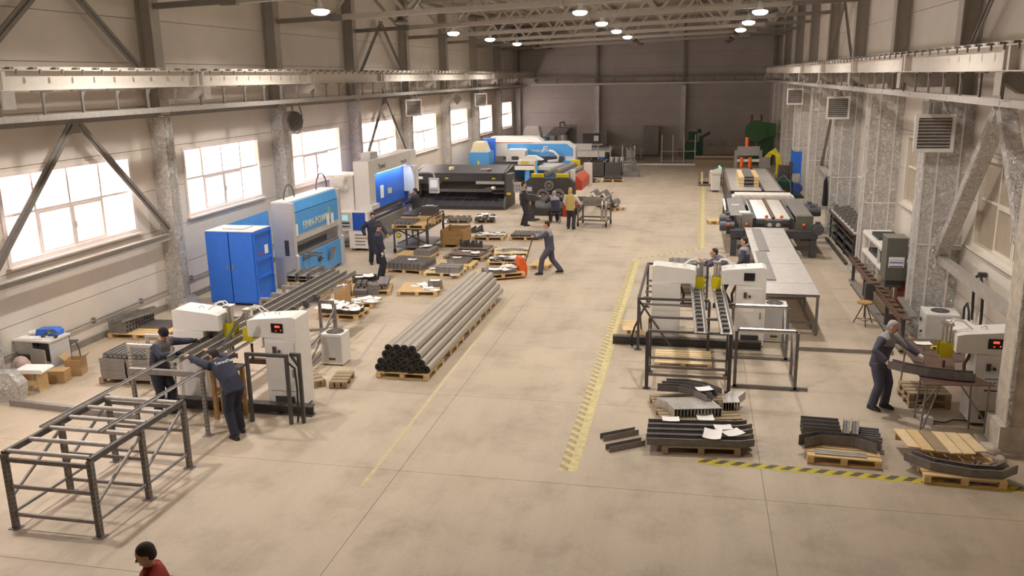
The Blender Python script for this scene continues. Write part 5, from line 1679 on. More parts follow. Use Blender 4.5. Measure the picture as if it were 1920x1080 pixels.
part(t, 'monitor', MB().box(-.75, .55, 0, .3, 1.2, 1.95), BLACKST)
part(t, 'notice', MB().box(.1, .45, -.01, 0, 1.4, 1.8), PAPER)
part(t, 'shelf', MB().box(-.8, .8, -.2, .4, 1.1, 1.2), GREYP)
t = far('metal_locker', 'tall grey double-door locker against the end wall', 'locker', 1220, 290, 68.2)
part(t, 'body', MB().box(-.6, .6, .05, .8, .1, 2.3), STEELD)
for s in (-1, 1):
    dd = part(t, 'door', MB().box(*sorted((s * .01, s * .59)), .02, .05, .15, 2.25), STEELD)
    part(dd, 'handle', MB().box(*sorted((s * .05, s * .08)), 0, .02, 1.1, 1.3), BLACKST)
part(t, 'plinth', MB().box(-.58, .58, .1, .78, 0, .1), BLACKST)
t = far('steel_locker', 'narrow grey upright cupboard beside the dark terminal', 'locker', 1132, 290, 68)
part(t, 'body', MB().box(-.25, .25, 0, .6, 0, 2.0), GREYST)
part(t, 'door', MB().box(-.23, .23, -.02, 0, .1, 1.95), GREYST)


def workbench(label, x0, x1, Y, h, extra):
    a, b = vp(x0, 280, Y).x, vp(x1, 280, Y).x
    t = thing('workbench', label, 'workbench', ((a + b) / 2, Y, 0))
    L = (b - a) / 2
    part(t, 'bench_top', MB().box(-L, L, 0, .9, h, h + .06), PINEG)
    for x in (-L + .1, 0, L - .1):
        part(t, 'leg', MB().box(x - .04, x + .04, .05, .13, 0, h), GREYST)
        part(t, 'leg', MB().box(x - .04, x + .04, .77, .85, 0, h), GREYST)
    part(t, 'shelf', MB().box(-L + .05, L - .05, .1, .8, .3, .34), DARKST)
    for k in range(extra):
        part(t, 'tool_box', MB().box(-L + .3 + k * .8, -L + .7 + k * .8, .2, .6, h + .06, h + .06 + .15 + .08 * (k % 2)), DARKST)
    return t


workbench('workbench with clamps before the grey locker', 1136, 1204, 64.5, .95, 4)
workbench('workbench beside the green machines at the end wall', 1322, 1395, 65, .95, 2)
for k in range(3):
    solo('timber_bundle', 'low bundle of dark timber lying before the workbench at the end wall', 'timber', MB().box(-1.6, 1.6, -.2, .2, 0, .3 + .08 * k), [PINEG, DARKST, PINE][k], (1.55, 62.4 + .55 * k, 0), 0, 'timber bundles at the end wall')
t = far('drill_press', 'dark green drilling machine near the foil end-wall post', 'machine', 1297, 290, 66)
part(t, 'base', MB().box(-.6, .5, 0, .8, 0, 1.2), GREENP)
part(t, 'column', MB().box(.5, .8, .2, .6, 0, 1.7), GREENP)
part(t, 'head', MB().box(-.3, .35, .1, .7, 1.4, 2.0).tube((.45, .4, 1.9), (.45, .4, 2.2), .2, 10), GREENP)
part(t, 'arm', MB().bar((.7, .4, 1.6), (1.3, .4, 1.95), .2, .2), BLACKST)
t = far('eccentric_press', 'big dark green press with a round flywheel beside the foil wall', 'press', 1423, 300, 62)
part(t, 'frame', MB().prism([(-.1, 0), (.9, 0), (.9, 2.6), (-.2, 2.6), (-.9, 2.0), (-.9, 1.6), (-.1, 1.6)], 'y', 0, .9), GREENP)
part(t, 'flywheel', MB().tube((-.3, -.2, 2.3), (-.3, 0, 2.3), .75, 24).tube((-.3, -.25, 2.3), (-.3, -.2, 2.3), .2, 12), M('mid_green_paint', (62, 104, 62), .5))
part(t, 'belt_guard', MB().prism([(-.3, 3.0), (1.0, 2.8), (1.0, 2.0), (-.3, 1.55)], 'y', -.1, .0), M('mid_green_paint', (62, 104, 62)))
part(t, 'ram', MB().box(-.7, -.3, .2, .6, 1.1, 1.6), BLACKST)
part(t, 'rod', MB().tube((-.6, .4, 2.6), (-.6, .4, 3.4), .08, 8).tube((.05, .4, 2.6), (.05, .4, 3.4), .08, 8), BROWNT)
part(t, 'table', MB().box(-.8, -.1, .1, .8, 0, .9), GREENP)
# tube racks standing near the far end
def tube_rack(label, x0, x1, Y, h, nx):
    a, b = vp(x0, 290, Y).x, vp(x1, 290, Y).x
    t = thing('tube_rack', label, 'rack', (a, Y, 0))
    L = b - a
    for k in range(nx):
        part(t, 'upright', MB().tube((L * k / (nx - 1), 0, 0), (L * k / (nx - 1), 0, h), .035, 8), GALV)
    for z in (.15, h * .42, h * .85)[:2 if nx > 3 else 3]:
        part(t, 'cross_tube', MB().tube((-.1, 0, z), (L + .1, 0, z), .03, 8), GALV)
    part(t, 'foot', MB().box(-.03, .03, -.6, .6, 0, .05).box(L - .03, L + .03, -.6, .6, 0, .05), GALV)
    return t


tube_rack('galvanised tube rack on the open floor near the end wall', 1241, 1303, 63.0, 2.0, 4)
tube_rack('galvanised tube rack behind the black crates', 1122, 1190, 56.5, 1.75, 4)
solo('tube_bundle', 'white tubes lying on the floor by the far tube rack', 'tubes', MB().tube((0, 0, .08), (3.2, .1, .08), .08, 8).tube((-2, .3, .06), (2.4, .5, .06), .06, 8), WHITEP, (-3.2, 60.9, 0))
t = thing('ladder_stack', 'several grey ladder frames leaning together beside the black crates', 'ladders', (-3.9, 54.6, 0))
for k in range(5):
    for s in (0, 1):
        part(t, 'stile', MB().bar((-.45 + .16 * k + s * .35, -.1 * k, 0), (-.35 + .05 * k + s * .2, .3, 1.75 - .08 * k), .04, .06), GREYST)
    for z in range(1, 6):
        f_ = z / 6
        part(t, 'rung', MB().bar((-.45 + .16 * k + (.1 - .11 * k) * f_, -.1 * k + (.3 + .1 * k) * f_, 1.75 * f_), (-.1 + .16 * k + (-.05 - .11 * k) * f_, -.1 * k + (.3 + .1 * k) * f_, 1.75 * f_), .025, .025), GREYST)
part(t, 'base_box', MB().box(-.5, .5, -.6, .0, 0, .3), GREYST)
for k, (x0, x1, lab) in enumerate(((1103, 1132, 'black open crate beside the second black crate'), (1134, 1164, 'black open crate holding grey rolls near the ladders'))):
    a, b = gp(x0, 333).x, gp(x1, 333).x
    t = thing('steel_crate', lab, 'crate', ((a + b) / 2, 54.2, 0))
    L = (b - a) / 2
    for s in (-1, 1):
        part(t, 'side_wall', MB().box(*sorted((s * L, s * (L - .03))), -.6, 1.2, .1, .95), BLACKST)
        part(t, 'end_wall', MB().box(-L + .03, L - .03, *sorted((-.6 if s < 0 else 1.2, -.57 if s < 0 else 1.17)), .1, .95), BLACKST)
        part(t, 'rim', MB().box(*sorted((s * (L + .03), s * (L - .03))), -.62, 1.22, .95, 1.0), GREYST)
    part(t, 'floor_plate', MB().box(-L, L, -.6, 1.2, .08, .1), BLACKST)
    part(t, 'skid', MB().box(-L, L, -.5, -.4, 0, .08).box(-L, L, 1.0, 1.1, 0, .08), BLACKST)
    if k:
        for j in range(3):
            solo('grey_roll', 'grey roll of sheet standing in the black crate', 'roll', MB().tube((0, 0, 0), (.12, 0, 1.1), .14, 12, hollow=.7), GALV, ((a + b) / 2 - .25 + .32 * j, 54.5, .1), 0, 'rolls in the black crate')
q = pallet('pine pallet with dark sheets in front of the black crates', gp(1128, 342), gp(1170, 342), 1.0)
spread(q, MB().box(-.26, .26, -.42, .42, 0, .05).mesh('dark_sheet_pack', BLACKST), 'sheet_pack', 'flat dark sheet pack on the pallet before the black crates', 'sheet pack', 'sheet packs before the black crates', (-.28, .28), (0,), (0, .052, .104), jit=.01)
q = pallet('worn pallet of dark strips beside the plate roller', gp(1088, 345), gp(1125, 342), 1.2, PINEG)
spread(q, MB().box(-.06, .06, -.55, .55, 0, .05).mesh('dark_strip', BLACKST), 'steel_strip', 'dark steel strip on the worn pallet beside the plate roller', 'strip', 'strips beside the plate roller', frange(-.4, .4, 6), (0,), (0, .052), jit=.004)
solo('bench_table', 'pale low table between the dark shear and plate roller', 'table', MB().box(-.7, .7, -.4, .4, .7, .76).box(-.65, -.55, -.35, -.25, 0, .7).box(.55, .65, -.35, -.25, 0, .7).box(-.65, -.55, .25, .35, 0, .7).box(.55, .65, .25, .35, 0, .7), CREAM, (-8.0, 43.2, 0))

# ------------------------------------------------------------------ plate rolling machine
t = thing('plate_roller', 'black and red plate rolling machine with long steel rolls', 'plate roller', (-6.35, 38.4, 0))
part(t, 'gear_case', MB().prism([(-1.25, .95), (1.05, .95), (1.05, 1.5), (.8, 1.72), (-1.0, 1.72), (-1.25, 1.5)], 'y', -.1, .45), BLACKST)
part(t, 'base', MB().box(-1.2, 1.1, -.05, 4.0, .0, .35), BLACKST)
part(t, 'column', MB().box(-1.15, -.85, .0, .4, .35, .95).box(.7, 1.0, .0, .4, .35, .95), BLACKST)
part(t, 'front_gear', MB().tube((-.1, -.2, 1.4), (-.1, -.1, 1.4), .22, 20, hollow=.6).tube((-.1, -.18, 1.4), (-.1, -.1, 1.4), .1, 14), GREYST)
for x in (-.38, .32):
    part(t, 'side_gear', MB().tube((x, -.2, .95), (x, -.1, .95), .3, 20, hollow=.6).tube((x, -.18, .95), (x, -.1, .95), .12, 14), GREYST)
for x, z in ((-.3, 1.9), (.15, 1.95), (.5, 1.78)):
    part(t, 'forming_roll', MB().tube((x, .4, z), (x + .35, 4.0, z), .13, 14), GREYST)
for x in (-.65, .5):
    part(t, 'yellow_bracket', MB().box(x - .3, x + .25, .0, .25, 1.74, 1.9), YELLOW)
part(t, 'red_side', MB().prism([(.85, 1.1), (.95, 1.7), (1.05, 1.75), (1.3, 1.5), (1.3, 1.1)], 'y', .6, 3.4), M('vermilion_paint', (196, 84, 58), .45, var=.06))
part(t, 'white_end', MB().box(.8, 1.0, .35, .6, 1.05, 2.05), WHITEP)
part(t, 'white_end', MB().box(1.0, 1.4, 3.6, 3.85, .9, 2.05), WHITEP)
part(t, 'red_base', MB().box(.55, 1.1, -.3, .3, .0, .9), RED)
part(t, 'far_bracket', MB().box(.3, .75, 3.9, 4.2, 1.8, 2.15), YELLOW)
part(t, 'button_panel', MB().box(-1.75, -1.25, -.05, .1, 1.05, 1.5), GREYP)
for k in range(6):
    part(t, 'button', MB().tube((-1.62 + .12 * (k % 3), -.06, 1.2 + .15 * (k // 3)), (-1.62 + .12 * (k % 3), -.05, 1.2 + .15 * (k // 3)), .03, 8), BLACKST)
p = gp(992, 415)
t = thing('control_desk', 'black slanted control desk with a white key panel before the plate roller', 'control desk', (p.x, p.y + .3, 0), R(-18))
part(t, 'pedestal', MB().box(-.15, .15, -.12, .12, .06, .95), BLACKST)
part(t, 'foot', MB().box(-.3, .35, -.25, .25, 0, .06), BLACKST)
ds = part(t, 'desk_box', MB().prism([(-.3, .9), (.3, .9), (.3, 1.0), (-.3, 1.2)], 'x', -.38, .38), BLACKST)
part(ds, 'key_panel', MB().cbox((.05, 0, 1.12), (.6, .5, .012), rx=R(-18)), PAPER)
part(t, 'monitor', MB().cbox((-.15, .25, 1.36), (.36, .06, .3), rx=R(-10)), BLACKST)
part(t, 'monitor_screen', MB().cbox((-.15, .215, 1.36), (.24, .01, .18), rx=R(-10)), GREYP)
# trolley with hoop and polished strips
p = gp(1112, 424)
t = thing('steel_trolley', 'dark steel trolley on castors carrying a hoop and polished strips', 'trolley', (p.x, p.y + .15, 0), R(-6))
for x in (-.6, .62):
    for y in (-.35, .6):
        part(t, 'post', MB().box(x - .03, x + .03, y - .03, y + .03, .2, .95 if x < 0 else 1.25), DARKST)
        cs = part(t, 'castor', MB().tube((x - .025, y, .09), (x + .025, y, .09), .09, 14), RUBBER)
        part(cs, 'fork', MB().box(x - .04, x + .04, y - .03, y + .03, .12, .2), GREYST)
part(t, 'deck', MB().box(-.66, .68, -.4, .65, .9, .95), DARKST)
part(t, 'lower_frame', MB().box(-.63, .65, -.38, -.32, .25, .31).box(-.63, .65, .57, .63, .25, .31).box(-.63, -.57, -.32, .57, .25, .31).box(.59, .65, -.32, .57, .25, .31), DARKST)
part(t, 'handle_bar', MB().box(.59, .65, -.32, .57, 1.19, 1.25), DARKST)
solo('steel_hoop', 'round grey steel hoop lying on the trolley', 'hoop', MB().tube((0, 0, 0), (0, 0, .2), .42, 24, hollow=.97), GREYST, (p.x - .05, p.y + .3, .952))
solo('wooden_disc', 'pale wooden disc inside the steel hoop', 'disc', MB().lathe([(.36, 0), (.38, .03), (.36, .05)], n=24), PINE2, (p.x - .05, p.y + .3, .953))
for k in range(2):
    solo('polished_strip', 'polished curved strip hanging over the trolley handle', 'strip', MB().path([(0, .16, .02), (0, .08, .09), (0, 0, .1), (0, -.08, .07), (0, -.12, -.05), (0, -.14, -.4), (0, -.14, -.7)], .055, 4), CHROME, (p.x + .42 + .16 * k, p.y - .25, 1.0), 0, 'polished strips on the trolley')
wv = MB()
n = 24
top = [(-.5 + i / n, .12 + .12 * math.sin(i / n * 4 * math.pi)) for i in range(n + 1)]
for i in range(n):
    wv.prism([(top[i][0], top[i][1]), (top[i + 1][0], top[i + 1][1]), (top[i + 1][0], top[i + 1][1] + .015), (top[i][0], top[i][1] + .015)], 'y', -.5, .5)
q = pallet('pine pallet under wavy grey sheets behind the trolley', gp(1112, 386), gp(1146, 385), 1.1, PINEG)
solo('wavy_sheet', 'large wavy grey steel sheet behind the trolley', 'sheet', wv, GREYST, put(q, 0, 0, 0), R(12))
solo('wavy_sheet', 'small wavy grey steel sheet lying across the larger one', 'sheet', wv, GREYST, put(q, .12, .2, .27), R(-6))
q = pallet('pine pallet with a flat dark sheet beside the trolley', gp(1152, 396), gp(1173, 394), 1.7, PINE)
solo('flat_sheet_pack', 'thick flat dark sheet pack on the pallet beside the trolley', 'sheet pack', MB().box(-.32, .32, -.5, .5, 0, .22), DARKST, put(q, .05, .3), R(-3))
solo('rolled_sheet', 'rolled grey sheet on the pallet beside the trolley', 'rolled sheet', MB().tube((0, -.4, .2), (0, .4, .2), .2, 18, hollow=.95), GREYST, put(q, -.12, -.55), R(-8))
papers('white sheet beside the rolled grey sheet', None, [(put(q, .28, -.6, .0), .2)])
# cart with two pallets
A, B = gp(739, 472), gp(818, 468)
t = thing('transport_cart', 'tall black steel cart with open shelves carrying two pallets', 'cart', ((A.x + B.x) / 2, 29.85, 0), R(0))
for x in (-.62, .62):
    for y in (-.6, 1.5):
        part(t, 'post', MB().box(x - .025, x + .025, y - .025, y + .025, .18, .86), BLACKST)
        part(t, 'castor', MB().tube((x - .03, y, .09), (x + .03, y, .09), .09, 12), RUBBER)
part(t, 'deck', MB().box(-.65, .65, -.63, 1.53, .86, .9), BLACKST)
part(t, 'handle', MB().box(.65, .69, -.6, -.56, .3, 1.25).box(.65, .69, 1.4, 1.44, .3, 1.25).box(.65, .69, -.6, 1.44, 1.25, 1.29), BLACKST)
part(t, 'lower_deck', MB().box(-.63, .63, -.6, 1.5, .2, .24), DARKST)
for x in (-.2, .25):
    part(t, 'inner_post', MB().box(x - .03, x + .03, -.48, -.42, .24, .86), BLACKST)
part(t, 'scissor_bar', MB().bar((-.6, -.3, .3), (.5, -.3, .8), .03, .04).bar((-.6, -.25, .8), (.5, -.25, .3), .03, .04), BLACKST)
part(t, 'yellow_knob', MB().ball((-.5, -.45, .62), .1, 10), YELLOW)
cx, cy = t.location.x, t.location.y
q1 = pallet('pine pallet of dark brackets on the black cart', (cx - .7, cy - .6, 0), (cx + .55, cy - .6, 0), .95, PINE, z=.9)
spread(q1, BRK, 'steel_bracket', 'dark bracket on the lower pallet of the black cart', 'bracket', 'brackets on the cart pallet', frange(-.52, .1, 5), frange(-.32, .32, 3), (0,), jit=.01)
q2 = pallet('pine pallet with black parts stacked behind on the black cart', (cx - .7, cy + .45, 0), (cx + .62, cy + .45, 0), .95, PINE, z=.9)
t = thing('pallet_block', 'second pine pallet under the black parts on the cart', 'pallet', (cx - .04, cy + .92, 1.0405))
part(t, 'deck', MB().box(-.66, .66, -.45, .45, .1, .14), PINE)
part(t, 'runner', MB().box(-.66, .66, -.45, -.35, 0, .1).box(-.66, .66, .35, .45, 0, .1), PINE)
solo('part_box', 'black square part bundle under a white sheet on the cart', 'part bundle', MB().box(-.3, .3, -.22, .22, 0, .34).box(-.02, .02, -.225, .225, 0, .345), BLACKST, (cx + .3, cy + .92, 1.1815), 0)
papers('white sheet on the black part bundle', None, [((cx + .3, cy + .92, 1.53), .1)])
for k in range(7):
    solo('steel_angle', 'black steel angle piled on the upper cart pallet', 'angle', MB().bar((-.3, 0, .04), (.3, 0, .04 + .03 * k), .1, .06), BLACKST, (cx - .38, cy + .53 + .125 * k, 1.1815), 0, 'black angles on the cart')

# ------------------------------------------------------------------ pallet truck with load
A, B = gp(903, 529), gp(985, 522)
q = pallet('pine pallet on the orange pallet truck loaded with papers and dark bars', A, B, .8, z=.06)
rzq = q.rotation_euler.z
for k in range(6):
    solo('steel_bar', 'dark bar loaded on the pallet truck', 'bar', MB().bar((-.5, 0, .05), (.5, 0, .05), .1, .1), DARKST, put(q, -.05 + .03 * (k % 2), -.27 + .11 * k, .0), rzq, 'bars on the pallet truck')
papers('white sheet on the pallet truck load', 'sheets on the pallet truck load', [(put(q, random.uniform(-.5, .45), random.uniform(-.35, .35), .105), k * .7) for k in range(9)])
t = thing('pallet_truck', 'orange hand pallet truck with a raised steering handle', 'pallet truck', put(q, .7, .0, -.2005), rzq)
t.location.z = 0
part(t, 'pump_housing', MB().prism([(-.12, .06), (.14, .06), (.16, .3), (.06, .62), (-.1, .62)], 'y', -.2, .2), ORANGE)
for y in (-.22, .22):
    part(t, 'fork', MB().box(-1.25, -.1, y - .07, y + .07, .03, .06), ORANGE)
part(t, 'steer_wheel', MB().tube((.08, -.1, .09), (.08, .1, .09), .09, 14), RUBBER)
part(t, 'handle', MB().tube((.1, 0, .3), (.42, .04, 1.2), .02, 8).path([(.40, -.16, 1.22), (.46, -.1, 1.3), (.48, .12, 1.3), (.42, .2, 1.22)], .02), BLACKST)
TRUCK = t

# ------------------------------------------------------------------ desk corner on the window side
t = thing('tool_cabinet', 'low grey metal cabinet with an open door by the window wall', 'cabinet', (-13.98, 15.5, 0))
part(t, 'body', MB().box(-.44, .44, -.3, .32, .2, .24).box(-.44, -.42, -.3, .32, .24, .78).box(.42, .44, -.3, .32, .24, .78).box(-.44, .44, .3, .32, .24, .78), GREYP)
part(t, 'worktop', MB().box(-.46, .46, -.33, .34, .78, .82), WHITEP)
part(t, 'drawer', MB().box(-.42, .02, -.31, -.3, .5, .77), GALV)
part(t, 'open_door', MB().box(0, .5, -.012, .012, .24, .66), GALV, (-.05, -.33, 0), R(-14))
for x in (-.4, .4):
    for y in (-.26, .28):
        part(t, 'leg', MB().box(x - .03, x + .03, y - .03, y + .03, 0, .2), BLACKST)
m = MB().prism([(-.26, 0), (.26, 0), (.28, .1), (.2, .16), (-.22, .14)], 'y', -.12, .12)
b_ = thing('tool_bag', 'blue cloth tool bag lying on the grey metal cabinet', 'bag', (-13.9, 15.66, .822), R(5))
part(b_, 'bag_body', m, BLUE1)
part(b_, 'buckle', MB().box(.05, .12, -.125, -.12, .06, .13), YELLOW)
b_ = thing('ear_defenders', 'dark ear defenders lying on the cabinet beside the blue bag', 'ear defenders', (-13.7, 15.42, .822), R(10))
part(b_, 'headband', MB().path([(.14 * math.cos(a), .03, .14 * math.sin(a)) for a in [math.pi * k / 10 for k in range(11)]], .015), BLACKST)
part(b_, 'ear_cup', MB().ball((-.14, 0, .05), .05, 8), BLACKST)
part(b_, 'ear_cup', MB().ball((.14, 0, .05), .05, 8), BLACKST)
solo('folder', 'white folder on the cabinet under the ear defenders', 'folder', MB().box(-.16, .16, -.12, .12, 0, .02), PAPER, (-13.95, 15.36, .822), R(12))
b_ = thing('crumpled_rag', 'crumpled white rag on the corner of the grey cabinet', 'rag', (-14.2, 15.6, .822))
part(b_, 'fold', MB().ball((0, 0, .05), (.12, .1, .06), 8).ball((.08, .04, .08), (.08, .07, .06), 8).ball((-.08, -.04, .05), (.07, .08, .05), 8), PAPER)
solo('papers_pile', 'flat pile of papers beside the crumpled rag', 'papers', MB().box(-.15, .15, -.1, .1, 0, .015).cbox((.03, .02, .02), (.28, .2, .006), rz=.2), PAPER, (-14.24, 15.32, .822), R(-4))
t = thing('metal_chair', 'dark metal framed chair pushed behind the grey cabinet', 'chair', (-14.02, 16.2, 0), R(8))
part(t, 'seat', MB().box(-.22, .22, -.2, .2, .44, .47), BLACKST)
for s in (-1, 1):
    part(t, 'leg_frame', MB().path([(.22, s * .2, 0), (.2, s * .2, .3), (.14, s * .2, .43), (-.2, s * .2, .43), (-.26, s * .2, .05), (-.28, s * .2, .0)], .015), BLACKST)
part(t, 'backrest', MB().box(-.24, -.21, -.2, .2, .5, .78), BLACKST)
carton('tall open cardboard box before the grey cabinet', (-13.2, 15.5, 0), R(15), .34, .32, .36)
carton('small closed cardboard box in front of the tall box', (-13.22, 15.0, 0), R(10), .36, .28, .26, False)
t = thing('wooden_stool', 'crude wooden stool with a white cushion near the foil column', 'stool', (-13.34, 14.45, 0), R(8))
for x in (-.16, .16):
    part(t, 'leg_board', MB().box(x - .015, x + .015, -.16, .16, 0, .42), PINE)
part(t, 'brace', MB().box(-.145, .145, -.16, -.14, .15, .25), PINE)
part(t, 'cushion', MB().prism([(-.3, .42), (.3, .42), (.32, .46), (.28, .5), (-.28, .5), (-.32, .46)], 'y', -.2, .2), PAPER)
b_ = thing('cloth_heap', 'pinkish cloth heap behind the cushioned stool', 'cloth', (-13.95, 14.8, 0))
part(b_, 'fold', MB().ball((0, 0, .3), (.22, .18, .3), 10).ball((.1, -.1, .4), (.14, .12, .2), 8), M('pinkish_cloth', (196, 170, 164), .9, var=.15, bump=.5, bscale=12))
solo('foil_sack', 'crumpled silver foil sack beside the cushioned stool', 'sack', MB().prism([(-.25, 0), (.25, 0), (.3, .35), (.1, .62), (-.22, .6)], 'y', -.15, .15), FOIL, (-13.42, 13.85, 0), R(12))
# stacked profiles on pallets by the window wall
q = pallet('wide pine pallet by the window wall holding stacked ribbed profiles', (-14.25, 17.95, 0), (-12.75, 17.95, 0), 1.3, PINE, n=7)
pf_ = channel_mesh(.5, .1, .1, .012, GREYST, 'short_profile')
pf2 = channel_mesh(.95, .07, .06, .008, GREYST, 'long_profile')
spread(q, pf_, 'steel_profile', 'short ribbed profile stacked on the wide pallet by the wall', 'profile', 'short profiles by the wall', (-.48,), frange(-.55, .5, 10), (0, .102, .204), jit=.006)
spread(q, pf2, 'steel_profile', 'loose long profile lying beside the stacked profiles by the wall', 'profile', 'loose profiles by the wall', (.1,), frange(-.05, .5, 7), (0,), jit=.015, rz=.1, jr=.05)
spread(q, pf2, 'steel_profile', 'profile laid crosswise on top of the stack by the wall', 'profile', 'crosswise profiles by the wall', (-.42, -.2), (-.2, .25), (.306,), jit=.02, rz=R(75), jr=.1)
carton('open cardboard box on the floor under the window-wall column', (-13.05, 19.85, 0), R(12), .42, .34, .32)
q = pallet('worn pallet with a tall stack of grey ribbed profiles', (-12.25, 14.98, 0), (-10.95, 15.02, 0), 1.0, PINEG)
prs = channel_mesh(.58, .11, .085, .01, GREYST, 'ribbed_profile')
for lvl in range(5):
    spread(q, prs, 'steel_profile', 'grey ribbed profile in the tall stack behind the railings', 'profile', 'profiles in the tall stack', (-.31, .31), frange(-.42, .42, 6), (lvl * .087,), jit=.006)
spread(q, channel_mesh(.8, .09, .085, .01, GREYST, 'ribbed_profile'), 'steel_profile', 'grey profile laid across the top of the tall stack', 'profile', 'profiles across the tall stack', frange(-.5, .4, 9), (0,), (.437,), jit=.006, rz=R(90))

# ================================================================== foil side: racks, drill, table
def sweep_u(pts, w, h, th=.006, flange=.0):
    """U-shaped tray swept along a planar polyline with mitred bends"""
    P = [Vector((p[0], p[1])) for p in pts]
    nrm = []
    for i in range(len(P)):
        ds = []
        if i > 0:
            ds.append((P[i] - P[i - 1]).normalized())
        if i < len(P) - 1:
            ds.append((P[i + 1] - P[i]).normalized())
        d = sum(ds, Vector((0, 0))).normalized()
        n = Vector((-d.y, d.x))
        k = 1.0 / max(.5, n.dot(Vector((-ds[0].y, ds[0].x))))
        nrm.append(n * k)
    m = MB()

    def strip(o0, o1, z0, z1):
        for i in range(len(P) - 1):
            q = []
            for j in (i, i + 1):
                a, b = P[j] + nrm[j] * o0, P[j] + nrm[j] * o1
                q.append((a, b))
            vs = [(q[j][s].x, q[j][s].y, z) for z in (z0, z1) for j in (0, 1) for s in (0, 1)]
            m.add(vs, [(0, 1, 3, 2), (4, 6, 7, 5), (0, 4, 5, 1), (2, 3, 7, 6), (0, 2, 6, 4), (1, 5, 7, 3)])
    strip(-w / 2, w / 2, 0, th)
    strip(-w / 2, -w / 2 + th, th, h)
    strip(w / 2 - th, w / 2, th, h)
    if flange:
        strip(-w / 2, -w / 2 + flange, h, h + th)
        strip(w / 2 - flange, w / 2, h, h + th)
    return m


t = thing('storage_rack', 'white framed storage rack along the foil wall near the drill', 'rack', (5.5, 22.9, 0))
for y in (0, 2.3, 4.55):
    for x in (-.36, .36):
        part(t, 'post', MB().box(x - .035, x + .035, y - .035, y + .035, 0, 1.45), WHITEP)
    for z in (.2, .85, 1.4):
        part(t, 'cross_bar', MB().box(-.33, .33, y - .03, y + .03, z, z + .06), WHITEP)
for z in (.85, 1.4):
    part(t, 'shelf', MB().box(-.38, .38, -.05, 4.6, z + .06, z + .09), WHITEP)
    part(t, 'shelf_beam', MB().box(-.4, -.36, -.05, 4.6, z - .02, z + .06), WHITEP)
part(t, 'timber_rail', MB().box(-.42, -.36, -.05, 4.6, .14, .28), PINE)
hat = MB().prism([(-.1, 0), (.1, 0), (.07, .1), (-.07, .1)], 'x', -.3, .3).mesh('tool_block', M('dark_green_grey_steel', (78, 80, 76), .5, .3, var=.1))
for k in range(9):
    tag(link('tool_block', hat, None, (5.5, 23.2 + .26 * k + (1.3 if k > 4 else 0), 1.492)), 'dark trapezoid tool block on top of the white rack', 'tool block', 'tool blocks on the white rack')
for k in range(12):
    tag(link('tool_block', hat, None, (5.5, 23.6 + .3 * k, .942)), 'dark trapezoid tool block on the middle rack shelf', 'tool block', 'tool blocks on the middle shelf')
# drilling machine with long feed rail
t = thing('drilling_machine', 'grey pillar drilling machine with a safety notice before the white rack', 'drilling machine', (4.93, 22.4, 0))
part(t, 'base', MB().box(-.1, .4, -.35, .35, 0, .12), BLACKST)
part(t, 'pillar', MB().box(.12, .32, -.12, .15, .12, 1.3), M('rust_red_paint', (128, 66, 48), .6, var=.15))
hd = part(t, 'head', MB().box(-.24, .24, -.3, .3, 1.15, 2.2), M('olive_grey_paint', (96, 96, 88), .5, var=.05))
part(hd, 'top_lid', MB().box(-.25, .25, -.31, .31, 2.2, 2.22), STEELD)
nt_ = part(hd, 'notice', MB().box(-.18, .18, -.306, -.3, 1.48, 1.74), PAPER)
part(nt_, 'print', MB().box(-.16, .16, -.308, -.306, 1.66, 1.67).box(-.16, .16, -.308, -.306, 1.58, 1.63, 1).box(-.16, .16, -.308, -.306, 1.49, 1.52, 2), [BLUE1, M('pale_violet_print', (150, 140, 190), .7, var=0), BROWNT])
part(t, 'spindle', MB().tube((-.05, -.1, 1.15), (-.05, -.1, .98), .07, 12).tube((-.05, -.1, .98), (-.05, -.1, .88), .02, 8), BROWNT)
part(t, 'gearbox', MB().box(-.2, .2, -.2, .25, .95, 1.15), BLACKST)
part(t, 'lever', MB().tube((.26, 0, 1.5), (.4, -.2, .95), .015, 6), BLACKST)
t = thing('feed_rail', 'long brown feed rail with stops running through the drilling machine', 'feed rail', (0, 0, 0))
part(t, 'rail', MB().box(4.58, 4.62, 19.7, 26.5, .74, .86).box(4.62, 4.8, 19.7, 26.5, .8, .83), BROWNT)
for k in range(14):
    part(t, 'stop', MB().box(4.64, 4.78, 20.2 + .46 * k, 20.4 + .46 * k, .83, .87), BROWNT)
for y in (19.9, 21.6, 24.5, 26.3):
    part(t, 'leg', MB().box(4.66, 4.74, y - .04, y + .04, 0, .8), BLACKST)
part(t, 'lower_beam', MB().box(4.62, 4.8, 19.7, 26.5, .1, .16), GREYST)
part(t, 'control_box', MB().box(4.36, 4.56, 22.55, 22.75, .5, .95), BLACKST)
for k in range(6):
    tag(link('steel_bar', MB().box(-.02, .02, -.9, .9, 0, .03).mesh('steel_bar', GREYST), None, (4.86 + .05 * (k % 3), 20.6, .832 + .032 * (k // 3)), R(-3)), 'thin steel bar lying on the near end of the feed rail', 'bar', 'bars on the feed rail')
t = thing('round_stool', 'round wooden stool on three rusty legs by the feed rail', 'stool', (4.28, 22.05, 0))
part(t, 'seat', MB().lathe([(.16, .55), (.19, .56), (.19, .59), (.17, .605)], n=20), CRATEW)
part(t, 'stem', MB().tube((0, 0, .2), (0, 0, .55), .02, 8), BLACKST)
for k in range(3):
    a = .5 + 2.094 * k
    part(t, 'leg', MB().tube((.05 * math.cos(a), .05 * math.sin(a), .5), (.26 * math.cos(a), .26 * math.sin(a), 0.01), .014, 6), BROWNT)
    b = a + 2.094
    part(t, 'stretcher', MB().tube((.2 * math.cos(a), .2 * math.sin(a), .14), (.2 * math.cos(b), .2 * math.sin(b), .14), .009, 6), BROWNT)
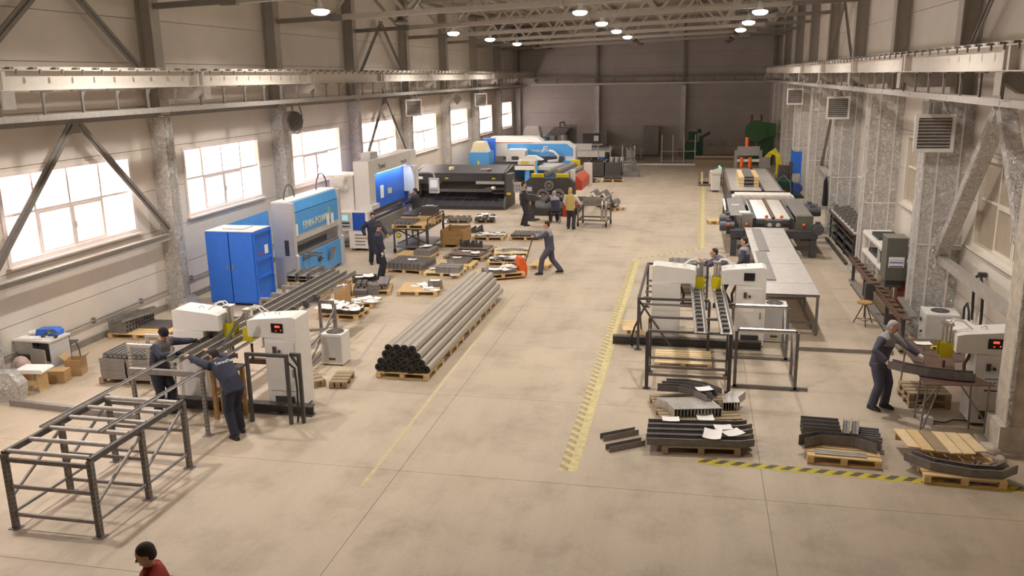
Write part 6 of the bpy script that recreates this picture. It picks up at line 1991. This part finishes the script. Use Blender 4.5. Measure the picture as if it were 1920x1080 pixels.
# tool rack further along
t = thing('tool_rack', 'low dark tool rack behind the white storage rack', 'rack', (5.5, 29.3, 0))
part(t, 'top_board', MB().box(-.36, .36, 0, 5.2, 1.0, 1.05), GREYP)
part(t, 'front_beam', MB().box(-.4, -.36, 0, 5.2, .96, 1.06), BROWNT)
for y in (.1, 1.8, 3.5, 5.1):
    part(t, 'post', MB().box(-.34, -.28, y - .03, y + .03, 0, 1.0), BLACKST)
    part(t, 'post', MB().box(.28, .34, y - .03, y + .03, 0, 1.0), BLACKST)
for z in (.15, .45, .72):
    part(t, 'bar_shelf', MB().box(-.34, .34, 0, 5.2, z, z + .03), BLACKST)
rt_ = MB().tube((0, 0, 0), (0, 0, .26), .08, 12, hollow=.5).mesh('tool_roll', DARKST)
for k in range(22):
    tag(link('tool_roll', rt_, None, (5.27 + .2 * (k % 3), 29.6 + .21 * k, 1.052)), 'dark upright tool roll on the low tool rack', 'tool roll', 'tool rolls on the low rack')
br = MB().bar((-.24, 0, .03), (.24, 0, .03), .05, .05).mesh('tool_bar', BLACKST)
for k in range(40):
    tag(link('tool_bar', br, None, (5.5 + random.uniform(-.02, .02), 29.5 + .12 * k, (.182, .482, .752)[k % 3]), random.uniform(-.05, .05)), 'dark bar stored crosswise in the low tool rack', 'bar', 'bars in the low tool rack')
t = thing('roller_chain', 'thick black chain lying along the foot of the tool rack', 'chain', (4.98, 29.2, 0))
for k in range(26):
    part(t, 'link', MB().tube((-.05, .1 + .18 * k, .05), (.05, .1 + .18 * k, .05), .05, 8), BLACKST)
# coat, hoses, small wall things
t = thing('hanging_coat', 'dark coat hanging on the foil-boxed column beside the tool rack', 'coat', (5.02, 35.2, 0))
part(t, 'coat_body', MB().lathe([(.05, 2.2), (.12, 2.15), (.14, 1.9), (.18, 1.5), (.22, 1.15), (.2, 1.1)], n=12, sx=.5, sy=1.2), M('dark_coat_cloth', (40, 38, 44), .9, var=.1))
part(t, 'sleeve', MB().path([(-.04, -.12, 2.1), (-.06, -.2, 1.8), (-.04, -.2, 1.4)], .06), M('dark_coat_cloth', (40, 38, 44)))
part(t, 'hook', MB().box(.05, .12, -.02, .02, 2.18, 2.24), GREYST)
t = thing('cable_hose', 'thick black hose looped on the wall above the chiller', 'hose', (6.04, 19.3, 0))
part(t, 'hose_loop', MB().path([(-.03, .3, .9), (-.05, .32, 1.5), (-.06, .25, 1.85), (-.06, 0, 2.0), (-.06, -.28, 1.75), (-.05, -.34, 1.2), (-.05, -.36, .6)], .03), RUBBER)
part(t, 'hook', MB().box(-.1, .06, -.04, .04, 1.92, 2.02), BLACKST)
part(t, 'hose_loop', MB().path([(-.06, .75, .6), (-.08, .72, 1.05), (-.08, .55, 1.2), (-.08, .38, 1.05), (-.06, .34, .6)], .025), RUBBER)
solo('transformer_box', 'white box on the floor behind the brown table', 'box', MB().box(-.18, .18, -.25, .25, 0, 1.15).box(-.2, .2, -.27, .27, 1.15, 1.2), WHITEP, (5.4, 18.2, 0), R(6))
solo('red_reel', 'red cable reel on the floor behind the safety-notice welder', 'reel', MB().tube((-.1, 0, .25), (.1, 0, .25), .25, 16).tube((-.14, 0, .25), (-.1, 0, .25), .12, 12), RED, (5.75, 17.3, 0))
# brown work table in two levels
t = thing('work_table', 'brown steel work table with thin tubular legs', 'table', (0, 0, 0))
part(t, 'table_top', MB().prism([(3.98, 14.98), (5.12, 15.12), (4.92, 15.62), (4.72, 15.72), (4.0, 15.72)], 'z', .95, .965), BROWNT)
part(t, 'table_top', MB().prism([(4.06, 15.76), (4.66, 15.76), (4.78, 16.3), (5.2, 16.4), (5.0, 17.7), (4.35, 17.7), (4.06, 17.3)], 'z', .965, .98), BROWNT)
for a, b in (((4.05, 15.1), (4.01, 15.12)), ((5.05, 15.16), (5.06, 15.2)), ((4.08, 15.65), (4.1, 15.9)), ((4.88, 15.55), (4.9, 15.5)), ((4.15, 17.2), (4.08, 17.1)), ((4.95, 17.55), (4.96, 17.6))):
    part(t, 'leg', MB().tube((a[0], a[1], .95), (b[0], b[1], 0), .018, 8), GREYST)
for p, q in (((4.05, 15.12, .1), (4.35, 15.35, .94)), ((5.05, 15.2, .28), (4.6, 15.3, .94)), ((4.1, 15.8, .15), (4.5, 15.6, .94))):
    part(t, 'brace', MB().tube(p, q, .015, 8), GREYST)
solo('bent_profile', 'faceted grey U-profile held on the brown table by the grey-haired worker', 'profile', sweep_u([(-.55, .2), (-.32, .06), (.05, -.06), (.5, -.1), (.78, -.06)], .16, .14, .006), DARKST, (4.08, 15.5, .982), R(-10))
solo('wooden_wedge', 'pale wooden wedge at the end of the bent profile', 'wedge', MB().prism([(-.14, -.03), (.14, -.02), (.16, .03), (-.14, .04)], 'z', 0, .04), PINE2, (4.62, 15.66, .967), R(-8))
solo('tape_measure', 'small yellow tape measure on the brown table', 'tape measure', MB().box(-.05, .05, -.035, .035, 0, .05).box(-.02, .02, -.036, .036, .01, .04, 1), [YELLOW, BLACKST], (4.62, 17.05, .982), R(10))
solo('square_tool', 'black steel square lying under the yellow tape measure', 'set square', MB().box(-.25, .25, -.02, .02, 0, .006).box(-.25, -.21, -.2, .02, 0, .006), BLACKST, (4.66, 16.95, .981), R(-12))
papers('white sheet on the brown table', None, [((4.5, 17.35, .981), .1)])
solo('long_ruler', 'long grey ruler with a black block lying across the brown table', 'ruler', MB().box(-.4, .4, -.012, .012, 0, .008).box(-.46, -.4, -.04, .04, 0, .02, 1), [GREYST, BLACKST], (4.6, 16.6, .981), R(-28))
solo('foot_pedal', 'grey foot pedal with a black cable under the brown table', 'foot pedal', MB().prism([(-.1, 0), (.1, 0), (.1, .12), (-.04, .14), (-.1, .06)], 'y', -.07, .07).path([(.1, 0, .05), (.3, .05, .03), (.45, .25, .03), (.75, .3, .03)], .012, 6, 1), [GREYP, RUBBER], (4.25, 15.65, 0), R(-10))
q = pallet('dark worn pallet stored under the brown table', (4.1, 16.35, 0), (4.85, 16.4, 0), .8, PINEG, n=4)
q = pallet('second dark worn pallet stored on the one under the brown table', (4.1, 16.38, 0), (4.85, 16.42, 0), .75, PINEG, n=4, z=.1405)
solo('broken_plaster', 'broken plaster and insulation debris at the foot of the plastered column', 'debris', MB().ball((0, 0, .04), (.2, .15, .08), 8).ball((.15, .1, .08), (.14, .12, .12), 8).ball((-.12, .12, .03), (.12, .1, .06), 8).ball((.2, -.08, .05), (.1, .14, .1), 8), M('debris_plaster', (188, 170, 158), .9, var=.3, scale=9, bump=.8, bscale=20), (4.78, 14.15, 0))

# ------------------------------------------------------------------ foreground pallets of bent trays
pa_ = pallet('weathered pallet under stacked angled trays and a white sheet', (-.42, 14.62, 0), (1.0, 14.95, 0), 1.35, PINEG, n=9)
elb = sweep_u([(-.52, .34), (-.12, .26), (.16, .06), (.34, -.28)], .14, .11, .006).mesh('angled_tray', DARKST)
elb2 = sweep_u([(-.52, .34), (-.12, .26), (.16, .06), (.34, -.28)], .14, .11, .006).mesh('angled_tray', GREYST)
rz_ = pa_.rotation_euler.z
for k in range(3):
    tag(link('angled_tray', elb, None, put(pa_, -.1 + .12 * k, .1 + .14 * k, .17), rz_ + .02 * k), 'dark angled tray on top of the nested light trays', 'tray', 'angled trays on top')
nm_ = sweep_u([(-.3, .22), (-.1, .02), (.0, -.34)], .054, .16, .006)
nm_.v = [(x_, y_, .16 - z_) for x_, y_, z_ in nm_.v]
nm_.f = [list(reversed(f_)) for f_ in nm_.f]
nest = nm_.mesh('nested_tray', GALV)
for k in range(14):
    tag(link('nested_tray', nest, None, put(pa_, -.42 + .062 * k, -.2, 0), rz_ - .12), 'thin angled tray in the nested row on the weathered pallet', 'tray', 'nested trays in a row')
for k in range(6):
    tag(link('nested_tray', nest, None, put(pa_, .5 + .05 * k, .1, 0), rz_ + 2.2), 'thin angled tray nested at the far corner of the weathered pallet', 'tray', 'nested trays at the corner')
papers('white sheet folded over the angled trays', 'sheets over the angled trays', [(put(pa_, .2, .1, .29), .4), (put(pa_, .05, -.62, .02), .1)])
papers('white sheet sliding off the edge of the weathered pallet', None, [(put(pa_, .78, .22, .002), -.4)])
pb_ = pallet('weathered pallet under long straight trays with white sheets', (-.38, 13.5, 0), (.9, 13.62, 0), .95, PINEG, n=6)
rzb = pb_.rotation_euler.z
lt_ = sweep_u([(-.9, 0), (.62, 0), (.85, .08)], .2, .12, .006, .02).mesh('straight_tray', DARKST)
for k in range(4):
    tag(link('straight_tray', lt_, None, put(pb_, .02 * k, -.33 + .22 * k, 0), rzb), 'long dark tray lying on the weathered pallet before the angled trays', 'tray', 'long trays on the weathered pallet')
papers('white sheet on the long dark trays', 'sheets on the long trays', [(put(pb_, .42, .1, .13), .2), (put(pb_, .2, -.25, .13), -.1), (put(pb_, .55, -.12, .13), .6), (put(pb_, -.45, .4, .13), .1)])
for k in range(2):
    tag(link('straight_tray', sweep_u([(-.35, 0), (.35, 0)], .14, .1).mesh('tray_piece', GREYST), None, put(pb_, -1.25 - .1 * k, -.25 + .45 * k, -.14), rzb + .5), 'short grey tray piece on the floor left of the long trays', 'tray', 'tray pieces on the floor')
pc_ = pallet('pine pallet under crossed perforated profiles and an angled dark tray', (1.95, 13.55, 0), (3.08, 13.5, 0), 1.3, PINE, n=7)
rzc = pc_.rotation_euler.z
pp = channel_mesh(.62, .14, .07, .006, DARKST, 'perforated_profile', True)
for lv in range(3):
    for k in range(3):
        tag(link('perforated_profile', pp, None, put(pc_, -.3, .12 + .17 * k, .075 * lv), rzc), 'perforated dark profile stacked at the back of the pine pallet', 'profile', 'perforated profiles in rows')
for k in range(2):
    tag(link('perforated_profile', channel_mesh(.6, .12, .07, .006, GREYST, 'perforated_profile', True), None, put(pc_, .12 + .14 * k, .3, .16), rzc + R(82)), 'perforated grey profile laid crosswise on the pine pallet', 'profile', 'crosswise perforated profiles')
for k in range(6):
    tag(link('dark_bar', MB().tube((-.2, 0, .04), (.2, 0, .04), .04, 8).mesh('dark_bar', BLACKST), None, put(pc_, .46 + .02 * (k % 2), .08 + .1 * k, .0), rzc - .08), 'short black bar beside the crosswise profiles', 'bar', 'short black bars')
solo('angled_tray', 'large dark angled tray lying across the front of the pine pallet', 'tray', sweep_u([(-.62, -.12), (-.3, .1), (.25, .1), (.58, -.1)], .16, .18, .006), DARKST, put(pc_, -.02, -.18, .0), rzc)
for k in range(3):
    tag(link('thin_profile', MB().box(-.4, .4, -.02, .02, 0, .025).mesh('thin_profile', GALV), None, put(pc_, -.05, -.42 - .06 * k, .0), rzc), 'thin bright profile on the front boards of the pine pallet', 'profile', 'thin bright profiles')
pd_ = pallet('clean pine pallet under the octagonal tray frame by the plastered column', (3.62, 13.13, 0), (4.78, 13.1, 0), .9, PINE, n=6)
rzd = pd_.rotation_euler.z
solo('octagonal_tray', 'dark octagonal curved tray lying on the clean pallet', 'tray', sweep_u([(-.72, .2), (-.42, -.08), (.1, -.22), (.48, -.2), (.74, .04)], .2, .13, .006, .03), DARKST, put(pd_, 0, -.08, .0), rzd)
for k, (x, a) in enumerate(((-.42, .5), (-.15, .1), (.25, -.5), (.5, -.8))):
    solo('tray_rung', 'short steel rung inside the octagonal tray', 'rung', MB().box(-.015, .015, -.13, .13, .01, .04).box(.05, .08, -.13, .13, .01, .04), GREYST, put(pd_, x, .12, .0), rzd + a, 'rungs inside the octagonal tray')
t = thing('board_deck', 'cut deck of pale boards resting on the octagonal tray', 'boards', put(pd_, -.12, .55, .14), rzd)
for k in range(6):
    x0 = -.58 + .2 * k
    yb = (-.3, -.38, -.42, -.44, -.42, -.3)[k]
    part(t, 'board', MB().prism([(x0, yb), (x0 + .18, yb - .02 if k < 3 else yb + .03), (x0 + .18 - .1, .42), (x0 - .1, .42)], 'z', 0, .022), (PINE2, PINE, PINEG, PINE2, PINE2, PINE2)[k])
part(t, 'batten', MB().box(-.65, .5, .3, .38, -.14, 0), PINE)

# ================================================================== people
SKIN = M('skin', (206, 160, 134), .55, var=.05, scale=20)
EYE = M('dark_eye', (40, 30, 28), .3, var=0)
LIP = M('lips', (168, 104, 92), .5, var=0)
NAVY = M('navy_work_cloth', (52, 54, 72), .85, var=.12, scale=14, bump=.4, bscale=14)
SLATE = M('slate_work_cloth', (80, 80, 96), .85, var=.12, scale=14, bump=.4, bscale=14)
YOKE = M('light_grey_yoke_cloth', (150, 146, 150), .85, var=.08, scale=14)
CHAR = M('charcoal_cloth', (58, 57, 62), .85, var=.12, scale=14, bump=.4, bscale=14)
TROU = M('dark_trouser_cloth', (46, 47, 60), .9, var=.12, scale=14, bump=.4, bscale=12)
VESTM = M('khaki_vest_cloth', (190, 172, 104), .85, var=.1, scale=14, bump=.4, bscale=12)
SHIRT = M('white_shirt_cloth', (226, 216, 206), .85, var=.06)
SHOE = M('dark_shoe_leather', (46, 42, 40), .6, var=.1)
REDC = M('dark_red_cloth', (150, 44, 40), .85, var=.1)
HAIRD = M('dark_brown_hair', (58, 46, 38), .8, var=.2, scale=40)
HAIRG = M('grey_hair', (176, 168, 160), .8, var=.15, scale=40)
HAIRB = M('blond_hair', (200, 170, 120), .8, var=.15, scale=40)
BEANIE = M('black_knit', (34, 32, 36), .95, var=.15, scale=40)
GLOVE = M('white_work_glove', (226, 220, 206), .9, var=.08)
GLOVEB = M('black_work_glove', (40, 40, 42), .9, var=.08)


def ik(a, b, l1, l2, pole):
    a, b = Vector(a), Vector(b)
    d = b - a
    L = min(d.length, (l1 + l2) * .995)
    d.normalize()
    x = (l1 * l1 - l2 * l2 + L * L) / (2 * L)
    hh = math.sqrt(max(0, l1 * l1 - x * x))
    p = Vector(pole)
    p = (p - d * p.dot(d)).normalized()
    return a + d * x + p * hh, a + d * L


def remesh(mb, voxel, smooth=4):
    me = mb.mesh('tmp', SKIN)
    o = bpy.data.objects.new('tmp', me)
    COL.objects.link(o)
    r = o.modifiers.new('r', 'REMESH')
    r.mode = 'VOXEL'
    r.voxel_size = voxel
    r.use_smooth_shade = True
    s = o.modifiers.new('s', 'SMOOTH')
    s.iterations = smooth
    s.factor = .5
    bpy.context.view_layer.update()
    out = bpy.data.meshes.new_from_object(o.evaluated_get(bpy.context.evaluated_depsgraph_get()))
    bpy.data.objects.remove(o)
    bpy.data.meshes.remove(me)
    return out


def loft(mb, rings, n=16):
    """rings: centre, right vector, forward vector, half width, half depth"""
    vs = []
    for c, r, f, a, b in rings:
        for k in range(n):
            t = 2 * math.pi * k / n
            vs.append(c + r * a * math.cos(t) + f * b * math.sin(t))
    fs = []
    for i in range(len(rings) - 1):
        for k in range(n):
            fs.append((i * n + k, i * n + (k + 1) % n, (i + 1) * n + (k + 1) % n, (i + 1) * n + k))
    fs.append(tuple(reversed(range(n))))
    fs.append(tuple(range((len(rings) - 1) * n, len(rings) * n)))
    mb.add(vs, fs, 0, True)


def mb_from(me, M4=None):
    mb = MB()
    mb.v = [tuple(M4 @ v.co) if M4 else tuple(v.co) for v in me.vertices]
    mb.f = [list(p.vertices) for p in me.polygons]
    mb.m = [0] * len(mb.f)
    mb.s = [True] * len(mb.f)
    return mb


def person(label, loc, rz, hands, feet=((.11, 0, 0), (-.11, 0, 0)), lean=0, bow=0, side=0, pel=(0, 0, .94), head=(0, -8), jacket=None, yoke=None, sleeves=None,
           trousers=None, hair=None, hairkind='short', gloves=None, poles=((1, -.6, -.4), (-1, -.6, -.4)), world=False, scale=1.0, knee=None, group=None):
    jacket, trousers, hair = jacket or NAVY, trousers or TROU, hair or HAIRD
    root = thing('person', label, 'person', (loc[0], loc[1], loc[2] if len(loc) > 2 else 0), rz, group)
    root.scale = (scale,) * 3
    if world:
        mi = Matrix.Rotation(-rz, 3, 'Z')
        hands = [tuple(mi @ ((Vector(h) - root.location) / scale)) for h in hands]
    P = Vector(pel)
    up = Matrix.Rotation(R(side), 3, 'Y') @ (Matrix.Rotation(R(-lean), 3, 'X') @ Vector((0, 0, 1)))
    up2 = Matrix.Rotation(R(side), 3, 'Y') @ (Matrix.Rotation(R(-lean - bow), 3, 'X') @ Vector((0, 0, 1)))
    right = (Vector((1, 0, 0)) - up * up.x).normalized()
    fwd = up.cross(right) * -1
    fwd = right.cross(up) * -1 if right.cross(up).y < 0 else right.cross(up)
    W_ = P + up * .16
    C_ = W_ + up2 * .2
    S_ = C_ + up2 * .16
    N_ = S_ + up2 * .06
    f2 = right.cross(up2)
    f2 = f2 if f2.dot(fwd) > 0 else -f2
    sh = [S_ + right * s * .175 - up2 * .015 for s in (1, -1)]
    arms, hj = [], []
    for i in (0, 1):
        el, wr = ik(sh[i], hands[i], .29, .26, poles[i])
        arms.append((sh[i], el, wr))
    legs = []
    for i, s in ((0, 1), (1, -1)):
        hip = P + Vector((s * .09, 0, -.02))
        fx, fy, fa = feet[i][:3]
        an = Vector((fx, fy, .09 + (feet[i][3] if len(feet[i]) > 3 else 0)))
        kp = knee or (0.1 * s, 1, 0)
        kn, an2 = ik(hip, an, .43, .43, kp)
        legs.append((hip, kn, an2, fa))
    hc = N_ + up2 * .135 + f2 * .02
    # --- body: torso, limbs, neck, head fused into one surface
    core = MB()
    loft(core, [(P - up * .07, right, fwd, .13, .09), (P, right, fwd, .155, .105), (W_, right, fwd, .13, .095), (C_, right, f2, .155, .115), (S_, right, f2, .15, .09), (N_, right, f2, .06, .055)])
    for a, e, w in arms:
        core.path([a, (a + e) / 2, e, (e + w) / 2, w], .04, 10, 0, [.055, .048, .04, .036, .027])
        d = (w - e).normalized()
        core.path([w - d * .01, w + d * .04, w + d * .085], .03, 8, 0, [.024, .034, .03])
    for hip, kn, an, fa in legs:
        core.path([hip, (hip + kn) / 2, kn, kn * .55 + an * .45, an], .06, 10, 0, [.088, .078, .056, .052, .036])
    core.path([S_ + up2 * .0, N_, hc], .05, 10, 0, [.07, .054, .05])
    hm = MB()
    hm.ball((0, -.012, .03), (.076, .098, .098), 18)
    hm.ball((0, .018, -.045), (.056, .066, .075), 14)
    hm.ball((0, .05, -.085), (.032, .03, .026), 10)
    hm.path([(0, .085, .015), (0, .108, -.02), (0, .1, -.032)], .012, 8, 0, [.008, .014, .012])
    for s in (1, -1):
        hm.ball((s * .077, -.008, -.01), (.012, .024, .034), 8)
        hm.ball((s * .03, .078, .022), (.024, .012, .009), 8)
    hy, hp = head
    HM = Matrix.Translation(hc) @ Matrix.Rotation(R(hy), 4, 'Z') @ Matrix.Rotation(R(hp), 4, 'X')
    core.add([HM @ Vector(v) for v in hm.v], hm.f, 0, True)
    body = mb_from(remesh(core, .0125, 3))
    # fingers, eyes, mouth
    for i, (a, e, w) in enumerate(arms):
        d = (w - e).normalized()
        n = Vector((0, 0, -1))
        n = (n - d * n.dot(d))
        n = n.normalized() if n.length > .1 else Vector((0, 1, 0))
        sd = d.cross(n)
        th_s = -1 if i == 0 else 1
        mi_h = 3 if gloves else 0
        for k, L in enumerate((.07, .08, .076, .06)):
            b = w + d * .08 + sd * ((k - 1.5) * .018)
            body.path([b, b + d * L * .5 + n * .008, b + d * L * .75 + n * .035, b + d * L * .62 + n * .058], .009, 6, mi_h, [.0105, .0095, .009, .007])
        b = w + d * .025 + sd * th_s * .028
        body.path([b, b + d * .03 + sd * th_s * .018, b + d * .06 + sd * th_s * .012 + n * .02], .01, 6, mi_h, [.013, .011, .009])
    for s in (1, -1):
        c = HM @ Vector((s * .03, .084, .008))
        body.ball(c, .011, 8, 1)
    body.path([HM @ Vector((-.022, .081, -.062)), HM @ Vector((0, .09, -.062)), HM @ Vector((.022, .081, -.062))], .006, 6, 2)
    part(root, 'body', body, [SKIN, EYE, LIP, gloves or SKIN])
    if gloves:
        for i, (a, e, w) in enumerate(arms):
            d = (w - e).normalized()
            part(root, 'glove', MB().path([w - d * .05, w, w + d * .045, w + d * .09], .04, 10, 0, [.036, .034, .041, .036]), gloves)
    # --- jacket
    jk = MB()
    loft(jk, [(P - up * .12, right, fwd, .205, .155), (P, right, fwd, .2, .152), (W_, right, fwd, .192, .148), (C_, right, f2, .208, .16), (S_ + up2 * .0, right, f2, .192, .125), (N_, right, f2, .078, .075), (N_ + up2 * .03, right, f2, .072, .07)])
    for a, e, w in arms:
        jk.path([a, (a + e) / 2, e, (e + w) / 2, w], .05, 12, 0, [.092, .08, .07, .064, .054])
    jm = remesh(jk, .017, 4)
    jm.materials.clear()
    for m_ in (jacket, yoke or jacket, sleeves or jacket):
        jm.materials.append(m_)
    ax = (N_ - P)
    Lx = ax.length
    axn = ax.normalized()
    for pgn in jm.polygons:
        c = pgn.center - P
        t = c.dot(axn)
        rad = c - axn * t
        rr = rad.dot(right)
        if yoke and t > Lx * .66 and abs(rr) < .2:
            pgn.material_index = 1
        elif sleeves and (abs(rr) > .19 or min((pgn.center - e).length for _, e, _ in arms) < .16 or min((pgn.center - w).length for _, _, w in arms) < .2):
            pgn.material_index = 2
    part(root, 'jacket', jm, None)
    tr = MB()
    loft(tr, [(P - up * .13, right, fwd, .15, .115), (P - up * .03, right, fwd, .168, .122), (P + up * .06, right, fwd, .162, .118)])
    for hip, kn, an, fa in legs:
        tr.path([hip, (hip + kn) / 2, kn, kn * .55 + an * .45, an + Vector((0, 0, -.02))], .07, 12, 0, [.12, .11, .092, .088, .084])
    tm_ = remesh(tr, .018, 4)
    tm_.materials.clear()
    tm_.materials.append(trousers)
    part(root, 'trousers', tm_, None)
    for hip, kn, an, fa in legs:
        d = Vector((math.sin(R(-fa)) * 1.0, math.cos(R(fa)), 0))
        b = an + Vector((0, 0, -.09))
        sd = Vector((d.y, -d.x, 0))
        rings = []
        shoe = MB()
        for u, wd, ht in ((-.085, .03, .075), (-.05, .042, .1), (.02, .042, .1), (.08, .046, .075), (.14, .044, .055), (.185, .026, .035)):
            c = b + d * u
            rings.append([c - sd * wd, c + sd * wd, c + sd * wd * .8 + Vector((0, 0, ht)), c - sd * wd * .8 + Vector((0, 0, ht))])
        vs = [v for r_ in rings for v in r_]
        fs = [(0, 3, 2, 1)]
        for i in range(len(rings) - 1):
            for k in range(4):
                fs.append((i * 4 + k, (i + 1) * 4 + k, (i + 1) * 4 + (k + 1) % 4, i * 4 + (k + 1) % 4))
        o4 = (len(rings) - 1) * 4
        fs.append((o4, o4 + 1, o4 + 2, o4 + 3))
        shoe.add(vs, [tuple(reversed(f)) for f in fs])
        part(root, 'shoe', shoe, SHOE)
    # --- hair
    hr = MB()
    if hairkind == 'beanie':
        hr.ball((0, -.02, .05), (.088, .108, .098), 16)
        hr.lathe([(.088, -.01), (.093, .0), (.093, .04), (.088, .05)], (0, -.018, .02), 16, sy=1.17)
        nm = 'beanie'
    else:
        hr.ball((0, -.024, .05), (.081, .098, .09), 16)
        hr.ball((0, -.05, .01), (.077, .066, .085), 14)
        if hairkind == 'long':
            hr.ball((0, -.06, -.05), (.07, .05, .1), 12)
        nm = 'hair'
    hb = MB()
    hb.add([HM @ Vector(v) for v in hr.v], hr.f, 0, True)
    hme = remesh(hb, .012, 2)
    hme.materials.clear()
    hme.materials.append(BEANIE if hairkind == 'beanie' else hair)
    part(root, nm, hme, None)
    root['hc'] = tuple(hc)
    root['up2'] = tuple(up2)
    root['f2'] = tuple(f2)
    root['S'] = tuple(S_)
    return root


A90 = R(90)
# workers at the slotted channels
p1 = person('person in a black beanie and navy jacket guiding the slotted channels', (-9.86, 13.7, 0), R(-100), [(-9.32, 13.5, 1.32), (-9.3, 14.05, 1.4)], feet=((.1, -.05, 0), (-.12, .1, 0)), lean=10, bow=8, head=(-8, -28), yoke=M('brownish_grey_yoke', (104, 96, 98), .85), hairkind='beanie', gloves=GLOVEB, world=True)
p2 = person('person in a navy jacket bending forward over the slotted channels', (-7.98, 13.05, 0), R(62), [(-8.72, 13.55, 1.4), (-8.85, 13.2, 1.38)], feet=((.12, .0, 0), (-.14, -.22, 0)), lean=30, bow=22, pel=(0, -.05, .93), head=(10, -20), gloves=None, world=True)
S_ = Vector(p2['S'])
f2 = Vector(p2['f2'])
u2 = Vector(p2['up2'])
tx = text(p2, 'ТехноПарк', .075, M('white_print', (235, 235, 235), .7, var=0), (0, 0, 0), (0, 0, 0), True)
rmat = Matrix(((-1, 0, 0), tuple(u2), tuple(-f2))).transposed() if False else Matrix((tuple(-Vector((1, 0, 0)) * -1), tuple(u2), tuple(Vector((1, 0, 0)).cross(u2)))).transposed()
tx.rotation_euler = rmat.to_euler()
tx.location = S_ - f2 * .168 - u2 * .13 - Vector((.2, 0, 0))
# workers at the cart
person('person standing with one hand on the hip behind the black cart', (-10.75, 27.35, 0), R(-140), [(.27, -.02, 1.02), (-.42, .3, 1.0)], feet=((.12, 0, -8), (-.12, .05, 8)), head=(-6, -22), jacket=NAVY, yoke=NAVY, poles=((1, -.9, .1), (-1, -.5, -.3)))
person('person in dark overalls seen from the side beside the black heap', (-9.72, 25.15, 0), R(-75), [(.2, .12, .86), (-.2, .16, .84)], head=(4, -30), jacket=NAVY, gloves=GLOVE, feet=((.09, -.02, 0), (-.1, .05, 0)))
# pallet truck driver
hx = TRUCK.matrix_basis @ Vector((.47, .1, 1.3))
person('person pulling the orange pallet truck by its handle', (-4.5, 26.6, 0), R(100), [(hx.x + .02, hx.y + .08, 1.24), (hx.x + .02, hx.y - .06, 1.24)], feet=((.09, -.38, 0, .03), (-.1, .28, 0)), lean=6, pel=(0, -.02, .89), head=(0, -10), jacket=SLATE, yoke=YOKE, trousers=SLATE, world=True)
# group at the plate roller
person('tall person in dark clothes watching the plate roller', (-7.1, 35.6, 0), R(-75), [(.14, .2, .98), (-.14, .22, .98)], head=(0, -5), jacket=CHAR, yoke=M('khaki_yoke', (140, 130, 116), .85), trousers=CHAR, feet=((.12, .05, 0), (-.12, -.05, 0)), scale=1.06, poles=((1, -.8, -.2), (-1, -.8, -.2)))
st = thing('low_stool', 'low dark stool under the seated person at the plate roller', 'stool', (-5.85, 36.35, 0))
part(st, 'seat', MB().box(-.2, .2, -.18, .18, .44, .48), BLACKST)
for x in (-.17, .17):
    for y in (-.15, .15):
        part(st, 'leg', MB().tube((x, y, .44), (x * 1.15, y * 1.15, 0), .015, 6), BLACKST)
person('seated person in a grey and navy jacket operating the plate roller', (-5.85, 36.35, 0), R(20), [(.3, .42, .95), (-.15, .45, .98)], feet=((.16, .42, 0), (-.14, .44, 0)), lean=18, bow=8, pel=(0, 0, .6), head=(20, -15), jacket=NAVY, yoke=YOKE, hair=HAIRG)
person('person in a khaki vest and white shirt standing at the trolley', (-5.0, 34.95, 0), R(-12), [(.34, .36, 1.02), (-.25, .2, .98)], feet=((.13, 0, -5), (-.13, .08, 8)), head=(-15, -12), jacket=VESTM, sleeves=SHIRT, trousers=CHAR, hair=HAIRB, hairkind='long', scale=.97)
person('person in dark clothes working at the far end of the white press brake', (-11.35, 33.9, 0), R(80), [(.18, .4, 1.15), (-.16, .42, 1.15)], jacket=CHAR, head=(0, -15))
# pair at the run-out table
person('person in a grey-yoked jacket standing beside the run-out table', (1.42, 24.2, 0), R(78), [(.2, .12, .98), (-.2, .16, .96)], head=(8, -2), jacket=SLATE, yoke=YOKE, feet=((.1, 0, 0), (-.1, 0, 0)), poles=((1, -.9, 0), (-1, -.9, 0)))
person('person leaning with folded arms on the welder tube stand', (.85, 23.28, 0), R(95), [(.36, 23.08, 1.3), (.32, 23.3, 1.28)], feet=((.12, -.12, 0), (-.12, -.18, 0)), lean=20, bow=14, pel=(0, -.1, .9), head=(10, 4), jacket=SLATE, yoke=M('dim_grey_yoke', (104, 102, 114), .85), world=True)
# grey-haired worker at the brown table
person('grey-haired person in a grey and navy work suit holding the bent profile', (3.5, 16.3, 0), R(-132), [(3.52, 15.84, 1.07), (4.12, 16.12, 1.14)], feet=((.13, .0, -5), (-.12, .1, 6)), lean=9, bow=8, head=(16, -26), jacket=SLATE, yoke=YOKE, trousers=SLATE, hair=HAIRG, gloves=GLOVE, world=True)
# passer-by at the bottom of the picture
person('person with dark hair and a dark red jacket walking on open floor', (-5.15, 6.75, 0), R(120), [(.24, .15, .85), (-.24, -.1, .82)], feet=((.1, .2, 0), (-.1, -.2, 0, .03)), head=(0, -20), jacket=REDC, pel=(0, 0, .92), lean=6)
